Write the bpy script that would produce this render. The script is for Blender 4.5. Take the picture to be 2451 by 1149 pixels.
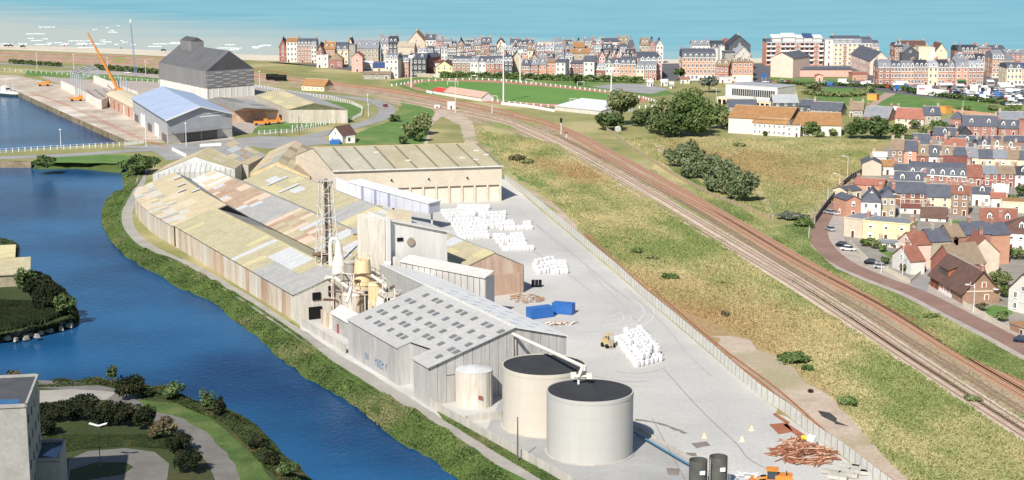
import bpy, math, random
import numpy as np
from mathutils import Vector, Matrix
from mathutils.geometry import tessellate_polygon
random.seed(7)
rnd = random.random
def ru(a, b): return a + (b - a) * rnd()
S = bpy.context.scene
for o in list(bpy.data.objects): bpy.data.objects.remove(o)
COL = S.collection
# ------------------------------------------------------------------ camera, sky, sun, exposure
FP, HC, PT, CX, CY = 3900.0, 90.0, math.radians(10.8), 1225.5, 574.5
cam_d = bpy.data.cameras.new('camera'); cam = bpy.data.objects.new('camera', cam_d); COL.objects.link(cam)
cam.location = (0, 0, HC); cam.rotation_euler = (math.pi/2 - PT, 0, 0)
cam_d.sensor_width = 36; cam_d.lens = 36*FP/2451; cam_d.clip_start = 1; cam_d.clip_end = 60000
S.camera = cam
SUN_AZ, SUN_EL = math.radians(202), math.radians(42)
w = bpy.data.worlds.new('World'); S.world = w; w.use_nodes = True
nt = w.node_tree; bg = nt.nodes['Background']
sk = nt.nodes.new('ShaderNodeTexSky'); sk.sky_type = 'NISHITA'; sk.sun_disc = False
sk.sun_elevation = SUN_EL; sk.sun_rotation = SUN_AZ; sk.air_density = 1.0; sk.dust_density = 0.6; sk.ozone_density = 1.6
nt.links.new(sk.outputs[0], bg.inputs[0]); bg.inputs[1].default_value = 0.08
sd = bpy.data.lights.new('sun', 'SUN'); sun = bpy.data.objects.new('sun', sd); COL.objects.link(sun)
sd.energy = 4.9; sd.angle = math.radians(0.5); sd.color = (1.0, 0.94, 0.85)
sv = Vector((math.sin(SUN_AZ)*math.cos(SUN_EL), math.cos(SUN_AZ)*math.cos(SUN_EL), math.sin(SUN_EL)))
sun.rotation_euler = sv.to_track_quat('Z', 'Y').to_euler()
sun.location = (0, 0, 300)
S.view_settings.view_transform = 'Standard'; S.view_settings.look = 'None'
S.view_settings.exposure = 0.32; S.view_settings.gamma = 1; S.view_settings.use_curve_mapping = False
S.render.resolution_x, S.render.resolution_y = 1024, 480

# ------------------------------------------------------------------ places: photo pixel + height -> point in the world
_c, _s = math.cos(PT), math.sin(PT)
def P(px, py, z=0.0):
    a = (px-CX)/FP; b = (CY-py)/FP
    d = (a, _c+b*_s, -_s+b*_c); t = (z-HC)/d[2]
    return Vector((d[0]*t, d[1]*t, z))
def zat(px, py, Y):                     # height seen at pixel row py above ground distance Y
    b = (CY-py)/FP
    return HC + (-_s+b*_c)*Y/(_c+b*_s)
def ppm(py): return (py+170)/90.0
UO = Vector((-50.52, 370.46, 0)); UU = Vector((-0.45385, 0.89108, 0)); UV_ = Vector((0.89108, 0.45385, 0))
def F(u, v, z=0.0):                     # the factory's own axes (along the river wall, away from it)
    p = UO + UU*u + UV_*v; p.z = z; return p

# ------------------------------------------------------------------ materials
DESAT = .08
def hexc(c):
    if isinstance(c, str):
        c = [int(c[i:i+2], 16)/255 for i in (0, 2, 4)]
        c = [x/12.92 if x <= .04045 else ((x+.055)/1.055)**2.4 for x in c]
    c = tuple(c)[:3]; g_ = .2126*c[0]+.7152*c[1]+.0722*c[2]
    return tuple(x+(g_-x)*DESAT for x in c)
_M = {}
def M(name, col, col2=None, scale=.25, rough=.85, amt=.5, bump=0, bscale=6, spec=.3, fine=True, col3=None, streak=False, metal=0, aniso=None, hard=.16, lines=None):
    if name in _M: return _M[name]
    m = bpy.data.materials.new(name); m.use_nodes = True; n = m.node_tree; N = n.nodes; L = n.links
    b = N['Principled BSDF']; b.inputs['Roughness'].default_value = rough; b.inputs['Specular IOR Level'].default_value = spec
    b.inputs['Metallic'].default_value = metal
    c1 = hexc(col); c2 = hexc(col2) if col2 else tuple(x*(1-.35*amt) for x in c1)
    g = N.new('ShaderNodeNewGeometry')
    src = g.outputs['Position']
    if streak:
        mp = N.new('ShaderNodeMapping'); mp.inputs['Scale'].default_value = (1, 1, .12); L.new(src, mp.inputs[0]); src = mp.outputs[0]
    if aniso is not None:
        mp = N.new('ShaderNodeMapping'); mp.inputs['Rotation'].default_value = (0, 0, aniso); L.new(src, mp.inputs[0]); mp2 = N.new('ShaderNodeMapping'); mp2.inputs['Scale'].default_value = (.42, 1, 1); L.new(mp.outputs[0], mp2.inputs[0]); src = mp2.outputs[0]
    t = N.new('ShaderNodeTexNoise'); t.inputs['Scale'].default_value = scale; t.inputs['Detail'].default_value = 6; t.inputs['Roughness'].default_value = .62
    L.new(src, t.inputs['Vector'])
    r = N.new('ShaderNodeValToRGB'); r.color_ramp.elements[0].position = .5-hard; r.color_ramp.elements[1].position = .5+hard
    r.color_ramp.elements[0].color = (*c1, 1); r.color_ramp.elements[1].color = (*c2, 1)
    L.new(t.outputs[0], r.inputs[0]); out = r.outputs[0]
    if col3:
        t3 = N.new('ShaderNodeTexNoise'); t3.inputs['Scale'].default_value = scale*.37; t3.inputs['Detail'].default_value = 5; L.new(src, t3.inputs['Vector'])
        r3 = N.new('ShaderNodeValToRGB'); r3.color_ramp.elements[0].position = .52; r3.color_ramp.elements[1].position = .66
        L.new(t3.outputs[0], r3.inputs[0])
        mx = N.new('ShaderNodeMixRGB'); mx.inputs[2].default_value = (*hexc(col3), 1); L.new(r3.outputs[0], mx.inputs[0]); L.new(out, mx.inputs[1]); out = mx.outputs[0]
    if fine:
        t2 = N.new('ShaderNodeTexNoise'); t2.inputs['Scale'].default_value = max(1.2, scale*7); t2.inputs['Detail'].default_value = 3; L.new(src, t2.inputs['Vector'])
        mr = N.new('ShaderNodeMapRange'); mr.inputs[1].default_value = .25; mr.inputs[2].default_value = .75
        mr.inputs[3].default_value = 1-.28*amt; mr.inputs[4].default_value = 1+.22*amt; L.new(t2.outputs[0], mr.inputs[0])
        vm = N.new('ShaderNodeVectorMath'); vm.operation = 'SCALE'; L.new(out, vm.inputs[0]); L.new(mr.outputs[0], vm.inputs['Scale']); out = vm.outputs[0]
    if lines:                                           # joints between corrugated sheets: direction, spacing, depth
        dt = N.new('ShaderNodeVectorMath'); dt.operation = 'DOT_PRODUCT'; L.new(g.outputs['Position'], dt.inputs[0]); dt.inputs[1].default_value = lines[0]
        fr = N.new('ShaderNodeMath'); fr.operation = 'MULTIPLY'; L.new(dt.outputs['Value'], fr.inputs[0]); fr.inputs[1].default_value = 1/lines[1]
        f2 = N.new('ShaderNodeMath'); f2.operation = 'PINGPONG'; f2.inputs[1].default_value = .5; L.new(fr.outputs[0], f2.inputs[0])
        m2 = N.new('ShaderNodeMapRange'); m2.inputs[1].default_value = 0; m2.inputs[2].default_value = .22; m2.inputs[3].default_value = 1-lines[2]; m2.inputs[4].default_value = 1; L.new(f2.outputs[0], m2.inputs[0])
        v2 = N.new('ShaderNodeVectorMath'); v2.operation = 'SCALE'; L.new(out, v2.inputs[0]); L.new(m2.outputs[0], v2.inputs['Scale']); out = v2.outputs[0]
    L.new(out, b.inputs['Base Color'])
    if bump:
        tb = N.new('ShaderNodeTexNoise'); tb.inputs['Scale'].default_value = bscale; tb.inputs['Detail'].default_value = 4; L.new(g.outputs['Position'], tb.inputs['Vector'])
        bp = N.new('ShaderNodeBump'); bp.inputs['Strength'].default_value = bump; bp.inputs['Distance'].default_value = .3
        L.new(tb.outputs[0], bp.inputs['Height']); L.new(bp.outputs[0], b.inputs['Normal'])
    _M[name] = m; return m

# ------------------------------------------------------------------ mesh builder
class MB:
    def __init__(s): s.v = []; s.f = []; s.m = []
    def poly(s, pts, m=0):
        k = len(s.v); s.v += [tuple(p) for p in pts]; s.f.append(tuple(range(k, k+len(pts)))); s.m.append(m); return s
    def box(s, x0, x1, y0, y1, z0, z1, m=0, mt=None):
        k = len(s.v); s.v += [(x0,y0,z0),(x1,y0,z0),(x1,y1,z0),(x0,y1,z0),(x0,y0,z1),(x1,y0,z1),(x1,y1,z1),(x0,y1,z1)]
        for i, q in enumerate([(0,3,2,1),(4,5,6,7),(0,1,5,4),(1,2,6,5),(2,3,7,6),(3,0,4,7)]):
            s.f.append(tuple(k+j for j in q)); s.m.append(mt if (i == 1 and mt is not None) else m)
        return s
    def hexa(s, b, t, m=0, mt=None):     # bottom ring, top ring (any n)
        n = len(b); k = len(s.v); s.v += [tuple(p) for p in b] + [tuple(p) for p in t]
        s.f.append(tuple(k+i for i in reversed(range(n)))); s.m.append(m)
        s.f.append(tuple(k+n+i for i in range(n))); s.m.append(m if mt is None else mt)
        for i in range(n):
            j = (i+1) % n; s.f.append((k+i, k+j, k+n+j, k+n+i)); s.m.append(m)
        return s
    def slab(s, pts, th, m=0, me=None):         # thick sheet under the given face
        pts = [Vector(p) for p in pts]; n = (pts[1]-pts[0]).cross(pts[2]-pts[0]).normalized()
        if n.z < 0: pts = pts[::-1]; n = -n
        return s.hexa([p-n*th for p in pts], pts, m if me is None else me, m)
    def cyl(s, x, y, z0, z1, r, r1=None, n=16, m=0, mt=None):
        r1 = r if r1 is None else r1
        return s.hexa([(x+r*math.cos(2*math.pi*i/n), y+r*math.sin(2*math.pi*i/n), z0) for i in range(n)],
                      [(x+r1*math.cos(2*math.pi*i/n), y+r1*math.sin(2*math.pi*i/n), z1) for i in range(n)], m, mt)
    def tube(s, a, b, r, n=6, m=0, r1=None):
        a = Vector(a); b = Vector(b); d = (b-a)
        if d.length < 1e-6: return s
        d.normalize(); x = d.orthogonal().normalized(); y = d.cross(x); r1 = r if r1 is None else r1
        return s.hexa([a+(x*math.cos(2*math.pi*i/n)+y*math.sin(2*math.pi*i/n))*r for i in range(n)],
                      [b+(x*math.cos(2*math.pi*i/n)+y*math.sin(2*math.pi*i/n))*r1 for i in range(n)], m)
    def mesh(s, name, mats, smooth=False):
        me = bpy.data.meshes.new(name); me.from_pydata(s.v, [], s.f)
        for m in (mats if isinstance(mats, (list, tuple)) else [mats]): me.materials.append(m)
        me.polygons.foreach_set('material_index', s.m)
        if smooth: me.polygons.foreach_set('use_smooth', [True]*len(s.f))
        me.update(); return me
    def build(s, name, mats, parent=None, smooth=False, loc=None, **kw):
        return link(name, s.mesh(name, mats, smooth), parent, loc, **kw)
def link(name, me, parent=None, loc=None, rz=0, **kw):
    o = bpy.data.objects.new(name, me); COL.objects.link(o)
    if parent: o.parent = parent
    if loc is not None: o.location = loc
    if rz: o.rotation_euler.z = rz
    for k, v in kw.items(): o[k] = v
    return o
def thing(name, label, cat, loc=(0,0,0), rz=0, group=None):
    o = bpy.data.objects.new(name, None); COL.objects.link(o); o.location = loc; o.rotation_euler.z = rz
    o.empty_display_size = .5; tag(o, label, cat, group); return o
def tag(o, label, cat, group=None):
    o['label'] = label; o['category'] = cat
    if group: o['group'] = group
    return o
_KIDS = {}
def copy_tree(o, loc, rz=0, label=None, group=None, swap=None):
    if o.name not in _KIDS: _KIDS[o.name] = [(c, list(c.children)) for c in o.children]
    r = o.copy(); COL.objects.link(r); r.location = loc; r.rotation_euler.z = rz
    if label: r['label'] = label
    if group: r['group'] = group
    for c, gs in _KIDS[o.name]:
        d = c.copy(); COL.objects.link(d); d.parent = r
        for g in gs: e = g.copy(); COL.objects.link(e); e.parent = d
    return r
def tri_fill(pts):
    return [tuple(t) for t in tessellate_polygon([[Vector((p[0], p[1], 0)) for p in pts]])]
def sheet(name, pts, mat, z=0.0, jit=0, step=6, kind='structure', px=True, **kw):
    w_ = [P(*p[:2]) if px and not isinstance(p, Vector) else Vector(p) for p in pts]
    if jit:
        o_ = []
        for i, a in enumerate(w_):
            b = w_[(i+1) % len(w_)]; n = max(1, int((b-a).length/step))
            for k in range(n): o_.append(a.lerp(b, k/n)+Vector((ru(-jit, jit), ru(-jit, jit)*1.6, 0)))
        w_ = o_
    v = [(p.x, p.y, z) for p in w_]; me = bpy.data.meshes.new(name)
    fs = []
    for t in tri_fill(v):
        a, b, c = (Vector(v[i]) for i in t)
        fs.append(t if (b-a).cross(c-a).z > 0 else t[::-1])
    me.from_pydata(v, [], fs); me.materials.append(mat); me.update()
    o = link(name, me)
    if kind: o['kind'] = kind
    for k, x in kw.items(): o[k] = x
    return o
def offs(pts, wd):                      # ribbon from a centre line (world points)
    L_, R_ = [], []
    for i, p in enumerate(pts):
        a = pts[max(0, i-1)]; b = pts[min(len(pts)-1, i+1)]; d = (b-a); d.z = 0; d.normalize(); n = Vector((-d.y, d.x, 0))
        L_.append(p+n*wd/2); R_.append(p-n*wd/2)
    return L_, R_
def smooth_line(pts, n=4):
    o_ = []
    for i in range(len(pts)-1):
        p0 = pts[max(0, i-1)]; p1 = pts[i]; p2 = pts[i+1]; p3 = pts[min(len(pts)-1, i+2)]
        for k in range(n):
            t = k/n; o_.append(.5*((2*p1)+(p2-p0)*t+(2*p0-5*p1+4*p2-p3)*t*t+(3*p1-3*p2+p3-p0)*t**3))
    o_.append(pts[-1]); return o_
def ribbon(name, pts, wd, mat, z, px=True, n=4, kind='structure', jit=0):
    c_ = [P(*p) for p in pts] if px else pts
    c_ = smooth_line(c_, n); L_, R_ = offs(c_, wd)
    if jit:
        for q in (L_, R_):
            for p in q: p += Vector((ru(-jit, jit), ru(-jit, jit), 0))
    mb = MB()
    for i in range(len(c_)-1):
        mb.poly([(L_[i].x, L_[i].y, z), (R_[i].x, R_[i].y, z), (R_[i+1].x, R_[i+1].y, z), (L_[i+1].x, L_[i+1].y, z)])
    o = mb.build(name, mat)
    if kind: o['kind'] = kind
    return o
# ------------------------------------------------------------------ ground, water, roads
_d = P(2286,850)-P(1343,312); AN = -math.atan2(_d.y, _d.x)
m_grass = M('grass_dry', '9c955f', '7c8248', .05, amt=.9, col3='b3a676', bump=.5, bscale=2.0)
m_field = M('grass_field', 'b5a876', '7c8848', .045, amt=1, col3='a98a60', aniso=AN, hard=.1, bump=.5, bscale=2.5)
m_lawn = M('lawn', '698a40', '517433', .12, amt=1, col3='7d8a4c', bump=.3, bscale=3)
m_pitch = M('pitch_grass', '66903e', '5c8638', .03, amt=.35)
m_bank = M('bank_grass', '4c6428', '4c5828', .12, amt=.9, bump=.6, bscale=2.5, col3='3a4a1c')
m_mud = M('mud', '4a4238', '2f2a24', .3, amt=.8)
m_yard = M('concrete_yard', 'bfbdb8', 'afaeaa', .03, amt=.35, rough=.9, col3='d2d1ce')
m_apron = M('concrete_apron', 'a9a9a8', '989896', .08, amt=.3, rough=.9)
m_path = M('path_gravel', 'aaa59c', '96928a', .15, amt=.4)
m_asph = M('asphalt', 'a09f9e', '8e8d8c', .08, amt=.3)
m_asphd = M('asphalt_dark', '66676b', '5a5b5e', .08, amt=.3)
m_redroad = M('red_road', '96796d', '86695e', .12, amt=.4)
m_pave = M('pavement', 'b5aaa0', 'a2988f', .2, amt=.4)
m_quay = M('quay_stone', 'c6b9a9', 'a59684', .09, amt=.9, col3='d6cfc3')
m_qwall = M('quay_wall', '9a8c74', '6b6047', .25, amt=.7, streak=False)
m_ballast = M('ballast', 'b8a08a', '9c866e', .15, amt=.9, col3='8f9458', aniso=AN)
m_ballast_r = M('ballast_rusty', 'b88c70', 'a88a72', .15, amt=.6)
m_sand = M('beach_sand', 'd8cdb9', 'cabfa8', .02, amt=.3)
m_dirt = M('bare_dirt', 'c6b4a0', 'ae9b88', .12, amt=.6, col3='a59a78')
m_track = M('running_track', 'b88a74', 'a87159', .1, amt=.3)
m_white = M('white_paint', 'e8e8e6', None, .5, amt=.15, rough=.6)
m_conc = M('concrete', 'c4c0b6', 'a8a49a', .3, amt=.4, streak=True)
m_dark = M('dark_opening', '15161a', '101014', .5, amt=.1, rough=.9)
m_glass = M('window_glass', '3a4650', '2a333c', .6, amt=.3, rough=.15, spec=.6, fine=False)

def water(name, c1, c2, scale, rough, bstr, bdist, spec=.5, stretch=(1,1,1), grad=None, ior=1.33):
    m = bpy.data.materials.new(name); m.use_nodes = True; n = m.node_tree; N = n.nodes; L = n.links; b = N['Principled BSDF']
    b.inputs['Roughness'].default_value = rough; b.inputs['Specular IOR Level'].default_value = spec; b.inputs['IOR'].default_value = ior
    g = N.new('ShaderNodeNewGeometry'); mp = N.new('ShaderNodeMapping'); mp.inputs['Scale'].default_value = stretch; L.new(g.outputs['Position'], mp.inputs[0])
    t = N.new('ShaderNodeTexNoise'); t.inputs['Scale'].default_value = .012; t.inputs['Detail'].default_value = 5; L.new(mp.outputs[0], t.inputs['Vector'])
    r = N.new('ShaderNodeValToRGB'); r.color_ramp.elements[0].position = .38; r.color_ramp.elements[1].position = .62
    r.color_ramp.elements[0].color = (*hexc(c1), 1); r.color_ramp.elements[1].color = (*hexc(c2), 1); L.new(t.outputs[0], r.inputs[0]); out = r.outputs[0]
    if grad:                                            # shallow sandy water near the beach, deeper water further out
        sx = N.new('ShaderNodeSeparateXYZ'); L.new(g.outputs['Position'], sx.inputs[0])
        mr = N.new('ShaderNodeMapRange'); mr.inputs[1].default_value = grad[0]; mr.inputs[2].default_value = grad[1]
        ad = N.new('ShaderNodeMath'); ad.operation = 'MULTIPLY_ADD'; ad.inputs[1].default_value = grad[2]; L.new(t.outputs[0], ad.inputs[0])
        xs = N.new('ShaderNodeMath'); xs.operation = 'MULTIPLY_ADD'; xs.inputs[1].default_value = 1.0; L.new(sx.outputs[0], xs.inputs[0]); L.new(sx.outputs[1], xs.inputs[2])
        L.new(xs.outputs[0], ad.inputs[2]); L.new(ad.outputs[0], mr.inputs[0])
        mx = N.new('ShaderNodeMixRGB'); mx.inputs[1].default_value = (*hexc(grad[3]), 1); L.new(mr.outputs[0], mx.inputs[0]); L.new(out, mx.inputs[2]); out = mx.outputs[0]
    L.new(out, b.inputs['Base Color'])
    tb = N.new('ShaderNodeTexNoise'); tb.inputs['Scale'].default_value = scale; tb.inputs['Detail'].default_value = 3; L.new(mp.outputs[0], tb.inputs['Vector'])
    bp = N.new('ShaderNodeBump'); bp.inputs['Strength'].default_value = bstr; bp.inputs['Distance'].default_value = bdist
    L.new(tb.outputs[0], bp.inputs['Height']); L.new(bp.outputs[0], b.inputs['Normal']); return m
m_river = water('river_water', '1c5a88', '0d345c', .9, .08, .4, .25, .2, ior=1.17)
m_sea = water('sea_water', '72b0bc', '64a7b6', .35, .35, .5, .6, .3, (.6, 1.4, 1), (1230, 1620, 260, 'b2bab0'))

WZ = -2.6
WL = [(290,415),(296,450),(262,470),(246,500),(243,530),(255,560),(277,591),(307,616),(345,640),(379,657),(436,693),(502,719),(553,760),(615,806),(656,847),(700,880),(745,912),(791,937),(837,965),(882,1000),(928,1040),(973,1067),(1019,1088),(1080,1137),(1130,1175),(1250,1290)]
BT = [(345,408),(330,440),(300,470),(284,500),(282,530),(297,560),(318,583),(345,598),(380,610),(415,622),(450,640),(520,680),(580,714),(640,752),(690,787),(730,815),(775,852),(821,886),(865,915),(915,945),(965,973),(1015,1001),(1070,1035),(1125,1073),(1180,1112),(1330,1215)]
WT = [(290,415),(200,405),(140,404),(80,406),(75,408),(0,408),(-300,425)]
TT = [(300,390),(200,385),(130,385),(82,388),(74,386),(0,386),(-300,398)]
def skirt(name, top, bot, mat, zt=0.0, zb=WZ-.6, sub=3, jit=.5):
    mb = MB(); T = smooth_line([P(*p) for p in top], 4); B = smooth_line([P(p[0], p[1], WZ) for p in bot], 4); rows = []
    for k in range(sub+1):
        t = k/sub; rows.append([a.lerp(b, t)+Vector((0,0,0)) for a, b in zip(T, B)])
    for k, r in enumerate(rows):
        for p in r:
            p.z = zt+(WZ-zt)*(k/sub)**1.3
            if 0 < k: p += Vector((ru(-jit, jit), ru(-jit, jit), ru(-.2, .25) if k < sub else 0))
    last = [p+Vector((0,0,zb-WZ)) for p in rows[-1]]; rows.append(last)
    for k in range(len(rows)-1):
        for i in range(len(T)-1):
            mb.poly([rows[k][i], rows[k+1][i], rows[k+1][i+1], rows[k][i+1]], 1 if k == len(rows)-2 else 0)
    o = mb.build(name, [mat, m_mud]); o['kind'] = 'structure'; return rows
W_ = Vector
dockq = [(-300,192),(-60,202),(24,212),(46,221),(169,277),(305,337)]          # quay edge, going along the dock to its corner
dockn = [(305,341),(0,362),(-300,377)]
coast = [(3400,150),(2451,150),(2100,150),(1800,150),(1500,153),(1000,152),(620,145),(300,130),(0,118),(-300,108),(-700,96)]
shore = [(3400,138),(2451,140),(2100,139),(1800,139),(1500,143),(1000,140),(620,131),(300,117),(0,106),(-300,97),(-700,84)]
landA = [p for p in smooth_line([P(*q) for q in BT[::-1]], 4)] + [p for p in smooth_line([P(*q) for q in TT], 4)] + [P(*q) for q in dockn[::-1]] + [P(*q) for q in dockq[::-1]]
landA += [W_((-900, 900, 0))] + [P(*q) for q in coast[::-1]] + [W_((1400, 300, 0)), W_((900, -200, 0)), W_((60, -200, 0))]
sheet('ground', landA, m_grass, 0.0, px=False)
ribbon('bank_verge', [(a[0]+3, a[1]-3) for a in BT], 3.4, M('verge', '587234', '4a6428', .2, amt=.7), .022, jit=.4); skirt('river_bank', BT, WL, m_bank); skirt('pond_bank', TT[:4], WT[:4], m_bank)
mb = MB()
for A, B in ((TT[4], TT[5]), (TT[5], TT[6])):
    a, b = P(*A), P(*B); mb.poly([a, b, b+W_((0,0,-4)), a+W_((0,0,-4))])
for L_ in (dockq, dockn):
    q = [P(*p) for p in L_]
    for a, b in zip(q, q[1:]): mb.poly([a, b, b+W_((0,0,-4)), a+W_((0,0,-4))])
mb.build('quay_wall', m_qwall)['kind'] = 'structure'
mb = MB(); cs = [P(*p) for p in coast]; ss = [P(p[0], p[1], WZ-.2) for p in shore]
for i in range(len(cs)-1): mb.poly([cs[i], ss[i], ss[i+1], cs[i+1]])
mb.build('beach', m_sand)['kind'] = 'structure'
# left bank below: lower-left land and the little peninsula
WB = [(-400,850),(0,898),(92,914),(246,911),(328,919),(359,926),(436,947),(477,965),(538,980),(595,1006),(646,1052),(677,1088),(745,1149),(830,1260)]
TB = [(-400,880),(0,918),(92,926),(246,921),(318,930),(345,940),(420,962),(460,982),(520,1002),(565,1035),(600,1078),(635,1115),(695,1170),(780,1290)]
sheet('left_bank_ground', smooth_line([P(*p) for p in TB], 4)+[W_((-20,150,0)), W_((-400,100,0))], M('shade_grass', '414d24', '323e1e', .08, amt=.8, col3='4e4e2a', bump=.5, bscale=2.5), 0.0, px=False)  # shade over the lower left is put into this grass colour
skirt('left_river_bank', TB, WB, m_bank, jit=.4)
WC = [(-300,560),(15,572),(40,630),(90,655),(150,690),(181,735),(188,772),(165,784),(100,799),(0,817),(-300,850)]
TC = [(-300,575),(0,580),(25,640),(75,668),(128,700),(158,735),(166,758),(150,768),(95,782),(0,800),(-300,830)]
sheet('peninsula_ground', smooth_line([P(*p) for p in TC], 4), M('shade_grass', ''), 0.0, px=False)
skirt('peninsula_bank', TC, WC, M('stony_bank', '5a5a44', '8a877c', .5, amt=.9, bump=.6), jit=.3)
sheet('river_bed', [W_((-900,100,0)), W_((500,100,0)), W_((500,700,0)), W_((500,1010,0)), W_((-900,1010,0))], m_mud, -4.0, px=False)
sheet('river', [W_((-1200,-150,0)), W_((420,-150,0)), W_((420,1010,0)), W_((-1200,1010,0))], m_river, WZ, px=False)
sheet('sea', [P(3400,152), P(2451,152), P(1800,152), P(1000,154), P(620,147), P(0,120), P(-700,99), W_((-1500,1000,0)), W_((-30000,2000,0)), W_((-30000,40000,0)), W_((30000,40000,0)), W_((30000,1000,0)), W_((1500,1000,0))], m_sea, WZ-.1, px=False)

# yard, aprons, paths
sheet('factory_yard', [(1208,428),(1300,508),(1400,592),(1540,712),(1700,848),(1812,944),(1950,1047),(2092,1150),(2200,1230),(1500,1260),(1300,1170),(1160,1085),(1000,990),(900,930),(720,790),(700,700),(800,560),(960,470)], m_yard, .02)
sheet('tank_apron', [(1185,985),(1205,940),(1330,930),(1520,1008),(1660,1103),(1780,1175),(1700,1240),(1400,1190),(1160,1040)], m_apron, .04)
sheet('field', [(1120,300),(1250,305),(1335,335),(1440,400),(1600,492),(1750,590),(1900,690),(2100,810),(2300,945),(2451,1050),(2700,1230),(2250,1230),(2105,1150),(1960,1040),(1820,935),(1700,835),(1545,702),(1405,582),(1305,500),(1215,425),(1180,370)], m_field, .012, jit=2)
sheet('dirt_strip', [(1700,800),(1760,800),(1850,850),(1920,900),(2000,960),(2080,1030),(2160,1110),(2240,1200),(2130,1190),(2040,1100),(1950,1030),(1840,940),(1760,870)], m_dirt, .04, jit=1.8)
sheet('dirt_track', [(1230,440),(1290,465),(1340,492),(1375,535),(1400,570),(1415,596),(1396,585),(1360,545),(1330,505),(1280,478),(1222,447)], m_dirt, .04, jit=.8)
sheet('vacant_lot', [(1480,335),(1560,325),(1700,322),(1900,330),(2100,330),(2140,335),(2085,390),(2040,430),(2000,475),(1955,520),(1900,520),(1850,530),(1780,490),(1600,400)], M('lot_grass', 'aba26e', '76844a', .05, amt=1, col3='a3905f', hard=.1, bump=.4, bscale=2), .02, jit=2)
sheet('field_right', [(1560,360),(1640,400),(1770,490),(1850,545),(1950,520),(1955,590),(2010,640),(2120,690),(2250,745),(2451,850),(2700,980),(2700,1130),(2451,985),(2300,880),(2100,745),(1900,610),(1700,490),(1560,405)], M('rail_grass', '999a5c', '6a7a3c', .07, amt=1, col3='bfb07c', aniso=AN, hard=.1, bump=.5, bscale=2.5), .03, jit=1.5)
for nm, pp in (('green_patch', [(1860,845),(1905,842),(1945,860),(1950,880),(1915,885),(1870,865)]), ('green_patch', [(1995,950),(2040,945),(2060,965),(2020,975)]), ('green_patch', [(1575,652),(1615,655),(1625,672),(1590,670)]), ('green_patch', [(1500,588),(1545,590),(1550,605),(1520,612)]), ('green_patch', [(1225,410),(1300,430),(1345,465),(1300,455),(1240,430)]), ('green_patch', [(2060,1000),(2110,1010),(2150,1045),(2100,1040)])):
    sheet(nm, pp, m_lawn, .06, jit=1.2, step=3)
# rail yard bed
sheet('track_bed', [(-200,118),(100,125),(400,137),(640,178),(800,196),(930,214),(1060,236),(1200,262),(1340,300),(1420,345),(1560,425),(1750,530),(1900,612),(2000,670),(2200,790),(2451,930),(2700,1080),(2700,1190),(2451,1035),(2300,940),(2100,800),(1900,692),(1700,570),(1500,450),(1340,365),(1240,318),(1100,285),(1000,262),(850,228),(640,200),(400,165),(100,150),(-200,143)], m_ballast, .04, jit=1.2)
sheet('beach_grass', [(-700,100),(0,122),(300,134),(620,150),(800,185),(640,172),(400,150),(0,132),(-700,115)], m_grass, .02)
# stadium
sheet('stadium_lawn', [(925,196),(1000,185),(1100,180),(1250,183),(1480,190),(1560,205),(1620,225),(1500,240),(1430,262),(1330,262),(1180,246),(1000,222)], m_lawn, .03)
sheet('running_track_oval', [(965,202),(990,194),(1075,189.5),(1200,193),(1330,205),(1463,219),(1560,235),(1540,246),(1470,245),(1400,258),(1320,257),(1200,250),(1080,232),(990,214)], m_track, .05)
sheet('football_pitch', [(985,204),(1010,196.5),(1075,193.5),(1200,199),(1330,210),(1450,223),(1500,232),(1480,242),(1400,249),(1325,249),(1200,243),(1090,226),(1010,213)], m_pitch, .07)
sheet('sports_court', [(1415,207),(1480,200),(1560,203),(1600,214),(1560,225),(1500,220)], m_asph, .05)
sheet('town_ground', [(640,150),(900,155),(1240,152),(1800,152),(3000,152),(3000,262),(2451,250),(2150,240),(1950,205),(1800,200),(1640,195),(1500,188),(1240,183),(1083,181),(930,187),(860,172),(770,160),(665,148)], m_asphd, .03)
sheet('hotel_lawn', [(1840,181),(1870,186),(1900,187),(2045,184),(2050,193),(1960,200),(1880,197),(1842,190)], m_lawn, .06)
sheet('park_lawn', [(1930,208),(2060,212),(2200,232),(2350,243),(2451,262),(2451,275),(2330,268),(2150,262),(2090,262),(1990,243),(1935,238)], m_lawn, .05, jit=1)
sheet('park_path', [(2117,222),(2145,224),(2110,243),(2092,258),(2068,258),(2095,240)], M('pink_path', 'b59a8a', None, .2), .08)
sheet('village_ground', [(2062,400),(2140,340),(2260,285),(2451,262),(2800,262),(2800,1000),(2451,850),(2330,790),(2180,690),(2050,640),(1985,590),(1965,545),(2010,470)], M('village_yard', '9a948a', '8a847a', .15, amt=.5), .025)
# roads
m_kerb = M('kerb', 'b8b4aa', None, .3)
ribbon('brick_pavement', [(2065,425),(2020,470),(1985,510),(1966,545),(1975,585),(2030,628),(2120,668),(2210,702),(2300,748),(2400,798),(2520,860)], 13, m_pave, .05)
ribbon('brick_road', [(2055,425),(2008,470),(1975,510),(1958,545),(1966,583),(2015,628),(2105,668),(2195,702),(2290,750),(2390,800),(2500,860)], 6, m_redroad, .08)
sheet('side_street', [(2177,678),(2205,640),(2260,560),(2330,535),(2385,545),(2385,560),(2300,570),(2260,610),(2235,650),(2215,705)], m_asph, .07)
ribbon('curved_road', [(560,200),(650,214),(752,227),(830,233),(890,242),(922,255),(926,268),(905,285),(868,297),(810,312),(740,327),(640,345),(520,352),(420,352),(300,352)], 8.5, m_asph, .08)
ribbon('lock_road', [(450,352),(380,358),(300,362),(150,372),(0,378),(-300,388)], 9, m_asph, .06)
ribbon('coast_road', [(-300,138),(0,152),(200,163),(400,176),(560,198)], 8, m_asph, .06)
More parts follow.
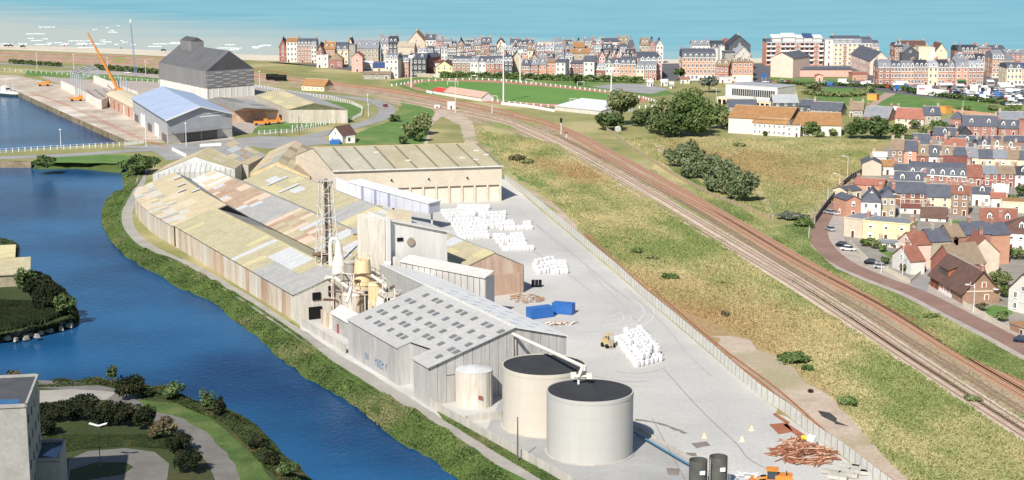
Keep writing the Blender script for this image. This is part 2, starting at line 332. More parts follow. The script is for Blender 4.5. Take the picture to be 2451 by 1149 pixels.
sheet('quay_apron', [(-300,192),(24,212),(46,221),(169,277),(305,337),(430,345),(560,335),(560,320),(380,300),(250,260),(150,205),(40,180),(-300,170)], m_quay, .05)
sheet('works_ground', [(150,205),(250,260),(380,300),(640,322),(760,300),(850,270),(850,250),(640,206),(420,176),(200,168),(60,170)], m_pave, .035)
sheet('roadside_lawn', [(640,215),(760,236),(840,248),(868,262),(850,282),(780,300),(640,318),(600,320),(620,300),(760,280),(800,262),(760,246)], m_lawn, .06, jit=.8)
sheet('roadside_lawn', [(960,238),(1000,250),(1040,265),(1030,300),(1020,346),(850,346),(840,322),(930,292),(955,262)], m_lawn, .06, jit=.8)
sheet('forecourt', [(345,347),(430,345),(560,333),(620,326),(700,328),(770,322),(790,345),(700,352),(640,356),(560,345),(500,360),(440,380),(400,385),(385,372),(360,360)], m_asph, .065)
sheet('roadside_lawn', [(60,168),(180,174),(320,182),(380,188),(378,196),(200,190),(60,180)], m_lawn, .064, jit=.8)
sheet('dirt_road', [(1048,262),(1090,262),(1130,290),(1145,345),(1115,345),(1100,300),(1060,280),(1030,300),(1025,345),(1015,345),(1030,290)], m_dirt, .07, jit=.6)
ribbon('riverside_path', [(345,405),(330,455),(312,490),(304,512),(308,540),(325,565),(355,590),(400,612),(454,635),(520,672),(600,722),(680,775),(730,807),(800,855),(860,890),(930,935),(1004,982),(1060,1018),(1125,1058),(1200,1104),(1277,1143),(1400,1215)], 3.4, m_path, .03, jit=.12)
sheet('lock_green', [(75,387),(130,372),(240,370),(330,372),(385,378),(380,392),(300,392),(150,390)], m_lawn, .045, jit=.6, step=3)
ribbon('left_path', [(60,918),(180,925),(270,945),(350,985),(420,1010),(480,1050),(530,1100),(560,1160),(580,1220)], 5.4, M('grey_path', '7c7974', '6c6964', .2, amt=.3), .03)
sheet('turning_circle', [(165,1100),(210,1080),(300,1073),(370,1082),(405,1110),(400,1149),(380,1200),(160,1200)], M('grey_path', '8d8983'), .03)
sheet('circle_island', [(170,1125),(230,1108),(300,1106),(318,1118),(290,1138),(200,1150),(165,1150)], M('shade_grass', '55652c'), .05, jit=.2, step=3)
sheet('gravel_bay', [(95,935),(170,932),(250,936),(278,940),(255,957),(170,962),(95,965)], m_path, .045)
sheet('riverside_lawn', [(330,955),(420,966),(500,1000),(560,1045),(620,1110),(680,1180),(590,1180),(560,1110),(510,1050),(440,1003),(350,978)], M('bank_lawn_shade', '566f30', '3f5624', .25, amt=1, col3='66703a', bump=.4, bscale=3), .04, jit=.3, step=3)  # lawn green darkened to stand in for shade on the near left bank
# tyre marks worn into the yard, cracks, bare and stony patches
m_tyrem = M('tyre_mark', 'cbcac6', None, .3, amt=.3); m_tyred = M('tyre_mark_dark', 'b3b2af', None, .3, amt=.3); m_crack = M('yard_crack', '84817c', None, .5)
rt = random.Random(9)
for k in range(9):
    cx_, cy_ = 1430+rt.uniform(-25,30), 745+rt.uniform(-16,16); R_ = rt.uniform(5, 17); c0 = P(cx_, cy_); a0 = rt.uniform(-2.2,-1.2); a1 = a0+rt.uniform(1.2, 2.8)
    ribbon('tyre_mark', [c0+Vector((R_*math.cos(a0+(a1-a0)*q/9), R_*1.5*math.sin(a0+(a1-a0)*q/9), 0)) for q in range(10)], .3, m_tyrem if k % 3 else m_tyred, .026+.002*k, px=False, n=2)
for k in range(4):
    R_ = 8+k*2.3; c0 = P(1520+rt.uniform(-12,12), 860); a0 = -2.0+rt.uniform(-1,.6)
    ribbon('tyre_mark', [c0+Vector((R_*math.cos(a0+1.5*q/9), R_*1.4*math.sin(a0+1.5*q/9), 0)) for q in range(10)], .26, m_tyrem if k % 2 else m_tyred, .058+.002*k, px=False, n=2)
for k, (a, b) in enumerate(((( 1240,500),(1480,700)),((1260,520),(1510,720)),((1225,560),(1420,700)),((1500,690),(1700,900)),((1400,640),(1560,800)))):
    ribbon('tyre_mark', [(a[0]+(b[0]-a[0])*q/4+rt.uniform(-5,5), a[1]+(b[1]-a[1])*q/4) for q in range(5)], .35, m_tyred, .076+.002*k)
ribbon('yard_joint', [(1590,885),(1680,985),(1760,1060),(1800,1105),(1900,1149)], .12, m_crack, .09); ribbon('yard_joint', [(1560,1000),(1640,1150)], .12, m_crack, .092)
ribbon('wet_trace', [(1522,1005),(1570,1012),(1610,1025),(1640,1038)], .7, M('wet_concrete', '8a7f76', None, .4), .094, jit=.2)
for pp in ([(1655,1060),(1690,1058),(1700,1066),(1665,1072)],[(1590,1118),(1630,1122),(1625,1140),(1600,1136)],[(1640,1085),(1665,1083),(1672,1092),(1650,1094)]): sheet('wet_patch', pp, M('wet_concrete',''), .06, jit=.3, step=1.5)
m_stone = M('stony_patch', 'c9c0b2', 'b3a898', .3, amt=.6)
for pp in ([(1558,342),(1585,348),(1608,365),(1612,378),(1588,370),(1570,356)],[(1735,364),(1752,368),(1748,374),(1732,370)],[(1755,362),(1772,366),(1764,370)],[(1000,330),(1015,332),(1010,340),(998,338)]): sheet('stony_patch', pp, m_stone, .05, jit=.8, step=3)
ribbon('foot_path', [(1800,420),(1812,450),(1830,480),(1848,515)], 2.2, m_dirt, .05, jit=.3)
for pp in ([(1960,985),(1990,990),(2010,1010),(2030,1020),(2005,1018),(1975,1002)],): sheet('tar_patch', pp, M('tar', '4c4a48', '3c3a38', .4), .07, jit=.6, step=2)
for pp in ([(1870,545),(1945,520),(1955,560),(1930,575),(1890,565)],[(2380,850),(2451,880),(2451,920),(2400,890)],[(1150,305),(1215,345),(1200,375),(1160,340)]): sheet('green_patch', pp, m_lawn, .055, jit=1.6, step=3)
for pp in ([(2040,690),(2120,735),(2160,760),(2100,742)],[(1400,362),(1470,400),(1500,425),(1440,396)]): sheet('rusty_gravel', pp, M('rusty_gravel', 'b07a50', 'a58a70', .3, amt=.7), .06, jit=.8)
for k in range(26): x, y = rt.uniform(40,330), rt.uniform(185,330); sheet('quay_stain', [(x,y),(x+rt.uniform(8,30),y+rt.uniform(1,4)),(x+rt.uniform(10,34),y+rt.uniform(5,10)),(x+rt.uniform(-4,6),y+rt.uniform(4,8))], [m_dirt, m_pave, m_stone][k % 3], .052+.001*k, jit=.6, step=3) if y > 175+(x-40)*.55 and y < 215+(x-40)*.45 else None
m_rg = M('rust_grass', '9c7a52', '8c8a52', .1, amt=1)
for pp in ([(1930,440),(1990,428),(2012,440),(1985,462),(1940,462)],[(1860,425),(1905,418),(1920,432),(1880,440)],[(1215,372),(1262,380),(1290,398),(1250,402),(1220,388)],[(1430,520),(1490,540),(1540,580),(1480,560)],[(1640,600),(1720,650),(1760,690),(1690,655)],[(1850,960),(1900,990),(1935,1020),(1890,1000)]): sheet('rust_grass_patch', pp, m_rg, .056, jit=2.2, step=3)
# ------------------------------------------------------------------ factory buildings (frame u,v)
RC = {'olive': ('b8af8a','a69d78'), 'tan': ('cbb994','bba883'), 'grey': ('a3a6a6','92959a'), 'pale': ('c4cad4','b8bfca'), 'rust': ('b39a84','a07a60'),
      'beige': ('d6c8ac','c8b899'), 'yell': ('cbbf8c','bab07c'), 'brown': ('a58f78','94795f'), 'dgrey': ('7d7f80','6e7072'), 'pink': ('dcbfa8','cdb09a'), 'white': ('dfe0de','d2d4d2')}
def dust(h, f=.3): return ''.join('%02x' % round(int(h[i:i+2],16)*(1-f)+v*f) for i, v in zip((0,2,4), (0xc0,0xb8,0xa2)))
def rm(k): a, b = RC[k]; return M('roof_sheet_'+k, dust(a), dust(b, .2), .3, amt=.6, bump=.25, bscale=5, rough=.85, lines=(UU, 2.1, .1), hard=.2)
def vec(p): return p if isinstance(p, Vector) else (P(*p) if p[-1] != 'f' else F(*p[:3]))
def roof_grid(parent, loc, q, nu, nv, pick, th=.12, gap=.06, name='roof_sheet', skip=None, wob=.04):
    """q: four corners eaveA, eaveB, ridgeB, ridgeA. Sheets laid nu along, nv up the slope, each a part."""
    a, b, c, d = [Vector(x)-Vector(loc) for x in q]
    for i in range(nu):
        for j in range(nv):
            if skip and skip(i, j): continue
            k = pick(i, j)
            t0, t1, s0, s1 = i/nu, (i+1)/nu, j/nv, (j+1)/nv
            def pt(t, s): return a.lerp(b, t).lerp(d.lerp(c, t), s)
            e0 = gap/((b-a).length+.01); e1 = gap/((d-a).length+.01); h = Vector((0, 0, ru(0, wob)))
            pts = [pt(t0+e0, s0-e1*2)+h+Vector((0,0,.05)), pt(t1-e0, s0-e1*2)+h+Vector((0,0,.05)), pt(t1-e0, s1)+h, pt(t0+e0, s1)+h]
            MB().slab(pts, th).build(name, rm(k), parent)
def base_roof(parent, loc, quads, mat, name='roof_deck', th=.18):
    mb = MB()
    for q in quads: mb.slab([Vector(x)-Vector(loc)-Vector((0,0,.16)) for x in q], th)
    return mb.build(name, mat, parent)
def wall_poly(parent, loc, pts, mat, name='wall', th=.25, flip=False):
    mb = MB(); p = [Vector(x)-Vector(loc) for x in pts]; n = (p[1]-p[0]).cross(p[2]-p[1]).normalized()*(th if not flip else -th)
    mb.hexa([x-n for x in p], p); return mb.build(name, mat, parent)
def wall_panels(parent, loc, a, b, h, mats, w=4.0, z0=0, name='wall_panel', proud=.12, ha=None):
    a = Vector(a)-Vector(loc); b = Vector(b)-Vector(loc); a.z = b.z = 0
    L_ = (b-a).length; n = max(1, round(L_/w)); d = (b-a)/L_; nn = Vector((d.y, -d.x, 0))
    for i in range(n):
        p = a+d*(L_*i/n+.06); q = a+d*(L_*(i+1)/n-.06); o_ = proud+ru(0, .06)
        hh = h if ha is None else ha(( i+.5)/n)
        MB().hexa([p-nn*.1+Vector((0,0,z0)), q-nn*.1+Vector((0,0,z0)), q+nn*o_+Vector((0,0,z0)), p+nn*o_+Vector((0,0,z0))],
                  [p-nn*.1+Vector((0,0,hh)), q-nn*.1+Vector((0,0,hh)), q+nn*o_+Vector((0,0,hh)), p+nn*o_+Vector((0,0,hh))]).build(name, mats[int(rnd()*len(mats))], parent)
m_wp = [M('panel_sand', 'ccbba3', 'b5a189', .4, amt=.7, streak=True), M('panel_grey', 'c6beb0', 'b0a799', .4, amt=.7, streak=True), M('panel_rusty', 'c4ab94', 'a98b72', .4, amt=.8, streak=True), M('panel_pale', 'd2cbbe', 'beb5a7', .4, amt=.6, streak=True)]
m_core = M('shed_core', '8f8676', None, .3)
def rp(wts):
    ks = [k for k, n in wts for _ in range(n)]
    return lambda i=0, j=0: ks[int(rnd()*len(ks))]
def W3(p, z): q = Vector(p); q.z = z; return q

# --- long riverside shed
def shed_riverside():
    o = F(0, 0); t = thing('riverside_shed', 'long olive roofed shed whose panelled wall runs along the riverside path', 'warehouse', o)
    E0, E1 = F(0, 0, 6.3), F(102, 0, 6.3); R0, R1 = F(0, 11.5, 10.5), F(102, 11.5, 10.5); V0, V1 = F(0, 22, 6.6), F(102, 22, 6.6)
    base_roof(t, o, [(E0, E1, R1, R0), (V0, R0, R1, V1)], m_core)
    def pk(i, j):
        u = i/34
        if u < .1: return 'grey'
        if u < .27: return 'olive' if (j >= 1 and u < .17) else ('pale' if j == 1 and u > .15 else 'grey')
        if u < .33: return 'pale' if j >= 1 else 'olive'
        if u < .42: return 'olive' if rnd() < .8 else 'yell'
        if abs(u-.44) < .02: return 'pale'
        return 'olive' if rnd() < .93 else 'yell'
    roof_grid(t, o, (E0-UV_*.5, E1-UV_*.5, R1, R0), 34, 2, pk)
    roof_grid(t, o, (V0, V1, R1, R0), 13, 1, lambda i, j: 'dgrey' if i > 9 else ('grey' if i < 3 else 'olive'))
    wall_poly(t, o, [F(0,0,0), F(0,0,6.2), F(0,11.5,10.3), F(0,22,6.5), F(0,22,0)], M('gable_grey', 'cfcabd', 'b5ad9f', .4, amt=.6, streak=True), 'gable_wall', flip=True)
    wall_poly(t, o, [F(102,.3,0), F(102,.3,6.1), F(102,11.5,10.2), F(102,22,6.4), F(102,22,0)], m_conc, 'gable_wall')
    wall_panels(t, o, F(102, 0), F(0, 0), 6.1, m_wp, 3.1)
    for v0, v1, z0, z1 in ((4.2, 6.2, 4.6, 6.4), (8.2, 9.8, 5.2, 7.6)):
        MB().hexa([F(-.3, v0, z0)-o, F(-.3, v1, z0)-o, F(.2, v1, z0)-o, F(.2, v0, z0)-o], [F(-.3, v0, z1)-o, F(-.3, v1, z1)-o, F(.2, v1, z1)-o, F(.2, v0, z1)-o]).build('window', m_dark, t)
    MB().hexa([F(-.3, 3.2, 0)-o, F(-.3, 6.4, 0)-o, F(.2, 6.4, 0)-o, F(.2, 3.2, 0)-o], [F(-.3, 3.2, 3)-o, F(-.3, 6.4, 3)-o, F(.2, 6.4, 3)-o, F(.2, 3.2, 3)-o]).build('door', m_dark, t)
    MB().tube(F(0, 11.5, 10.62)-o, F(102, 11.5, 10.62)-o, .22, 4).build('ridge_cap', rm('yell'), t)
shed_riverside()
def shed_bend():
    o = F(103, 0); t = thing('bend_shed', 'shed with patchwork cream and blue grey roof sheets where the river bends', 'warehouse', o)
    e = [F(103,-.3,6), F(128,-.3,6), F(150,1.6,6), F(165,4.2,6), F(177,8.2,6)]
    br = [F(103,7.6,8.2), F(128,8,8.2), F(150,9,8.3), F(162,10,8.4), F(172,11.5,8.5)]
    rg = [F(103,15.6,11), F(128,16.4,11), F(150,18,11), F(162,19,11), F(174,20,11)]
    va = [F(103,22,7), F(128,23,7), F(150,25,7), F(162,26.3,7), F(178,27.6,7)]
    for i in range(4):
        base_roof(t, o, [(e[i], e[i+1], br[i+1], br[i]), (br[i], br[i+1], rg[i+1], rg[i]), (va[i], rg[i], rg[i+1], va[i+1])], m_core)
        roof_grid(t, o, (e[i]-UV_*.4, e[i+1]-UV_*.4, br[i+1], br[i]), [9,8,6,4][i], 3, rp([('tan',6),('beige',9),('pale',4),('grey',2),('pink',2),('olive',2)]))
        roof_grid(t, o, (br[i], br[i+1], rg[i+1], rg[i]), [3,3,2,2][i], 2, lambda i, j: 'tan' if rnd() < .88 else 'beige', wob=.02)
        roof_grid(t, o, (va[i], va[i+1], rg[i+1], rg[i]), 2, 1, lambda i, j: 'dgrey' if rnd() < .5 else 'grey')
        wall_panels(t, o, W3(e[i+1],0), W3(e[i],0), 5.8, [m_wp[0], m_wp[3], m_wp[1]], 3)
    wall_poly(t, o, [F(103,0,0), F(103,0,5.8), F(103,7.6,8), F(103,15.6,10.8), F(103,22,6.8), F(103,22,0)], m_dark, 'gable_wall', flip=True)
    wall_poly(t, o, [F(177,8.4,0), F(177,8.4,5.8), F(172,11.5,8.3), F(174,20,10.8), F(178,27.6,6.8), F(178,27.6,0)], m_conc, 'gable_wall')
    for u_, v_ in ((160,15.5),(148,13.5),(140,11.5),(133,14)):
        MB().slab([F(u_,v_,9.95+(v_-13)*.35+.25)-o, F(u_+1.4,v_,9.95+(v_-13)*.35+.25)-o, F(u_+1.4,v_+2.6,10.85+(v_-13)*.35+.25)-o, F(u_,v_+2.6,10.85+(v_-13)*.35+.25)-o], .06).build('skylight', rm('pale'), t)
shed_bend()
def shed_gable(name, label, u0, u1, vl, vr_, vv, zl, zr, zv, nu, pL, pR, nl=3, nr=2, gm=None, end1=True, nl1=1):
    o = F(u0, vl); t = thing(name, label, 'warehouse', o)
    base_roof(t, o, [(F(u0,vl,zl), F(u1,vl,zl), F(u1,vr_,zr), F(u0,vr_,zr)), (F(u0,vv,zv), F(u0,vr_,zr), F(u1,vr_,zr), F(u1,vv,zv))], m_core)
    roof_grid(t, o, (F(u0,vl,zl), F(u1,vl,zl), F(u1,vr_,zr), F(u0,vr_,zr)), nu, nl, pL)
    roof_grid(t, o, (F(u0,vv,zv), F(u1,vv,zv), F(u1,vr_,zr), F(u0,vr_,zr)), max(4, nu//2), nr, pR)
    for u_, fl in ((u0, True), (u1, False)):
        wall_poly(t, o, [F(u_,vl,0), F(u_,vl,zl-.2), F(u_,vr_,zr-.2), F(u_,vv,zv-.2), F(u_,vv,0)], gm or m_conc, 'gable_wall', flip=fl)
    wall_poly(t, o, [F(u0,vv,0), F(u0,vv,zv-.2), F(u1,vv,zv-.2), F(u1,vv,0)], gm or m_conc, 'side_wall', flip=True)
    MB().tube(F(u0,vr_,zr+.1)-o, F(u1,vr_,zr+.1)-o, .2, 4).build('ridge_cap', rm('grey'), t)
    return t, o
def pk2(i, j):
    u = 10+163*(i+.5)/52
    if u > 150: return 'beige' if rnd() < .6 else 'white'
    if u > 113: return ('pale' if rnd() < .12 else ('rust' if rnd() < .75 else 'pink'))
    if u > 88: return 'grey' if rnd() < .9 else 'pale'
    if u > 50: return rp([('rust',7),('olive',5),('pink',5),('pale',1)])()
    if u > 25: return 'olive' if rnd() < .8 else 'pale'
    return 'pale' if rnd() < .3 else 'grey'
shed_gable('middle_shed', 'middle shed with rust, grey and olive patched roof between two longer roofs', 10, 173, 22.1, 33, 42, 7, 11, 7, 52, pk2, lambda i, j: 'grey' if rnd() < .7 else 'dgrey', nl=3, nr=2)
def pk3(i, j):
    u = 3+168*(i+.5)/28
    if u > 92: return 'olive' if rnd() < .9 else ('pale' if j == 1 else 'yell')
    if u > 80: return 'grey'
    if u > 74: return 'yell'
    if u < 20: return 'yell' if rnd() < .4 else 'olive'
    return 'olive' if rnd() < .85 else 'pale'
t3, o3 = shed_gable('yard_shed', 'shed with olive roof and rusty brown gable facing the blue containers', 3, 171, 42.1, 53.5, 61.6, 7, 11, 7.2, 28, pk3, lambda i, j: 'pink' if i > 8 else 'grey', nl=3, nr=1, gm=M('rusty_gable', 'c4ae9c', 'a98670', .35, amt=.8, streak=True))
wall_poly(t3, o3, [F(2.8,46,0), F(2.8,46,5), F(2.8,60.5,5.3), F(2.8,60.5,0)], M('rusty_door', 'bc9f8a', 'ae907a', .3, amt=.5, streak=True), 'sliding_door', flip=True)
for u_, v_, k in ((150,46,0),(136,45,0),(40,45,0)):
    MB().slab([F(u_,v_-2,7.0+(v_-2-42)*.35+.35)-o3, F(u_+2,v_-2,7.0+(v_-2-42)*.35+.35)-o3, F(u_+2,v_+5,7+(v_+5-42)*.35+.35)-o3, F(u_,v_+5,7+(v_+5-42)*.35+.35)-o3], .06).build('skylight', rm('pale'), t3)
# --- sheds behind
def shed_px(name, label, gl, ga, gr, back, pL, pR, nu, nl, nr, gm, cat='warehouse'):
    """gl, ga, gr: photo pixels + height of left eave, apex, right eave of the near gable; back: pixel of the apex at the far end"""
    L0, A0, R0 = P(*gl), P(*ga), P(*gr); A1 = P(*back); d = A1-A0; L1, R1 = L0+d, R0+d; o = W3(L0, 0)
    t = thing(name, label, cat, o)
    base_roof(t, o, [(L0, L1, A1, A0), (R0, A0, A1, R1)], m_core)
    roof_grid(t, o, (L0, L1, A1, A0), nu, nl, pL); roof_grid(t, o, (R0, R1, A1, A0), nu, nr, pR)
    for a, b, c, fl in ((L0, A0, R0, True), (L1, A1, R1, False)):
        dz = Vector((0,0,.2)); wall_poly(t, o, [W3(a,0), a-dz, b-dz, c-dz, W3(c,0)], gm, 'gable_wall', flip=fl)
    wall_poly(t, o, [W3(L0,0), L0-Vector((0,0,.2)), L1-Vector((0,0,.2)), W3(L1,0)], gm, 'side_wall')
    wall_poly(t, o, [W3(R0,0), R0-Vector((0,0,.2)), R1-Vector((0,0,.2)), W3(R1,0)], gm, 'side_wall', flip=True)
    return t, o, (L0, A0, R0, d)
m_rib = M('ribbed_white', 'd2d3d1', 'b9bbba', .5, amt=.3, streak=True)
t, o, (L0, A0, R0, d) = shed_px('white_gabled_shed', 'shed with a broad ribbed white gable above the patchwork roofs', (366,416,7.2), (466,374,12.3), (562,404,7.4), (499,352.5,12.3), lambda i, j: 'tan', rp([('yell',6),('tan',3),('beige',2)]), 5, 1, 3, m_rib)
for k in range(1, 16):                         # ribs of the white gable
    s = k/16; p = L0.lerp(R0, s); top = (L0.lerp(A0, s/.5) if s < .5 else A0.lerp(R0, (s-.5)/.5)); q = (R0-L0).normalized(); nn = Vector((q.y, -q.x, 0)).normalized()
    MB().tube(W3(p, 3)-o+nn*.2, Vector((p.x, p.y, top.z-.3))-o+nn*.2, .06, 4).build('rib', rm('pale'), t)
shed_px('patched_shed', 'shed with grey and brown streaked sheets nearest the port road', (455,382,7), (513,356,12), (594,394,7.2), (560,335.5,12), lambda i, j: 'tan', rp([('grey',5),('pale',3),('tan',3),('rust',2),('beige',2)]), 4, 1, 5, m_conc)
shed_px('brown_gabled_shed', 'shed with tan roof and short brown gable beside the big beige hall', (598,415,7), (664,386,11.5), (742,423,7), (706,336,11.5), rp([('tan',6),('olive',2),('grey',1)]), rp([('tan',4),('olive',3),('brown',2),('pink',1)]), 7, 3, 4, M('brown_gable', 'b29a6a', 'c9b48a', .6, amt=.6, streak=True))

# --- big beige hall
def big_hall():
    A, B = P(796,409,12), P(1201,396,12); A.z = B.z = 0; B = Vector((B.x, B.y-.6, 0)); o = A; ang = math.atan2(B.y-A.y, B.x-A.x); Ln = (B-A).length
    t = thing('big_beige_hall', 'largest beige hall with ribbed olive roof and a row of bays facing the yard', 'warehouse', o, ang)
    D, he, hr = 40, 12, 17
    mw = M('hall_wall', 'd0c5b2', 'c4b8a4', .2, amt=.3, col3='cbc1b0'); mw2 = M('hall_wall_low', 'd6c8b2', 'cabba4', .2, amt=.4)
    mr = [M('hall_roof', 'b0a88c', 'a39b7e', .12, amt=.4), M('hall_roof_grey', 'b2ae9c', 'a29e8c', .12, amt=.4)]
    MB().hexa([(0,0,5.6),(Ln,0,5.6),(Ln,D,5.6),(0,D,5.6)], [(0,0,he),(Ln,0,he),(Ln,D,he),(0,D,he)]).build('upper_wall', mw, t)
    MB().box(0.0, Ln*.36, .1, D, 0, 5.58).build('lower_wall', mw2, t); MB().box(Ln*.36+.05, Ln, .9, D, 0, 5.58).build('lower_wall', mw2, t)
    for x in (0, Ln): MB().hexa([(x-.1,0,he),(x+.1,0,he),(x+.1,D,he),(x-.1,D,he)], [(x-.1,D/2-.01,hr),(x+.1,D/2-.01,hr),(x+.1,D/2+.01,hr),(x-.1,D/2+.01,hr)]).build('gable_wall', mw, t)
    n = 8
    for i in range(n):
        for (y0, z0, y1, z1) in ((-.6, he-.15, D/2, hr), (D+.6, he-.15, D/2, hr)):
            x0, x1 = Ln*i/n+.05, Ln*(i+1)/n-.9
            MB().slab([(x0,y0,z0+.2),(x1,y0,z0+.2),(x1,y1,z1+.2),(x0,y1,z1+.2)], .15).build('roof_panel', mr[(i < 3)], t)
    for (y0, z0, y1, z1) in ((-.5, he-.15, D/2, hr), (D+.5, he-.15, D/2, hr)):
        MB().slab([(-.2,y0,z0+.1),(Ln+.2,y0,z0+.1),(Ln+.2,y1,z1+.1),(-.2,y1,z1+.1)], .2).build('roof_deck', M('roof_groove', '857f6c', None, .3), t)
    MB().box(-.3, Ln+.3, D/2-.4, D/2+.4, hr+.15, hr+.4).build('ridge_cap', rm('tan'), t)
    MB().box(-.2, Ln+.2, -.8, -.5, he-.25, he+.15).build('gutter', rm('white'), t)
    nb = 8
    for i in range(nb+1):
        x = Ln*.37+(Ln*.63-.8)*i/nb; MB().box(x, x+.6, -.15, .6, 0, 5.6).build('pillar', M('pillar', 'd0c5b3', 'c3b7a3', .5), t)
    for i in range(nb):
        x = Ln*.37+(Ln*.63-.8)*i/nb; MB().box(x+.65, x+(Ln*.63-.8)/nb-.05, .25, .5, 0, 4.9).build('bay_wall', M('bay_wall', 'dad0c0', 'd0c5b3', .3), t)
    for x, z in ((Ln*.34,8.2),(Ln*.56,8.2),(Ln*.79,8.2)): MB().tube((x,-.1,z),(x,-.7,z+.3),.25,8).build('vent', m_dark, t)
    for x, y in ((.47,6),(.8,7),(.87,5),(.93,13),(.96,9),(.33,14)): MB().box(Ln*x, Ln*x+1.6, y, y+.9, he+(hr-he)*(y/(D/2))+.2, he+(hr-he)*((y+.9)/(D/2))+.3).build('skylight', rm('white'), t)
    for c in t.children:                                # the hall is a slight parallelogram in plan
        for v in c.data.vertices: v.co.x -= .22*v.co.y
big_hall()
# --- conveyor gallery
def gallery():
    tl, tr = P(833,435,12.5), P(1026,488,8.6); bl = Vector((tl.x, tl.y, zat(833,479,tl.y))); br = Vector((tr.x, tr.y, zat(1026,512,tr.y)))
    o = W3(tl, 0); t = thing('conveyor_gallery', 'pale grey raised gallery with blue stripes in front of the beige hall', 'gallery', o)
    d = (tr-tl); d.z = 0; d.normalize(); n = Vector((-d.y, d.x, 0))     # away
    wd = 5.5; m = M('gallery_panel', 'c6c9d2', 'b9bcc8', .2, amt=.2); mb_ = M('gallery_blue', '8f97b4', None, .3)
    N_ = 10
    for i in range(N_):
        a0, a1 = tl.lerp(tr, i/N_+.002)-o, tl.lerp(tr, (i+1)/N_-.002)-o; b0, b1 = bl.lerp(br, i/N_+.002)-o, bl.lerp(br, (i+1)/N_-.002)-o
        MB().hexa([b0, b1, b1+n*.2, b0+n*.2], [a0, a1, a1+n*.2, a0+n*.2]).build('wall_panel', m, t)
    for s in (.165, .33, .5):
        a0, a1 = tl.lerp(tr, s)-o-n*.06, tl.lerp(tr, s+.03)-o-n*.06; b0, b1 = bl.lerp(br, s)-o-n*.06, bl.lerp(br, s+.03)-o-n*.06
        MB().hexa([b0, b1, b1+n*.1, b0+n*.1], [a0, a1, a1+n*.1, a0+n*.1]).build('blue_strip', mb_, t)
    z3 = Vector((0,0,.12))
    MB().hexa([bl-o+n*.22, br-o+n*.22, br-o+n*wd, bl-o+n*wd], [tl-o+n*.22-z3, tr-o+n*.22-z3, tr-o+n*wd-z3, tl-o+n*wd-z3]).build('core', m, t)
    MB().slab([tl-o-n*.3+Vector((0,0,.3)), tr-o-n*.3+d*.3+Vector((0,0,.3)), tr-o+n*(wd+.3)+d*.3+Vector((0,0,.3)), tl-o+n*(wd+.3)+Vector((0,0,.3))], .35).build('roof', M('gallery_roof', 'd8dade', None, .3, amt=.2), t)
    for s in (.02, .5, .97):
        p = bl.lerp(br, s)-o+n*2.7; MB().box(p.x-.3, p.x+.3, p.y-.3, p.y+.3, 0, p.z+.2).build('leg', m_conc, t)
    e0 = tl-o; e1 = P(806,425,12.8)-o; f0 = bl-o; f1 = Vector((e1.x, e1.y, f0.z+.2)); q = (e1-e0).cross(Vector((0,0,1))).normalized()*-.25
    MB().hexa([f1, f0, f0+q, f1+q], [e1, e0, e0+q, e1+q]).build('end_wall', M('gallery_end', 'd3d4d8', None, .2, amt=.2), t)  # paler than the long side: its stronger light is put into the colour
gallery()
# --- tall process building
def process_building():
    o = F(1, 18); t = thing('process_building', 'tall pale concrete process building with round vent rising among the sheds', 'building', o)
    m1 = M('process_wall', 'dcdad5', 'd0cdc7', .2, amt=.4, streak=True, col3='d2c8b8'); m2 = M('shaft_wall', 'e4e1d8', 'd4cab8', .35, amt=.7, streak=True)
    a, b = F(1, 24.2), F(1, 39.5); a2, b2 = F(13, 24.2), F(13, 39.5); za, zb = 21.8, 17.6
    MB().hexa([x-o for x in (a, b, b2, a2)], [W3(a,za)-o, W3(b,zb)-o, W3(b2,zb)-o, W3(a2,za)-o]).build('wall', m1, t)
    MB().slab([W3(F(.4,23.8),za+.5)-o, W3(F(.4,40),zb+.4)-o, W3(F(13.4,40),zb+.4)-o, W3(F(13.4,23.8),za+.5)-o], .4).build('roof', rm('white'), t)
    s = [F(0,19.3), F(0,22.8), F(9,22.8), F(9,19.3)]
    MB().hexa([x-o for x in s], [W3(x, 22.4)-o for x in s]).build('shaft', m2, t)
    s = [F(-.6,23.0), F(-.6,24), F(1.2,24), F(1.2,23.0)]
    MB().hexa([W3(x, 9)-o for x in s], [W3(x, 22.6)-o for x in s]).build('duct', M('duct', 'd6d6d4', None, .3, amt=.2), t)
    s = [F(3,26.5), F(3,31), F(8,31), F(8,26.5)]
    MB().hexa([W3(x, 20)-o for x in s], [W3(x, 23)-o for x in s]).build('roof_cabin', rm('beige'), t)
    p = F(.9, 29.8, 16.2)-o; MB().tube(p, p-UU*.3, 1.0, 20).build('round_vent', M('vent_brown', 'a8998a', None, .4), t)
    for v_, z_ in ((26.3, 16.6), (29.2, 11.8)):
        s = [F(.75,v_), F(.75,v_+1.5), F(1.1,v_+1.5), F(1.1,v_)]; MB().hexa([W3(x, z_)-o for x in s], [W3(x, z_+.8)-o for x in s]).build('window', m_dark, t)
process_building()
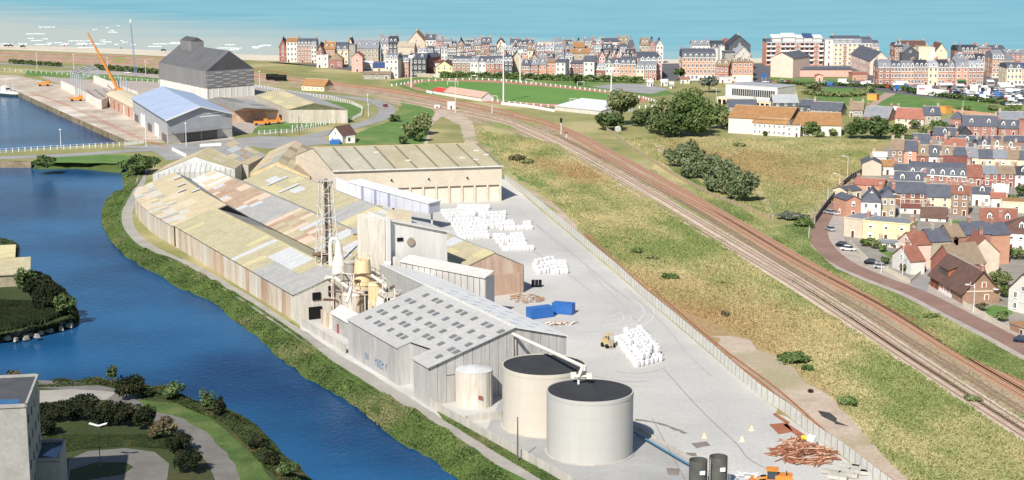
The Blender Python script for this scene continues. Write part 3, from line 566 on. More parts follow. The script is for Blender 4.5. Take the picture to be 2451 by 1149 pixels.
# --- front shed with dark rooflights
def front_shed():
    o = F(-34, 0); t = thing('front_shed', 'wide grey shed nearest the tanks, its roof dotted with dark rooflights', 'warehouse', o)
    mg = M('shed_grey_wall', 'b8b6b3', 'a3a19e', .35, amt=.5, streak=True, bump=.2); mr = M('shed_roof_grey', 'b4b4b2', 'aaaaa8', .12, amt=.4, bump=.3, bscale=4); mrw = M('shed_roof_white', 'dcdcda', 'd2d2d0', .12, amt=.35)
    u0, u1, u2 = -34, -61.5, -77; vr_, vv = 18, 29.5; ze, zr, zq, zn = 8, 13.6, 10.6, 7
    def L_(u, v): return Vector((0,0,0))+F(u, v)-o
    def Z(p, z): q = Vector(p); q.z = z; return q
    def zl(v): return ze+(zr-ze)*v/vr_
    def zrr(v): return zr+(zq-zr)*(v-vr_)/(vv-vr_)
    zf0 = ze                                            # wing at the front: same slope
    strips = [(0, 5.2), (5.2, 11.6), (11.6, 18)]
    for k, (v0, v1) in enumerate(strips):
        uu = [u0, -41, -48, -55, u1] if k == 0 else [u0, -41, -48, -55, -62, -69.5, u2-.5]
        for a, b in zip(uu, uu[1:]):
            v0_ = v0-.5 if k == 0 else v0
            MB().slab([Z(L_(a-.03, v0_), zl(v0_)), Z(L_(b+.03, v0_), zl(v0_)), Z(L_(b+.03, v1-.03), zl(v1)), Z(L_(a-.03, v1-.03), zl(v1))], .16).build('roof_panel', mr, t)
    MB().slab([Z(L_(-69.5+.03, -.9), zl(-.9)), Z(L_(u2-.5, -.9), zl(-.9)), Z(L_(u2-.5, 5.17), zl(5.2)), Z(L_(-69.5+.03, 5.17), zl(5.2))], .16).build('roof_panel', mr, t)
    MB().slab([Z(L_(u1-.03, 2.6), zl(2.6)-.02), Z(L_(-69.47, 3.6), zl(3.6)-.02), Z(L_(-69.47, 5.17), zl(5.2)), Z(L_(u1-.03, 5.17), zl(5.2))], .16).build('roof_panel', mr, t)
    for a, b in zip([u0, -41, -48, -55, -62, -69.5], [-41, -48, -55, -62, -69.5, u2-.5]):
        for v0, v1 in ((18, 22), (22, 26), (26, 30)):
            MB().slab([Z(L_(a-.03, v0+.03), zrr(v0)), Z(L_(b+.03, v0+.03), zrr(v0)), Z(L_(b+.03, v1), zrr(v1)), Z(L_(a-.03, v1), zrr(v1))], .16).build('roof_panel', mrw, t)
    MB().tube(Z(L_(u0, 18), zr+.1), Z(L_(u2-.5, 18), zr+.1), .22, 4).build('ridge_cap', rm('white'), t)
    md = M('rooflight', '74767a', '686a6e', .5, amt=.2)
    k = 0
    for i, u in enumerate(np.arange(-37, -74, -6.0)):
        for j, v in enumerate((2.0, 5.0, 8.0, 11.2, 14.6)):
            if v < 5 and -69 < u-1 < -60: continue
            pat = ((i+j*2) % 3)
            for q in ((0, 2.3) if (i+j) % 2 else (1.2,)):
                uu, v_ = u-.4*j-q, v
                if uu < u2+.9: continue
                MB().slab([Z(L_(uu, v_), zl(v_)+.1), Z(L_(uu-1.35, v_), zl(v_)+.1), Z(L_(uu-1.35, v_+1.3), zl(v_+1.6)+.1), Z(L_(uu, v_+1.3), zl(v_+1.6)+.1)], .1).build('rooflight', md, t)
        for v in (19.5, 22.5, 26):
            MB().slab([Z(L_(u-.4*v+9, v), zrr(v)+.1), Z(L_(u-.4*v+8.2, v), zrr(v)+.1), Z(L_(u-.4*v+8.2, v+1.8), zrr(v+1.8)+.1), Z(L_(u-.4*v+9, v+1.8), zrr(v+1.8)+.1)], .08).build('rooflight', M('rooflight_pale', 'b3b9c4', None, .4), t) if u-.4*v+8 > u2 else None
    wall_panels(t, o, F(u0, 0), F(u1, 0), ze-.3, [mg], 5.5)
    wall_panels(t, o, F(-70, -.4), F(u2, -.4), ze-.6, [mg], 3.4)
    wall_poly(t, o, [F(u1,0,0), F(u1,0,ze-.3), F(u1,2.6,zl(2.6)-.3), F(u1,2.6,0)], mg, flip=True)
    wall_poly(t, o, [F(u1,2.6,0), F(u1,2.6,zl(2.6)-.4), F(-70,3.6,zl(3.6)-.4), F(-70,3.6,0)], mg)
    wall_poly(t, o, [F(-70,-.4,0), F(-70,-.4,ze-.6), F(-70,3.6,zl(3.6)-.4), F(-70,3.6,0)], mg)
    n = 16
    for i in range(n):
        v0, v1 = -.4+29.8*i/n+.05, -.4+29.8*(i+1)/n-.05
        f = lambda v: (zl(v) if v < 18 else zrr(v))-.35
        z0_ = 0
        if i == 2: z0_ = 5.6
        pu = u2+ru(0, .05)
        s = [F(pu,v0), F(pu,v1), F(pu+.4,v1), F(pu+.4,v0)]; zz = [f(v0), f(v1), f(v1), f(v0)]
        MB().hexa([W3(x, z0_)-o for x in s], [W3(x, z)-o for x, z in zip(s, zz)]).build('wall_panel', mg, t)
    s = [F(u2+.05,3.36), F(u2+.05,5.14), F(u2+.4,5.14), F(u2+.4,3.36)]; MB().hexa([x-o for x in s], [W3(x, 5.4)-o for x in s]).build('wall_panel', mg, t)
    s = [F(u2+.6,3.3), F(u2+.6,5.2), F(u2+.9,5.2), F(u2+.9,3.3)]; MB().hexa([x-o for x in s], [W3(x, 7)-o for x in s]).build('opening', m_dark, t)
    wall_poly(t, o, [F(u0,0,0), F(u0,0,ze-.3), F(u0,18,zr-.3), F(u0,29.4,zq-.3), F(u0,29.4,0)], mg)
    for a, b in ((-8, -16), (-16, -25), (-25, -33.9)):              # the far half of the roof runs on behind the ridge end
        for v0, v1 in ((18, 22), (22, 26), (26, 30)):
            MB().slab([Z(L_(a-.03, v0+.03), zrr(v0)), Z(L_(b+.03, v0+.03), zrr(v0)), Z(L_(b+.03, v1), zrr(v1)), Z(L_(a-.03, v1), zrr(v1))], .16).build('roof_panel', mrw, t)
    for k in range(7): wall_poly(t, o, [F(-34+26*k/7,18,6), F(-34+26*k/7,18,zr-.25), F(-34+26*(k+.96)/7,18,zr-.25), F(-34+26*(k+.96)/7,18,6)], rm('grey'), 'wall_panel')
    wall_poly(t, o, [F(u0,29.4,0), F(u0,29.4,zq-.3), F(u2,29.4,zq-.3), F(u2,29.4,0)], mg, flip=True)
    mgf = M('graffiti_blue', '7f93ad', '8e9cae', 1.2, amt=.4)          # spray-painted tags on the river wall
    def strokes(u_, z_, h, segs, name):
        mb = MB()
        for (x0, y0, x1, y1) in segs:
            mb.tube(F(u_-x0*h, -.32, z_+y0*h)-o, F(u_-x1*h, -.32, z_+y1*h)-o, .09, 4)
        mb.build(name, mgf, t)
    G = [(0,0,0,1),(0,1,.5,1),(0,0,.5,0),(.5,0,.5,.5),(.5,.5,.3,.5)]
    Uc = [(0,1,0,0),(0,0,.5,0),(.5,0,.5,1)]; R_ = [(0,0,0,1),(0,1,.5,.8),(.5,.8,0,.5),(0,.5,.5,0)]; Yc = [(0,1,.3,.5),(.6,1,.3,.5),(.3,.5,.3,0)]
    x = -49.5
    for sg, w_ in ((R_, 1.2), (Uc, 1.2), (G, 1.2), (R_, 1.6), (Yc, 1)):
        strokes(x, 1.6, 1.5, sg, 'graffiti'); x -= w_
    strokes(-44, 1.8, 1.1, G, 'graffiti'); strokes(-45, 1.8, 1.1, Uc, 'graffiti'); strokes(-72.5, 1.6, 1.2, Yc+[(.8,0,.8,1)], 'graffiti')
front_shed()
# --- low monitor shed with ribbed side, behind the front shed roof
def monitor():
    a, b = P(958,627,12.8), P(1163,667,10.6); a0 = Vector((a.x, a.y, zat(958,655,a.y))); b0 = Vector((b.x, b.y, zat(1163,690,b.y)))
    o = W3(a, 0); t = thing('ribbed_low_shed', 'long low white shed with ribbed side between the tower and rusty gable', 'shed', o)
    d = (b-a); d.z = 0; d.normalize(); n = Vector((-d.y, d.x, 0)); m = M('rib_side', 'c4c2be', 'b2afa9', .4, amt=.4, streak=True)
    N_ = 14
    for i in range(N_):
        p0, p1 = a.lerp(b, i/N_+.003)-o, a.lerp(b, (i+1)/N_-.003)-o
        MB().hexa([W3(p0,0), W3(p1,0), W3(p1,0)+n*.3, W3(p0,0)+n*.3], [p0, p1, p1+n*.3, p0+n*.3]).build('wall_panel', m, t)
    MB().slab([a-o-n*.4+Vector((0,0,.3)), b-o-n*.4+Vector((0,0,.3)), b-o+n*5+Vector((0,0,.9)), a-o+n*5+Vector((0,0,.9))], .25).build('roof', rm('white'), t)
    MB().hexa([W3(b,0)-o, W3(b,0)-o+n*5, W3(b,0)-o+n*5-d*.3, W3(b,0)-o-d*.3], [b-o, b-o+n*5, b-o+n*5-d*.3, b-o-d*.3]).build('end_wall', m, t)
    c, e = P(940,615,13.5), P(958,627,12.8)
    MB().hexa([W3(c,4)-o, W3(e,4)-o, W3(e,4)-o+n*4, W3(c,4)-o+n*4], [c-o, e-o, e-o+n*4, c-o+n*4]).build('head_wall', m, t)
monitor()
# --- lattice tower, chimney, vessels
def lattice():
    base = F(12, 7.5, 8); o = P(786,728)
    t = thing('lattice_tower', 'white steel lattice tower carrying the flue above the sheds', 'tower', o, .45)
    m = M('steel_white', 'd9d6d0', 'b8ab98', .6, amt=.6, rough=.5); z0, z1, r0, r1 = 10, 30.5, 2.3, 1.2
    cs = [(-1,-1),(1,-1),(1,1),(-1,1)]
    R = lambda z: r0+(r1-r0)*(z-z0)/(z1-z0)
    for cx_, cy_ in cs: MB().tube((cx_*r0,cy_*r0,0),(cx_*r0,cy_*r0,z0),.18,6).build('leg', m, t); MB().tube((cx_*r0,cy_*r0,z0),(cx_*r1,cy_*r1,z1),.16,6).build('leg', m, t)
    zs = [z0+i*(z1-z0)/7 for i in range(8)]
    for i, z in enumerate(zs):
        mb = MB()
        for k in range(4):
            a, b = cs[k], cs[(k+1)%4]; mb.tube((a[0]*R(z),a[1]*R(z),z),(b[0]*R(z),b[1]*R(z),z),.1,4)
        mb.build('ring', m, t)
        if i < 7:
            for k in range(4):
                a, b = cs[k], cs[(k+1)%4]; zz = zs[i+1]
                if (i+k) % 2: a, b = b, a
                MB().tube((a[0]*R(z),a[1]*R(z),z),(b[0]*R(zz),b[1]*R(zz),zz),.08,4).build('brace', m, t)
    MB().box(-1.7,1.7,-1.7,1.7,30.5,30.75).build('platform', m, t); mb = MB()
    for k in range(4):
        a, b = cs[k], cs[(k+1)%4]; mb.tube((a[0]*1.7,a[1]*1.7,31.8),(b[0]*1.7,b[1]*1.7,31.8),.06,4); mb.tube((a[0]*1.7,a[1]*1.7,30.7),(a[0]*1.7,a[1]*1.7,31.9),.06,4)
    mb.build('railing', m, t)
    MB().tube((0,0,9),(0,0,31),.42,12).build('flue', M('flue_grey', '8a8580', '6e6862', .6, amt=.6), t)
    MB().box(-2.7,2.7,-2.7,2.7,10,10.3).build('platform', m, t)
    for x, y, z, r, h in ((-1.4,-1.4,10.3,.7,1.6),(1.2,-1.6,10.3,.5,2.2),(-2,-.3,12,.6,1.2)): MB().cyl(x,y,z,z+h,r).build('vessel', M('vessel_rust', '8d7462', '5b463a', .8, amt=.8), t)
    MB().tube((-4,-1,13),(1,-1.8,12.4),.45,8).build('pipe', M('vessel_rust', ''), t)
lattice()
def steel_things():
    o = P(784,706,0); t = thing('chimney_pole', 'tall thin grey chimney pipe standing in front of the lattice tower', 'chimney', o)
    MB().cyl(0,0,0,zat(783,470,o.y),.42,.36,12).build('pipe', M('pipe_grey', '9b9a98', '7d7b78', .5, amt=.5), t)
    mb = MB()
    for k in range(8): mb.cyl(0,0,3*k+2,3*k+2.15,.5,.5,12)
    mb.build('collars', m_conc, t)
    mc = M('cyclone_white', 'e0ddd6', 'cfc7b8', .4, amt=.4, rough=.5)
    o = P(814,752); t = thing('dust_cyclone', 'white dust cyclone with curved pipe beside the lattice tower', 'cyclone', o)
    MB().cyl(0,0,4,12,1.7,n=20).build('body', mc, t); MB().cyl(0,0,12,14.8,1.7,.9,20).build('cone', mc, t); MB().cyl(0,0,0,4,1.0,1.7,20).build('hopper', mc, t); MB().cyl(0,0,14.8,17.2,.9,.8,16).build('neck', mc, t)
    mb = MB(); pts = [(0,0,17),(-.3,0,18),(-1,0,18.5),(-1.8,0,18),(-2,0,16.6),(-2,0,12)]
    for a, b in zip(pts, pts[1:]): mb.tube(a, b, .5, 10)
    mb.build('elbow_pipe', mc, t)
    o = P(840,757); t = thing('grey_filter_drum', 'grey filter drum between the white cyclone and the cream tank', 'drum', o)
    MB().cyl(0,0,0,13,1.3,n=20).build('body', M('drum_grey', 'a9a7a3', '8f8c87', .5, amt=.5), t); MB().cyl(0,0,13,13.3,1.5,n=20).build('lid', m_conc, t)
    o = P(870,762); t = thing('cream_tank', 'cream conical tank on legs left of the tall building', 'tank', o)
    mt = M('tank_cream', 'e3cda4', 'd6bb8c', .4, amt=.4, rough=.6)
    MB().cyl(0,0,9.2,14.2,2.2,1.8,24).build('body', mt, t); MB().cyl(0,0,8.4,9.1,2.5,n=24).build('rim', mt, t); MB().cyl(0,0,4.8,8.4,1.0,2.3,20).build('hopper', mt, t)
    for k in range(4): MB().tube((2*math.cos(k*1.57+.8),2*math.sin(k*1.57+.8),0),(2*math.cos(k*1.57+.8),2*math.sin(k*1.57+.8),8.4),.15,6).build('leg', mt, t)
    mb = MB()
    for k in range(10): a = k*.628; mb.tube((1.7*math.cos(a),1.7*math.sin(a),14.2),(1.7*math.cos(a),1.7*math.sin(a),15.2),.06,4); mb.tube((1.7*math.cos(a),1.7*math.sin(a),15.2),(1.7*math.cos(a+.628),1.7*math.sin(a+.628),15.2),.06,4)
    mb.build('railing', mt, t)
    o = P(934,768); t = thing('white_drum', 'round white drum with conveyor legs below the tall building', 'tank', o)
    MB().cyl(0,0,9.4,11.4,1.6,n=24).build('drum', mc, t); MB().cyl(0,0,11.4,11.7,1.8,n=24).build('lid', mc, t); MB().cyl(0,0,6,9.4,.6,1.5,20).build('hopper', mc, t)
    for k in range(4): MB().tube((1.6*math.cos(k*1.57+.4),1.6*math.sin(k*1.57+.4),0),(1.6*math.cos(k*1.57+.4),1.6*math.sin(k*1.57+.4),9.4),.12,6).build('leg', mc, t)
    mb = MB(); pts = [(-1,-.5,8.5),(-2.4,-1,7.2),(-2.6,-1,3),(-1.8,-1.6,0)]
    for a, b in zip(pts, pts[1:]): mb.tube(a, b, .3, 8)
    mb.build('pipe', mc, t)
    # inclined conveyor with truss sides
    a, b = P(915,668,10.5), P(962,722,5.0); o = W3(a, 0); t = thing('inclined_conveyor', 'white inclined truss conveyor running down to the hollow', 'conveyor', o)
    d = (b-a); nn = Vector((-d.y, d.x, 0)).normalized()*.9
    for s in (-1, 1):
        MB().tube(a-o+nn*s, b-o+nn*s, .14, 4).build('rail', mc, t); MB().tube(a-o+nn*s+Vector((0,0,1.1)), b-o+nn*s+Vector((0,0,1.1)), .1, 4).build('rail', mc, t)
        mb = MB()
        for k in range(8): p, q = (a.lerp(b, k/8)-o+nn*s), (a.lerp(b, (k+1)/8)-o+nn*s+Vector((0,0,1.1))); mb.tube(p, q, .07, 4)
        mb.build('brace', mc, t)
    MB().slab([a-o-nn, b-o-nn, b-o+nn, a-o+nn], .15).build('belt', M('belt', '6a6764', None, .5), t)
    a, b = P(935,676,9.5), P(998,702,8.6); o = W3(a, 0); t = thing('walkway_gallery', 'white railed walkway slanting from the drum to the shed roof', 'walkway', o)
    d = (b-a); nn = Vector((-d.y, d.x, 0)).normalized()*1.1
    MB().slab([a-o-nn, b-o-nn, b-o+nn, a-o+nn], .2).build('deck', m_conc, t)
    for s in (-1, 1):
        mb = MB(); mb.tube(a-o+nn*s+Vector((0,0,1.3)), b-o+nn*s+Vector((0,0,1.3)), .07, 4)
        for k in range(11): p = a.lerp(b, k/10)-o+nn*s; mb.tube(p, p+Vector((0,0,1.3)), .05, 4)
        mb.build('railing', mc, t)
    for k in (.1,.5,.95): p = a.lerp(b, k)-o; MB().tube(p, W3(p, 0), .15, 6).build('leg', mc, t)
    # silos below, ribbed white cylinders
    for (px, py, r, h, nm, lb) in ((848,772,2.6,6.8,'ribbed_silo','squat ribbed white silo under the cream tank'), (900,778,1.6,9.5,'cream_silo','slim cream silo right of the squat ribbed silo')):
        o = W3(P(px,py,0), 0); t = thing(nm, lb, 'silo', o); m = M('silo_rib', 'd6d0c4', 'b59f86', .6, amt=.7, streak=True) if nm == 'ribbed_silo' else M('tank_cream', '')
        MB().cyl(0,0,0,h,r,n=24).build('body', m, t); MB().cyl(0,0,h,h+.5,r+.15,r*.9,24).build('lid', m, t)
        for k in range(12): a = k*.524; MB().tube((r*math.cos(a),r*math.sin(a),0),(r*math.cos(a),r*math.sin(a),h),.09,4).build('rib', m, t)
    a, b = P(972,742,0), P(1000,722,0); o = W3(a, 0)
    for i, (px, py, r) in enumerate(((966,706,1.0),(984,703,.9),(946,720,1.0))):
        o = P(px, py, 7.4); tt = thing('round_motor', ['white round motor housing near the conveyor foot','white round motor housing under the walkway end','white round motor housing left of the conveyor foot'][i], 'motor', W3(o, 0))
        MB().tube((-1.2,0,7.4),(1.2,.3,7.4),r,14).build('housing', mc, tt); MB().box(-.8,.8,-.6,.6,0,6.5).build('plinth', m_conc, tt)
    o = W3(P(830,600,7), 0); t = thing('roof_hut', 'small ochre hut with grey mono-pitch roof between the sheds', 'hut', W3(P(868,600,7), 0))
    MB().box(-2.2,2.2,-2,2,6,12).build('wall', M('hut_ochre', 'c9ad80', 'ad8d62', .5), t); MB().slab([(-2.8,-2.5,12.1),(2.8,-2.5,12.6),(2.8,2.5,13.2),(-2.8,2.5,12.7)], .25).build('roof', rm('grey'), t); MB().box(-1.2,0,-2.08,-1.9,8.6,10.6).build('window', m_dark, t)
steel_things()
# --- small gate house and walls by the path
def gatehouse():
    a = F(-20.5, 4.5); ang = math.atan2(-UU.y, -UU.x)
    t = thing('gate_hut', 'small grey pitched hut beside the gate on the river side', 'hut', F(-12, 4.6), ang)
    mw = M('gate_grey', 'b2b1ae', '9d9b97', .4, amt=.4)
    MB().box(0,12,0,4.6,0,4).build('wall', mw, t); MB().hexa([(0,0,4),(.2,0,4),(.2,4.6,4),(0,4.6,4)],[(0,2.29,5.6),(.2,2.29,5.6),(.2,2.31,5.6),(0,2.31,5.6)]).build('gable_wall', mw, t)
    MB().hexa([(11.8,0,4),(12,0,4),(12,4.6,4),(11.8,4.6,4)],[(11.8,2.29,5.6),(12,2.29,5.6),(12,2.31,5.6),(11.8,2.31,5.6)]).build('gable_wall', mw, t)
    for s in (0, 1): y0, y1 = (-.4, 2.3) if s == 0 else (5, 2.3); MB().slab([(-.4,y0,3.95),(12.4,y0,3.95),(12.4,y1,5.75),(-.4,y1,5.75)], .15).build('roof', rm('white'), t)
    MB().box(11.9,12.1,2.8,3.9,0,2.6).build('door', m_dark, t); MB().box(3,4,-.1,.1,0,2.2).build('red_panel', M('red_panel', 'a64b3a', None, .4), t)
    t = thing('link_building', 'low grey lean-to linking the gate hut and the big front shed', 'shed', F(-17, 8.5), ang)
    MB().hexa([(0,0,0),(15,0,0),(15,9,0),(0,9,0)], [(0,0,3.6),(15,0,3.6),(15,9,6.4),(0,9,6.4)]).build('wall', mw, t); MB().slab([(-.2,-.3,3.8),(15.2,-.3,3.8),(15.2,9.2,6.7),(-.2,9.2,6.7)], .2).build('roof', rm('grey'), t)
gatehouse()
def pipework():
    r_ = random.Random(21); mc = M('cyclone_white', ''); mr_ = M('vessel_rust', '')
    o = F(-12, 14); t = thing('pipe_rack', 'tangle of white and rusty pipes on steel posts between the silos and front shed', 'pipe rack', o)
    for k in range(26):
        u, v, h = -2-r_.random()*24, 7+r_.random()*11, r_.uniform(5, 12)
        MB().tube(F(u,v)-o, F(u,v,h)-o, .13, 4).build('post', mc if k % 3 else mr_, t)
        if k % 2 == 0: MB().tube(F(u,v,h)-o, F(u+r_.uniform(-5,5), v+r_.uniform(-4,4), h+r_.uniform(-3,1))-o, r_.uniform(.12,.4), 6).build('pipe', mc if k % 4 else mr_, t)
        else: MB().tube(F(u,v,h)-o, F(u+r_.uniform(-4,4), v+r_.uniform(-4,4), h)-o, .12, 4).build('beam', mc, t)
    for (u, v, z, a, b) in ((-3,12,7.5,5,4),(-9,15,6.5,6,4),(-16,14,8.5,5,5),(-4,19,9.5,5,3)):
        q = [F(u,v,z), F(u-a,v,z), F(u-a,v+b,z), F(u,v+b,z)]; MB().slab([x-o for x in q], .2).build('platform', M('platform_dust', 'cfc7ba', 'a89c8c', .6, amt=.7), t)
        mb = MB()
        for x, y in zip(q, q[1:]+q[:1]): mb.tube(x-o+Vector((0,0,1.1)), y-o+Vector((0,0,1.1)), .05, 4); mb.tube(x-o, x-o+Vector((0,0,1.1)), .05, 4)
        mb.build('railing', mc, t)
    a, b = F(-1,23,11), F(-22,12,5); t = thing('sloping_conveyor', 'long pale sloping conveyor dropping from the tall building over the silos', 'conveyor', W3(a,0)); o = W3(a,0); n = (b-a).cross(Vector((0,0,1))).normalized()*.8
    MB().hexa([a-o-n, b-o-n, b-o+n, a-o+n], [x+Vector((0,0,1.4)) for x in (a-o-n, b-o-n, b-o+n, a-o+n)]).build('casing', mc, t)
    for s in (.3,.6,.95): p = a.lerp(b, s)-o; MB().tube(p, W3(p,0), .2, 6).build('leg', mc, t)
    o = F(-7, 12); t = thing('curved_wall', 'stained curved concrete wall round the foot of the silos', 'wall', o)
    for k in range(9):
        a0, a1 = .2+k*.3, .2+(k+.95)*.3; R_ = 7.5; f = lambda a: Vector((-R_*math.cos(a), -R_*math.sin(a), 0))
        MB().hexa([f(a0), f(a1), f(a1)*1.05, f(a0)*1.05], [x+Vector((0,0,3.4)) for x in (f(a0), f(a1), f(a1)*1.05, f(a0)*1.05)]).build('panel', M('stained_wall', 'd8cdbd', 'b09a82', .5, amt=.7, streak=True), t)
pipework()
def slab_wall(name, label, pts, h, mat, w=4, px=True, postm=None, cat='wall', th=.14, step=False, g=None):
    pts = [P(*p) if px else Vector(p) for p in pts]; o = W3(pts[0], 0); t = thing(name, label, cat, o, 0, g); key = None; cache = {}
    for a, b in zip(pts, pts[1:]):
        Ln = (b-a).length; n = max(1, round(Ln/w)); d = (b-a)/Ln; ang = math.atan2(d.y, d.x); k = (round(Ln/n, 2))
        if k not in cache: cache[k] = (MB().box(.08, Ln/n-.08, -th/2, th/2, 0, h).mesh('panel', mat), MB().box(-.08,.08,-.11,.11,0,h+.12).mesh('post', postm or m_conc))
        for i in range(n):
            p = a+d*(Ln*i/n)-o; link('panel', cache[k][0], t, p, ang); link('post', cache[k][1], t, p, ang)
    link('post', cache[k][1], t, pts[-1]-o, ang)
    return t
m_fc = M('fence_concrete', 'd6d5ce', 'c6c4bc', .5, amt=.4)
slab_wall('yard_fence', 'long pale concrete panel fence dividing the yard from the railway land', [(1208,432),(1245,458),(1300,503),(1400,589),(1468,645),(1537,708),(1612,770),(1700,845),(1810,942),(1880,990),(1947,1044),(2020,1094),(2090,1148),(2160,1200)], 2.3, m_fc, 2.6, cat='fence', postm=M('post_grey', '8e9088', None, .4))
slab_wall('riverside_wall', 'low grey block wall between the tank apron and the riverside path', [F(-78,-.6),F(-130,1.5)], 1.7, m_conc, 2.6, px=False)
slab_wall('gate_wall', 'low grey wall along the path between the two riverside sheds', [F(-1,-.4),F(-33,-.4)], 1.9, m_conc, 2.6, px=False)
slab_wall('bund_wall', 'low concrete wall round the small rusty white tank', [P(1115,1012),P(1200,1000),P(1250,985)], 1.3, m_conc, 3, px=False)
# --- tanks
def tank(px, py_axis, zt, R_, label, name, top, side, extra=None, n=64):
    o = P(px, py_axis, 0); t = thing(name, label, 'tank', o)
    body = MB().cyl(0,0,.15,zt,R_,n=n).build('shell', side, t); body.data.polygons.foreach_set('use_smooth', [len(p.vertices) == 4 for p in body.data.polygons]); vs_ = body.data.vertices
    for e in body.data.edges: e.use_edge_sharp = abs(vs_[e.vertices[0]].co.z-vs_[e.vertices[1]].co.z) < 1e-4
    MB().cyl(0,0,zt+.02,zt+.22,R_-.25,n=n).build('roof', top, t)
    rim = MB()
    for i in range(n):
        a, b = 2*math.pi*i/n, 2*math.pi*(i+1)/n
        rim.hexa([((R_+.06)*math.cos(a),(R_+.06)*math.sin(a),zt-.3),((R_+.06)*math.cos(b),(R_+.06)*math.sin(b),zt-.3),((R_-.2)*math.cos(b),(R_-.2)*math.sin(b),zt-.3),((R_-.2)*math.cos(a),(R_-.2)*math.sin(a),zt-.3)],
                 [((R_+.06)*math.cos(a),(R_+.06)*math.sin(a),zt+.35),((R_+.06)*math.cos(b),(R_+.06)*math.sin(b),zt+.35),((R_-.2)*math.cos(b),(R_-.2)*math.sin(b),zt+.35),((R_-.2)*math.cos(a),(R_-.2)*math.sin(a),zt+.35)])
    rim.build('rim', side, t); MB().cyl(0,0,0,.2,R_+.3,n=n).build('base_ring', m_conc, t); return t, o
m_tank = M('tank_white', 'bab9b4', 'b0afaa', .2, amt=.3, rough=.7, fine=False, streak=True, lines=((0,0,1), 2.7, .025)); m_tank2 = M('tank_warm', 'c9c2b4', 'bfb7a8', .2, amt=.3, rough=.7, fine=False, streak=True, lines=((0,0,1), 2.7, .025)); m_ttop = M('tank_top_dark', '3c3d40', '333437', .3, amt=.5, streak=False, rough=.8)
tA, oA = tank(1302, 1018, 11.3, 7.7, 'large cream tank with dark flat top, the farther of the two', 'storage_tank', m_ttop, m_tank2)
tB, oB = tank(1411, 1081, 10.9, 7.55, 'large white tank with dark flat top, nearest the camera', 'storage_tank', m_ttop, m_tank)
o = P(1135, 968, 0); t = thing('small_tank', 'small rust-streaked white tank with pale domed lid beside the grey shed', 'tank', o)
ms = M('tank_streaky', 'd9d6cf', 'c6baa8', .6, amt=.6, streak=True); bd = MB().cyl(0,0,0,7,3.5,n=40).build('shell', ms, t)
MB().cyl(0,0,7,7.7,3.55,.8,40).build('lid', M('tank_lid', 'c9cbcc', 'b5b7b8', .5, amt=.4), t)
for k in range(14):
    a = k*.449; MB().tube((3.52*math.cos(a),3.52*math.sin(a),.1),(3.52*math.cos(a),3.52*math.sin(a),7),.05,4).build('rib', ms, t)
MB().box(.9,1.6,-3.62,-3.4,2.1,2.7).build('red_valve', M('red_panel', ''), t)
# overhead pipe from the shed ridge to the tanks
def overhead_pipe():
    a, b, c = F(-77.2, 17.6, 12.2), P(1395,877,14.5), P(1385,902,12.6); o = W3(a, 0)
    t = thing('overhead_pipe', 'white feed pipe running from the shed gable over to the tank tops', 'pipe', o); mp = M('pipe_cream', 'e6e0d2', None, .4, amt=.2, rough=.5)
    MB().tube(a-o, b-o, .34, 10).build('pipe', mp, t); MB().tube(b-o, c-o, .3, 10).build('pipe', mp, t)
    MB().tube(c-o, P(1372,898,12.6)-o, .3, 10).build('pipe', mp, t); d = P(1385,905,12.2); MB().tube(d-o, W3(d, 10.9)-o, .22, 8).build('down_pipe', mp, t)
    MB().tube(P(1385,902,12.6)-o, P(1410,900,12.4)-o, .22, 8).build('pipe', mp, t)
    for q in ((1372,898),(1410,900),(1395,880)): p = P(*q, 12.6)-o; MB().box(p.x-.45,p.x+.45,p.y-.45,p.y+.45,p.z-.45,p.z+.45).build('valve_box', mp, t)
    MB().tube(a-o, W3(a, 1)-o-UU*.2, .12, 6).build('drain_pipe', m_conc, t); MB().tube(W3(a,0)-o-UU*.5+UV_*.5, a-o-UU*.2+UV_*.5, .12, 6).build('drain_pipe', m_conc, t)
overhead_pipe()
# open-topped grey drums at the bottom
for i, (px, py, top) in enumerate(((1670,1172,1100),(1718,1168,1092))):
    o = P(px, py, 0); h = zat(px, top, o.y); r = 1.5; t = thing('open_drum', ['dark grey open drum with white label, left of the pair','dark grey open drum with white label, right of the pair'][i], 'drum', o, 0, 'pair of open grey drums')
    md = M('drum_dark', '5b5c58', '4c4d4a', .4, amt=.5); n = 28; mb = MB()
    for k in range(n):
        a, b = 2*math.pi*k/n, 2*math.pi*(k+1)/n
        mb.hexa([(r*math.cos(a),r*math.sin(a),0),(r*math.cos(b),r*math.sin(b),0),((r-.12)*math.cos(b),(r-.12)*math.sin(b),0),((r-.12)*math.cos(a),(r-.12)*math.sin(a),0)],
                [(r*math.cos(a),r*math.sin(a),h),(r*math.cos(b),r*math.sin(b),h),((r-.12)*math.cos(b),(r-.12)*math.sin(b),h),((r-.12)*math.cos(a),(r-.12)*math.sin(a),h)])
    mb.build('shell', md, t); MB().cyl(0,0,0,h-1.6,r-.13,n=n).build('contents', M('sludge', '8a8455', '6f6a44', .5), t); MB().box(.1,.95,-r-.06,-r+.3,h-2.1,h-1.5).build('label', m_white, t)
    mb = MB()
    for k in range(5): mb.tube((r*.9,-.9,h-.4-k*.5),(r*1.25,-1.0,h-.4-k*.5),.04,4)
    mb.tube((r*1.2,-1.1,0),(r*1.2,-1.1,h+.4),.05,4); mb.tube((r*.95,-1.3,0),(r*.95,-1.3,h+.4),.05,4); mb.build('ladder', m_conc, t)
slab_wall('apron_curb', 'blue pipe and low kerb wall running from the tank to the grey drums', [(1520,1022),(1570,1052),(1650,1098)], .5, m_conc, 2.5)
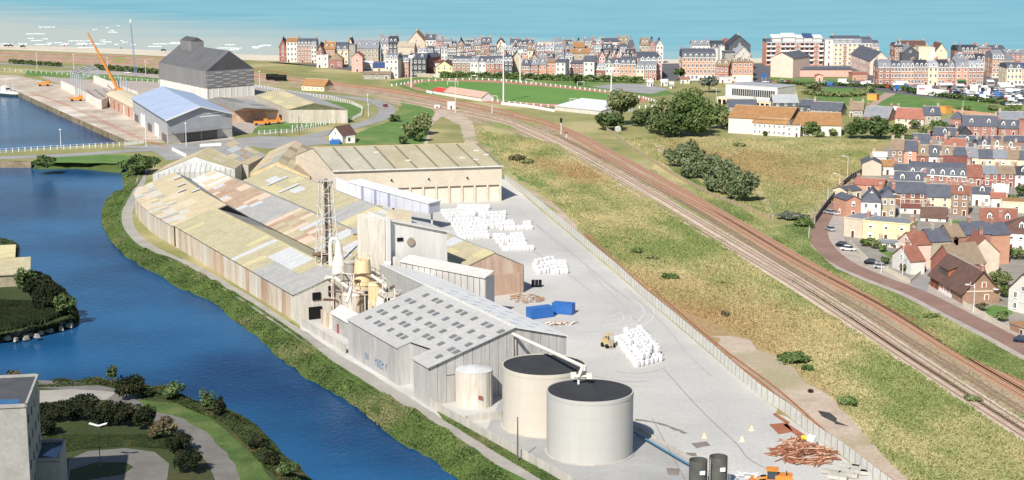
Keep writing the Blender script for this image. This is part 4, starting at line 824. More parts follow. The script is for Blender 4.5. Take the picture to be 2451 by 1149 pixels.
a, b = P(1518,1035,.7), P(1650,1112,.7); t = thing('blue_pipe', 'long blue pipe on the kerb beside the nearest tank', 'pipe', W3(a, 0)); MB().tube(a-W3(a,0), b-W3(a,0), .16, 8).build('pipe', M('pipe_blue', '4a7f9c', None, .5), t)
# ------------------------------------------------------------------ generic box/gable building in its own frame
WALLS = {'brick': ('ad7e70','9f7062'), 'dbrick': ('8f5f50','815345'), 'brown': ('a3846e','937560'), 'orange': ('c8967c','bc8a70'), 'salmon': ('dca38c','d0957e'), 'pink': ('e6b0a2','dea696'), 'lpink': ('eaccbc','e2c0ae'),
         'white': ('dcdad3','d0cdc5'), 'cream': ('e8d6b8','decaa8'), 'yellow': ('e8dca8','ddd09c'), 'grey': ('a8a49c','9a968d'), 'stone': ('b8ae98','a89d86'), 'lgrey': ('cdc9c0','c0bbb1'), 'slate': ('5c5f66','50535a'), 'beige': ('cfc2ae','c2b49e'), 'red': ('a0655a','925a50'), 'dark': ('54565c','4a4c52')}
WALLS.update({'amber': ('e2a548','d49438')})
ROOFS = {'vred': ('d2483a','bf3c30'), 'palepink': ('d3a898','c49684'), 'slate': ('5e626d','525661'), 'lslate': ('8a8d94','7b7e86'), 'dslate': ('484b54','3d4048'), 'zinc': ('a9adb2','9a9ea4'), 'tile': ('946252','865646'), 'rtile': ('a86e5d','986251'), 'brown': ('6f554c','61493f'), 'ochre': ('ac8052','977046'), 'tan': ('94826c','85735e'), 'white': ('d6d8d8','cbcdcd'), 'blue': ('3f5680','38507a'), 'redm': ('835249','76483f'), 'bgrey': ('8e929a','80848c')}
def wm(k): a, b = WALLS[k]; return M('wall_'+k, a, b, .5, amt=.45, fine=True)
def rfm(k): a, b = ROOFS[k]; return M('roof_'+k, a, b, .5, amt=.5, rough=.7)
m_win = M('window_frame', 'efefec', None, .6, amt=.1, rough=.5)
_wmesh = {}
def win_mesh(kind):
    if kind in _wmesh: return _wmesh[kind]
    mb = MB()
    if kind == 'win': mb.box(-.55,.55,-.08,.05,0,1,0); mb.box(-.4,.4,-.1,-.075,.08,.92,1); mb.box(-.04,.04,-.12,-.09,.08,.92,0); mb.box(-.65,.65,-.18,.05,-.08,0,0)
    if kind == 'blind': mb.box(-.55,.55,-.08,.05,0,1,0); mb.box(-.42,.42,-.1,-.075,.08,.45,1); mb.box(-.65,.65,-.18,.05,-.08,0,0)
    if kind == 'dark': mb.box(-.5,.5,-.06,.05,0,1,1)
    if kind == 'door': mb.box(-.6,.6,-.08,.05,0,1,0); mb.box(-.45,.45,-.12,-.07,0,.9,1)
    _wmesh[kind] = mb.mesh(kind, [m_win, m_glass if kind != 'door' else M('door_brown', '6a4032', None, .5)]); return _wmesh[kind]
_wmesh['red'] = None
_dm = {}
def dormer_mesh(kind, rk):
    k = (kind, rk)
    if k in _dm: return _dm[k]
    mb = MB()
    if kind == 'gable':
        mb.box(-.75,.75,0,2.2,0,1.5,0); mb.hexa([(-.75,0,1.5),(.75,0,1.5),(.75,2.2,1.5),(-.75,2.2,1.5)],[(-.02,0,2.3),(.02,0,2.3),(.02,2.2,2.3),(-.02,2.2,2.3)],0)
        mb.slab([(-.95,-.15,1.45),(-.95,2.3,1.45),(0,2.3,2.45),(0,-.15,2.45)],.1,2); mb.slab([(.95,-.15,1.45),(.95,2.3,1.45),(0,2.3,2.45),(0,-.15,2.45)],.1,2)
    else: mb.box(-1.1,1.1,0,2,0,1.5,0); mb.slab([(-1.3,-.2,1.5),(1.3,-.2,1.5),(1.3,2.3,1.9),(-1.3,2.3,1.9)],.1,2)
    mb.box(-.45,.45,-.06,.02,.2,1.4,1); mb.box(-.04,.04,-.1,-.05,.2,1.4,0)
    _dm[k] = mb.mesh('dormer', [m_win, m_glass, rfm(rk)]); return _dm[k]
_ch = {}
def chimney_mesh(k='brick'):
    if k in _ch: return _ch[k]
    mb = MB().box(-.5,.5,-.35,.35,0,1.8,0).box(-.58,.58,-.43,.43,1.8,2.0,1)
    for x in (-.28,.28): mb.cyl(x,0,2.0,2.5,.13,n=6,m=2)
    _ch[k] = mb.mesh('chimney', [wm(k), m_conc, wm('orange')]); return _ch[k]
def building(name, label, cat, pl, pr, D, he, hr, roof='gable', wall='brick', rk='slate', floors=2, cols=2, dorm=0, chim=1, win='win', wh=1.5, ww=1.0, side=True, group=None, band=True, door=True, over=.35, grnd=None, z0=0, sidek=None, trim=None, wcols=None, dk='gable', frontwin=True, rear=None):
    """pl, pr: world points of the front foot (left, right as seen); D depth back; gable: ridge along the front; front: gable end faces front"""
    pl, pr = Vector(pl), Vector(pr); pl.z = pr.z = 0; W = (pr-pl).length; ang = math.atan2(pr.y-pl.y, pr.x-pl.x)
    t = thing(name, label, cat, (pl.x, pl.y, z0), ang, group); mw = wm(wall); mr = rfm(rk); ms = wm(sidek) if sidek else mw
    if roof == 'mansard': hb = he
    # walls: one mesh per building, front slightly proud pieces are parts
    mb = MB().box(0, W, 0, D, -.3, he)
    yr = D*.5 if rear is None else rear
    if roof == 'gable': mb.hexa([(0,0,he),(W,0,he),(W,D,he),(0,D,he)], [(0,yr-.01,hr),(W,yr-.01,hr),(W,yr+.01,hr),(0,yr+.01,hr)], 1)
    if roof == 'front': mb.hexa([(0,0,he),(W,0,he),(W,D,he),(0,D,he)], [(W/2-.01,0,hr),(W/2+.01,0,hr),(W/2+.01,D,hr),(W/2-.01,D,hr)], 0)
    mb.build('wall', [mw, ms], t)
    r = None; th = .16
    if roof == 'gable':
        sl = (hr-he)/yr; sl2 = (hr-he)/(D-yr)
        r = MB().slab([(-over,-over,he-sl*over+th),(W+over,-over,he-sl*over+th),(W+over,yr,hr+th),(-over,yr,hr+th)], th).slab([(W+over,D+over,he-sl2*over+th),(-over,D+over,he-sl2*over+th),(-over,yr,hr+th),(W+over,yr,hr+th)], th).tube((-over,yr,hr+th),(W+over,yr,hr+th),.14,4,1).build('roof', [mr, m_conc], t)
    elif roof == 'front':
        sl = (hr-he)/(W/2)
        r = MB().slab([(-over,-over,he-sl*over+th),(W/2,-over,hr+th),(W/2,D+over,hr+th),(-over,D+over,he-sl*over+th)], th).slab([(W+over,-over,he-sl*over+th),(W/2,-over,hr+th),(W/2,D+over,hr+th),(W+over,D+over,he-sl*over+th)], th).build('roof', mr, t)
    elif roof == 'hip':
        k = min(W, D)/2*.95; q = .3
        a, b, c, d = (-q,-q,he),(W+q,-q,he),(W+q,D+q,he),(-q,D+q,he)
        e, f = ((k,D/2,hr),(W-k,D/2,hr)) if W >= D else ((W/2,k,hr),(W/2,D-k,hr))
        mbr = MB()
        if W >= D: mbr.poly([a,b,f,e]); mbr.poly([b,c,f]); mbr.poly([c,d,e,f]); mbr.poly([d,a,e])
        else: mbr.poly([a,b,e]); mbr.poly([b,c,f,e]); mbr.poly([c,d,f]); mbr.poly([d,a,e,f])
        mbr.poly([d,c,b,a]); r = mbr.build('roof', mr, t)
    elif roof == 'mansard':
        hm = he+(hr-he)*.68; q = .25; s = 1.3
        B_ = [(-q*.2,-q,he),(W+q*.2,-q,he),(W+q*.2,D+q,he),(-q*.2,D+q,he)]; T_ = [(0,s,hm),(W,s,hm),(W,D-s,hm),(0,D-s,hm)]
        r = MB().hexa(B_, T_, 1).hexa(T_, [(0,D*.45,hr),(W,D*.45,hr),(W,D*.55,hr),(0,D*.55,hr)], 0).box(-q*.2,W+q*.2,-q-.12,-q+.1,he-.2,he+.12,2).build('roof', [mr, rfm('bgrey') if rk == 'slate' and rnd() < .45 else mr, m_win], t)
    else:
        r = MB().box(-.15,W+.15,-.15,D+.15,he,he+.3,1).box(.25,W-.25,.25,D-.25,he+.3,he+.34,0).build('roof', [mr, ms if not trim else m_win], t)
    for k in range(dorm):
        x = W*(k+.5)/dorm
        if roof == 'mansard': p = (x, .05, he+.3)
        else: yy = yr*.3; p = (x, yy, he+(hr-he)*yy/yr-.1)
        link('dormer', dormer_mesh(dk, rk), r, p)
    for k in range(chim):
        x = (0.5 if (k % 2 == 0) else W-.5) if chim > 1 or rnd() < .5 else W-.5; yc = yr if roof != 'front' else D*.4
        link('chimney', chimney_mesh('brick' if rnd() < .6 else 'stone'), r, (x if roof != 'front' else W/2, yc, hr-.6 if roof != 'flat' else hr-.3))
    if band and floors > 1:
        mb = MB()
        for f in range(1, floors): mb.box(-.03, W+.03, -.07, .1, he*f/floors-.1, he*f/floors+.1)
        mb.build('band', wm('cream') if wall in ('brick','orange','dbrick','salmon','red','brown') else mw, t)
    if grnd: MB().box(.02, W-.02, -.1, .1, 0, he/floors-.1).build('shopfront', wm(grnd), t)
    fh = he/floors; wh_ = min(wh, fh*.62)
    dcol = int(rnd()*cols) if door and cols > 0 else -1
    mesh = win_mesh(win)
    if frontwin:
        for f in range(floors):
            for c_ in range(cols):
                x = W*(c_+.5)/cols; isd = (f == 0 and c_ == dcol)
                o = link('door' if isd else 'window', win_mesh('door') if isd else mesh, t, (x, -.02, 0 if isd else f*fh+fh*.3))
                o.scale = (ww, 1, min(2.2, fh*.8) if isd else wh_)
    if side:
        for sd_ in ((1,) if pl.x < 0 else (0,)):
            nd = max(1, int(D/4.5))
            for f in range(floors):
                for c_ in range(nd):
                    if rnd() < .3: continue
                    o = link('window', mesh, t, (W+.02 if sd_ else -.02, D*(c_+.5)/nd, f*fh+fh*.3), math.pi/2 if sd_ else -math.pi/2); o.scale = (ww*.9, 1, wh_)
    if roof == 'front' and frontwin and hr-he > 2.5: o = link('window', mesh, t, (W/2, -.02, he+.2)); o.scale = (ww*.9, 1, 1.2)
    return t
def bpx(name, label, cat, xl, yl, xr, yr, ye, yridge, D, roof='gable', **k):
    a, b = P(xl, yl), P(xr, yr); he = zat(xl, ye, a.y); W = (b-a).length
    hr = zat((xl+xr)/2, yridge, (a.y+b.y)/2+(D/2 if roof in ('gable','hip','mansard') else 0)) if roof != 'flat' else he
    if k.get('rear') is not None and roof == 'gable': hr = zat(xl, yridge, (a.y+b.y)/2+k['rear'])
    return building(name, label, cat, a, b, D, he, max(hr, he+.3), roof, **k)

# ------------------------------------------------------------------ port side
def grain_store():
    t_ = P(488,236); a = P(496,237); b = P(608,228); ang = math.atan2(b.y-a.y, b.x-a.x); W = (b-a).length; D = 46
    t = thing('grey_silo_hall', 'huge dark grey silo hall on a white base with a small penthouse on its ridge', 'silo hall', (a.x, a.y, 0), ang)
    L_ = P(383,212); left = (L_-a); D = left.length; ln = left.normalized()       # direction of the left face
    R = Matrix.Rotation(-ang, 3, 'Z'); lv = R @ left; dv = Vector((lv.x, lv.y, 0)); w = Vector((W, 0, 0))
    z = Vector((0,0,1)); zb = zat(497,212,a.y); zm = zat(497,171,a.y); zt = zat(497,166,a.y); zr = zm+(zat(552,122,(a.y+b.y)/2)-zm)
    mw = M('white_base', 'dcdad4', 'c9c6be', .2, amt=.3, streak=True); mg = M('silo_cladding', '858586', '79797a', .15, amt=.3, streak=True); mg2 = M('silo_cladding_light', 'a2a2a2', '959595', .15, amt=.3); mr = M('silo_roof', '66676a', '5c5d60', .1, amt=.3); md = M('silo_gable_dark', '55565a', '4d4e52', .15, amt=.3)
    q = [Vector((0,0,0)), w, w+dv, dv]
    MB().hexa([p+z*0 for p in q], [p+z*zb for p in q]).build('base_wall', mw, t)
    n = 8
    for i in range(n+1):
        x = W*i/n; MB().box(x-.3, x+.3, -.15, .1, 0, zb).build('pier', mw, t)
    for i in range(12):
        p = dv*(i/12); MB().box(p.x-.4, p.x+.4, p.y-.4, p.y+.4, 0, zb).build('pier', mw, t)
    e = [Vector((-.2,-.2,0)), w+Vector((.2,-.2,0)), w+dv+Vector((.2,.2,0)), dv+Vector((-.2,.2,0))]
    MB().hexa([p+z*(zb-.05) for p in e], [p+z*zm for p in e]).build('clad_wall', mg, t)
    hb = (zm-zb)
    for i in range(6):
        for j in range(7):
            x0, x1 = W*i/6+.25, W*(i+1)/6-.1; z0, z1 = zb+hb*(j/7)*.92+.4, zb+hb*((j+1)/7)*.92+.12
            MB().box(x0, x1, -.42, -.15, z0, z1).build('cladding_panel', mg2 if (i+j) % 2 else mg, t)
    e0, e1, e2, e3 = [p+z*(zm+.05) for p in e]; m0 = (e0+e1)/2; m1 = (e2+e3)/2; m0.z = m1.z = zr
    MB().poly([e0, e1, m0]).build('gable_wall', md, t); MB().poly([e2, e3, m1]).build('gable_wall', md, t)
    N_ = 8
    for (A, B, C_, D_) in ((e0, e3, m1, m0), (e2, e1, m0, m1)):
        for i in range(N_): MB().slab([A.lerp(B, i/N_+.001), A.lerp(B, (i+1)/N_-.003), D_.lerp(C_, (i+1)/N_-.003), D_.lerp(C_, i/N_+.001)], .3).build('roof_panel', mr, t)
    c = m1.lerp(m0, .12); d = (m0-m1).normalized(); s = Vector((d.y, -d.x, 0)); 
    if s.x < 0: s = -s
    L2, w2, h2 = D*.24, 3.7, 2.6
    bb = [c-s*w2, c+s*w2, c+s*w2+d*L2, c-s*w2+d*L2]; bot = [Vector((p.x, p.y, zr-4)) for p in bb]; top = [Vector((p.x, p.y, zr+h2)) for p in bb]
    MB().hexa(bot, top).build('penthouse', mg, t); r0, r1 = (top[0]+top[1])/2+z*2.2, (top[2]+top[3])/2+z*2.2
    MB().hexa([top[0], top[1], top[2], top[3]], [r0-s*.02, r0+s*.02, r1+s*.02, r1-s*.02]).build('penthouse_roof', md, t)
grain_store()
def metal_hall():
    A = P(403,345); B = P(556,328); L0 = P(320,286); o = A
    ang = math.atan2(B.y-A.y, B.x-A.x); R = Matrix.Rotation(-ang, 3, 'Z'); W = (B-A).length; dv = R @ (L0-A); dv.z = 0; w = Vector((W,0,0)); z = Vector((0,0,1))
    t = thing('port_hall', 'grey metal hall with pale blue roof and awning over its open front beside the dock', 'hall', o, ang)
    he = zat(421,287,A.y); hr = zat(487,255,(A.y+B.y)/2+1); he2 = zat(556,279,B.y)
    mg = M('hall_grey', 'adafb3', 'a0a2a7', .2, amt=.3); mr = M('hall_blue_roof', 'a9b9d2', '9eafc9', .1, amt=.25, rough=.5); mc = M('hall_base', 'b9b5b0', 'aca7a1', .3, amt=.3)
    q = [Vector((0,0,0)), w, w+dv, dv]
    MB().hexa(q, [p+z*3.9 for p in q]).build('base_wall', mc, t)
    q2 = [Vector((-.1,-.1,0)), w+Vector((.1,-.1,0)), w+dv+Vector((.1,.1,0)), dv+Vector((-.1,.1,0))]
    MB().hexa([p+z*3.92 for p in q2], [p+z*he for p in q2]).build('clad_wall', mg, t)
    m0, m1 = w/2+z*hr, w/2+dv+z*hr; e = [p+z*he for p in q2]
    MB().poly([e[0], e[1], m0]).build('gable_wall', mg, t); MB().poly([e[2], e[3], m1]).build('gable_wall', mg, t)
    d = dv.normalized(); f = -d*.8
    N_ = 9
    for (a, b, c, dd) in ((e[0]-Vector((1.2,0,.3)), e[3]-Vector((1.2,0,.3)), m1, m0), (e[1]+Vector((1,0,-.3)), e[2]+Vector((1,0,-.3)), m1, m0)):
        for i in range(N_):
            ex = f if i == 0 else Vector((0,0,0))
            MB().slab([a.lerp(b, i/N_)+ex+z*.3, a.lerp(b, (i+1)/N_-.002)+z*.3, dd.lerp(c, (i+1)/N_-.002)+z*.3, dd.lerp(c, i/N_)+ex+z*.3], .2).build('roof_panel', mr, t)
        MB().slab([a+f*1.5+z*.36, a+f*.6+z*.36, dd+f*.6+z*.36, dd+f*1.5+z*.36], .5).build('barge_board', m_white, t)
    MB().slab([Vector((W*.05,-3.2,4.6)), Vector((W*.78,-3.2,4.6)), Vector((W*.78,0,5.6)), Vector((W*.05,0,5.6))], .25).build('awning', M('awning_grey', '7c7e84', None, .3), t)
    for x0, x1 in ((.25,.5),(.52,.76)): MB().box(W*x0, W*x1, -.15, .05, 0, 3.9).build('sliding_door', M('door_grey', '6f6c6c', None, .3), t)
    MB().box(W*.62, W*.8, -.2, -.05, he+.9, he+1.3).build('lettering', m_white, t); MB().box(W*.5, W*.9, -.2, -.05, he-.4, he+.1).build('lettering', m_white, t)
    for k in range(5):
        p = dv*(k/5+.04); q_ = dv*(k/5+.15); n = Vector((-d.y, d.x, 0)); n = n if n.x < 0 else -n
        MB().hexa([p+n*.05, q_+n*.05, q_+n*.25, p+n*.25], [x+z*(5.6 if k % 2 else 3.4) for x in (p+n*.05, q_+n*.05, q_+n*.25, p+n*.25)]).build('door_panel', m_white if k % 2 else M('door_grey', ''), t)
metal_hall()
# old brick sheds on the quay
def arch_shed():
    A, B = P(326,289), P(256,252); a = A; d = (B-A); L_ = d.length; u = d.normalized(); n = Vector((u.y, -u.x, 0)); 
    if n.x < 0: n = -n
    o = A; t = thing('arched_roof_shed', 'old brick shed with rounded beige roof between the new frame and the blue roofed hall', 'shed', o); z = Vector((0,0,1))
    D = 13; he = 5.5; q = [Vector((0,0,0)), u*L_, u*L_+n*D, n*D]
    MB().hexa(q, [p+z*he for p in q]).build('wall', M('old_brick', 'b48a74', 'c9b09a', .5, amt=.6), t)
    K = 6
    for i in range(5):
        mb = MB()
        for k in range(K):
            a0, a1 = math.pi*k/K, math.pi*(k+1)/K; f = lambda a: (n*(D/2-D/2*math.cos(a)*1.03)+z*(he+2.2*math.sin(a)))
            p0, p1 = u*(L_*i/5+.05), u*(L_*(i+1)/5-.05); mb.slab([p0+f(a0), p1+f(a0), p1+f(a1), p0+f(a1)], .2)
        mb.build('roof_sheet', rm('beige'), t)
    for i in range(6):
        p = u*(L_*(i+.3)/6)-n*.12; w_ = u*1.8; MB().hexa([p, p+w_, p+w_+n*.3, p+n*.3], [x+z*4.4 for x in (p, p+w_, p+w_+n*.3, p+n*.3)]).build('door', [m_white, M('red_panel',''), m_white, M('red_panel',''), M('red_panel',''), m_white][i], t)
arch_shed()
def steel_frame():
    # new shed under construction: white walls and bare grey portal frames
    t = thing('shed_under_construction', 'bare grey steel portal frame of a shed being built beside the dock', 'building frame', P(215,245)); o = P(215,245); m = M('steel_grey', 'a9adb4', '9aa0a8', .5, amt=.3); z = Vector((0,0,1))
    a0, a1 = P(196,242), P(172,222); d = a1-a0
    b0, b1 = P(305,236), P(272,212)
    K = 6
    for k in range(K):
        a, b = a0+d*(k/(K-1)), b0+(b1-b0)*(k/(K-1))
        h = 12; MB().tube(a-o, a-o+z*h, .38, 4).build('column', m, t); 
        if k < 4: MB().tube(b-o, b-o+z*10, .38, 4).build('column', m, t)
        mid = (a+b)/2; mid.z = 14.5
        if k < 6: MB().tube(a-o+z*h, a.lerp(mid, 1)-o+z*(0), .35, 4).build('rafter', m, t)
    for s in (.02,.35,.7,1):
        p, q = a0+z*12, (a0+b0)/2+Vector((0,0,14.5)); r, s2 = a1+z*12, (a1+b1)/2+Vector((0,0,14.5)); MB().tube(p.lerp(q, s)-o, r.lerp(s2, s)-o, .22, 4).build('purlin', m, t)
    t = thing('new_white_walls', 'low white concrete walls of the unfinished shed around the steel frame', 'wall', P(240,262)); o = P(240,262); mw = M('new_white', 'dedad2', 'cfcac0', .2, amt=.3)
    for A, B, h in ((P(242,262),P(200,238),4.5),(P(198,236),P(147,212),4.5),(P(330,240),P(225,198),4.5),(P(242,262),P(268,250),5)):
        L_ = (B-A).length; n = max(1, round(L_/8)); e = (B-A)/L_; nn = Vector((-e.y, e.x, 0))*.3
        for i in range(n):
            p, q = A+e*(L_*i/n+.05)-o, A+e*(L_*(i+1)/n-.05)-o; MB().hexa([p-nn, q-nn, q+nn, p+nn], [x+z*h for x in (p-nn, q-nn, q+nn, p+nn)]).build('wall_panel', mw, t)
steel_frame()
def crane():
    b = P(282,226); o = W3(b,0); t = thing('mobile_crane', 'orange mobile crane with its long boom raised over the unfinished shed', 'crane', o); m = M('crane_orange', 'd98a2b', 'c97a22', .5, amt=.3, rough=.5)
    tip = Vector((P(217,226).x, o.y, 0)); tip.z = zat(215,80,o.y); tp = tip-o; base = Vector((0,0,3.2)); seg = 4
    for k in range(seg):
        MB().tube(base.lerp(tp, k/seg), base.lerp(tp, (k+1)/seg+.01), .95-.14*k, 4, 0).build('boom_section', m, t)
    MB().box(-4,4,-1.4,1.4,.8,2).build('chassis', m, t); MB().box(-1.5,3.2,-1.3,1.3,2,3.6).build('cab', m, t); MB().box(-1.62,-1.4,-1,.3,2.5,3.4).build('windscreen', m_glass, t)
    for x in (-3,-1,1,3):
        for y in (-1.4,1.4): MB().tube((x,y-.2,.6),(x,y+.2,.6),.6,10).build('wheel', M('tyre', '1c1c1e', None, .5), t)
    MB().tube(tp, tp-Vector((0,0,9)), .06, 4).build('cable', m_conc, t)
crane()
def mast(name, label, px, pyb, pyt, r=.18, head='ball', cat='lamp post', m=None, grp=None, arm=None):
    o = P(px, pyb); h = zat(px, pyt, o.y); m = m or M('pole_white', 'dedede', 'cfcfcf', .5, amt=.2, rough=.5); t = thing(name, label, cat, o, 0, grp)
    MB().cyl(0,0,0,h,r,r*.6,8).build('pole', m, t)
    if head == 'ball': MB().cyl(0,0,h,h+.25,.3,.45,8).cyl(0,0,h+.25,h+.6,.45,.15,8).build('lamp', m_white, t)
    if head == 'flood':
        MB().box(-1.4,1.4,-.3,.1,h-.5,h+.9).build('floodlight', m_white, t); MB().box(-1,1,-.3,.3,h-1.2,h-1).build('platform', m, t)
    if head == 'arm': MB().tube((0,0,h-.1),(-1.6,0,h+.3),.08,5).build('arm', m, t); MB().box(-2.3,-1.4,-.2,.2,h+.2,h+.42).build('lamp', m_white, t)
    if head == 'gull':
        for s in (-1, 1): MB().slab([(0,-.25,h),(s*1.5,-.3,h+.45),(s*1.5,.3,h+.45),(0,.25,h)], .15).build('lamp', m_white, t)
    return t
def radio_mast():
    o = P(325,181); h = zat(316,55,o.y); t = thing('radio_mast', 'thin blue grey lattice radio mast with white tip beyond the crane', 'mast', o); m = M('mast_blue', '7f97b8', '7088ac', .4, amt=.3)
    top = Vector((P(318,181).x-o.x, 0, h))
    for a in range(3): c = Vector((math.cos(a*2.09)*.9, math.sin(a*2.09)*.9, 0)); MB().tube(c, top+c*.2, .12, 4).build('leg', m, t)
    mb = MB()
    for k in range(22):
        s0, s1 = k/22, (k+1)/22
        for a in range(3):
            c0 = Vector((math.cos(a*2.09), math.sin(a*2.09), 0))*.9; c1 = Vector((math.cos((a+1)*2.09), math.sin((a+1)*2.09), 0))*.9
            mb.tube(top*s0+c0*(1-.8*s0), top*s1+c1*(1-.8*s1), .06, 3)
    mb.build('lattice', m, t); MB().cyl(top.x, top.y, h, h+2.4, .5, .4, 8).build('antenna', m_white, t)
radio_mast()
mast('lamp_post', 'white lamp post on the quay rail in front of the dock water', 146, 352, 312)
mast('lamp_post', 'white lamp post left of the tall pipe on the port road', 75+102, 172, 132, grp=None)
for px, yb, yt, lb in ((89,165,128,'white lamp post at the far left of the coast road'),(258,172,140,'white lamp post just left of the raised crane boom'),(349,178,147,'white lamp post right of the radio mast'),(622,208,172,'white lamp post behind the grey silo hall'),(1147,0,0,'')):
    if yb: mast('lamp_post', lb, px, yb, yt)
mast('lamp_post', 'white lamp post inside the bend of the road', 882, 279, 251); mast('lamp_post', 'white lamp post on the lawn outside the road bend', 880, 245, 228)
mast('lamp_post', 'tall white pole at the works gate', 350, 352, 270, head=None, cat='pole'); mast('lamp_post', 'white lamp post in front of the port hall awning', 446, 350, 297)
mast('utility_pole', 'dark utility pole left of the white shed roofs', 716, 322, 278, head=None, cat='pole', m=M('pole_dark', '6c645a', '544d45', .5)); mast('utility_pole', 'dark utility pole by the works fence', 668, 325, 290, head=None, cat='pole', m=M('pole_dark', ''))
mast('utility_pole', 'dark concrete utility pole standing by the riverside path', 1239, 1105, 998, r=.16, head=None, cat='pole', m=M('pole_dark', ''))
MBs = None
for px, yb, yt, lb in ((984.5,209,136,'white floodlight mast at the left end of the pitch'),(1205,245,108,'tallest white floodlight mast in front of the pitch'),(1245,197,124,'white floodlight mast behind the pitch near the beige gable'),(1463,218,165,'white floodlight mast beside the big tree at the right end of the pitch')):
    mast('floodlight_mast', lb, px, yb, yt, r=.45, head='flood', cat='floodlight mast')
mast('signal_pole', 'thin white pole by the railway hut', 1090, 270, 195, head=None, cat='pole')
mast('street_lamp', 'double headed white street lamp in the turning circle', 240, 1118, 1018, r=.09, head='gull', cat='street lamp', m=M('pole_green', '5f7568', None, .5))
for px, yb, yt, lb in ((2113+142,690,588,''),):
    pass
for px, yb, yt, lb in ((2052-71,492,450,'white post at the upper end of the dark fence'),(2009,450,417,'white lamp post second along the dark fence'),(2028,430,375,'tall white lamp post at the top of the brick road'),(2152,563,467,'white lamp post before the long yellow wall'),(2160,662,586,'lamp post in front of the small pink gable'),(2330,748,684,'white lamp post by the brick gabled house'),(2109,654,632,'short white post on the brick road kerb'),(1936,572,540,'short post with white sign where the road bends'),(2338,440,402,'tall white pole among the slate roofs'),(2262,0,0,''),(2304,276,240,'thin pole standing in the park lawn'),(1714,250,212,'lamp post beside the white school building'),(1880,172,170,'')):
    if yb and yb-yt > 10: mast('lamp_post' if 'lamp' in lb else 'post', lb, px, yb, yt, r=.12, head='arm' if 'lamp' in lb else None, cat='lamp post' if 'lamp' in lb else 'post')
def fishing_boat():
    o = P(24,229,WZ); o.z = WZ; t = thing('fishing_boat', 'white and dark green fishing boat moored at the head of the dock', 'boat', o, math.radians(-35)); hw = M('hull_white', 'e4e4e0', None, .5, amt=.2); hg = M('hull_green', '2f4f4a', None, .5)
    def ring(z, w, l): return [(-l*.5,-w*.5,z),(-l*.5,w*.5,z),(l*.2,w*.5,z),(l*.42,w*.28,z),(l*.53,0,z),(l*.42,-w*.28,z),(l*.2,-w*.5,z)]
    MB().hexa(ring(-.5,3.6,15)[::-1], ring(1.2,4.6,16.5)[::-1]).build('hull', hg, t); MB().hexa(ring(1.21,4.65,16.6)[::-1], ring(2.2,5,17.2)[::-1]).build('bulwark', hw, t)
    MB().box(-6,-1.5,-1.7,1.7,2.2,4.6).build('wheelhouse', hw, t); MB().box(-1.6,-1.45,-1.5,1.5,3.4,4.3).build('windscreen', m_glass, t); MB().box(-5.4,-2.6,-1.4,1.4,4.6,5.4).build('upper_deck', hw, t)
    MB().tube((-3,0,5.4),(-3,0,10),.12,6).build('mast', hw, t); MB().tube((3,0,2.2),(3,0,8),.12,6).build('gantry', hw, t)
    for y in (-1.8, 1.8): MB().tube((5,y,2.2),(5,y,3.2),.08,4).tube((5,y,3.2),(-7,y,3.2),.05,4).build('rail', hw, t)
fishing_boat()
# works buildings right of the silo hall
bp = bpx
bp('workshop', 'long workshop with tan roof dotted with small rooflights below the grey silo hall', 'workshop', 692,296, 833,286, 262, 205, 30, 'gable', wall='beige', rk='tan', floors=1, cols=0, chim=0, side=False, win='dark') if False else None
shed_px('works_shed', 'works shed with mustard roof and concrete panelled gable beside the curved road', (690,262,6.5), (752,246,10), (832,262,6.5), (668,213,10), rp([('olive',6),('yell',3),('tan',2)]), rp([('grey',2)]), 6, 3, 2, M('panel_grey', ''))
shed_px('old_brick_works', 'old works shed with dark grey roof and red doors next to the mustard roofed shed', (560,266,5.5), (586,258,8.5), (666,264,5), (520,232,8.5), lambda i, j: 'dgrey', rp([('grey',3),('dgrey',3)]), 6, 2, 2, M('old_brick', ''))
bp('railway_hut', 'small railway building with terracotta roof and cream wall beside the tracks', 'hut', 722,216, 776,219, 204, 189, 9, 'gable', wall='cream', rk='ochre', floors=1, cols=5, chim=0, door=False, wh=1.2, ww=.9, side=False, sidek='brown')
bp('white_cottage', 'white cottage with brown roof and dark door beside the blue skip', 'cottage', 788,341, 820,344, 322, 303, 9, 'front', wall='white', rk='brown', floors=1, cols=2, chim=0, ww=.8)
bp('white_garage', 'plain white flat garage attached right of the white cottage', 'garage', 822,343, 850,342, 328, 328, 7, 'flat', wall='white', rk='zinc', floors=1, cols=1, chim=0, win='dark', door=False, side=False)
def skip():
    o = P(790,346); t = thing('blue_skip', 'blue covered skip in front of the white cottage', 'skip', o); m = M('blue_paint', '2f6fb5', '2a63a6', .4, amt=.3, rough=.5)
    MB().hexa([(0,0,0),(4.2,0,0),(4.2,2.4,0),(0,2.4,0)],[(-.3,-.1,1.5),(4.4,-.1,1.5),(4.4,2.5,1.5),(-.3,2.5,1.5)]).build('body', m, t); MB().hexa([(-.3,-.1,1.52),(4.4,-.1,1.52),(4.4,2.5,1.52),(-.3,2.5,1.52)],[(1,.8,2.1),(3,.8,2.1),(3,1.6,2.1),(1,1.6,2.1)]).build('lid', m, t)
skip()
def equip(px, py, lb, nm='farm_trailer'):
    o = P(px,py); t = thing(nm, lb, 'machine', o, .15); m = M('crane_orange','')
    MB().box(-3.5,3.5,-1,1,.9,2.0).build('body', m, t); MB().box(1.2,3.2,-.9,.9,2.0,3.1).build('cab', m, t)
    for x in (-2.2, 2.2):
        for y in (-1.1,1.1): MB().tube((x,y-.15,.6),(x,y+.15,.6),.6,10).build('wheel', M('tyre',''), t)
equip(655,297,'orange truck parked at the front of the old brick works','orange_truck'); equip(625,300,'orange truck parked left beside the same works gate','orange_truck')
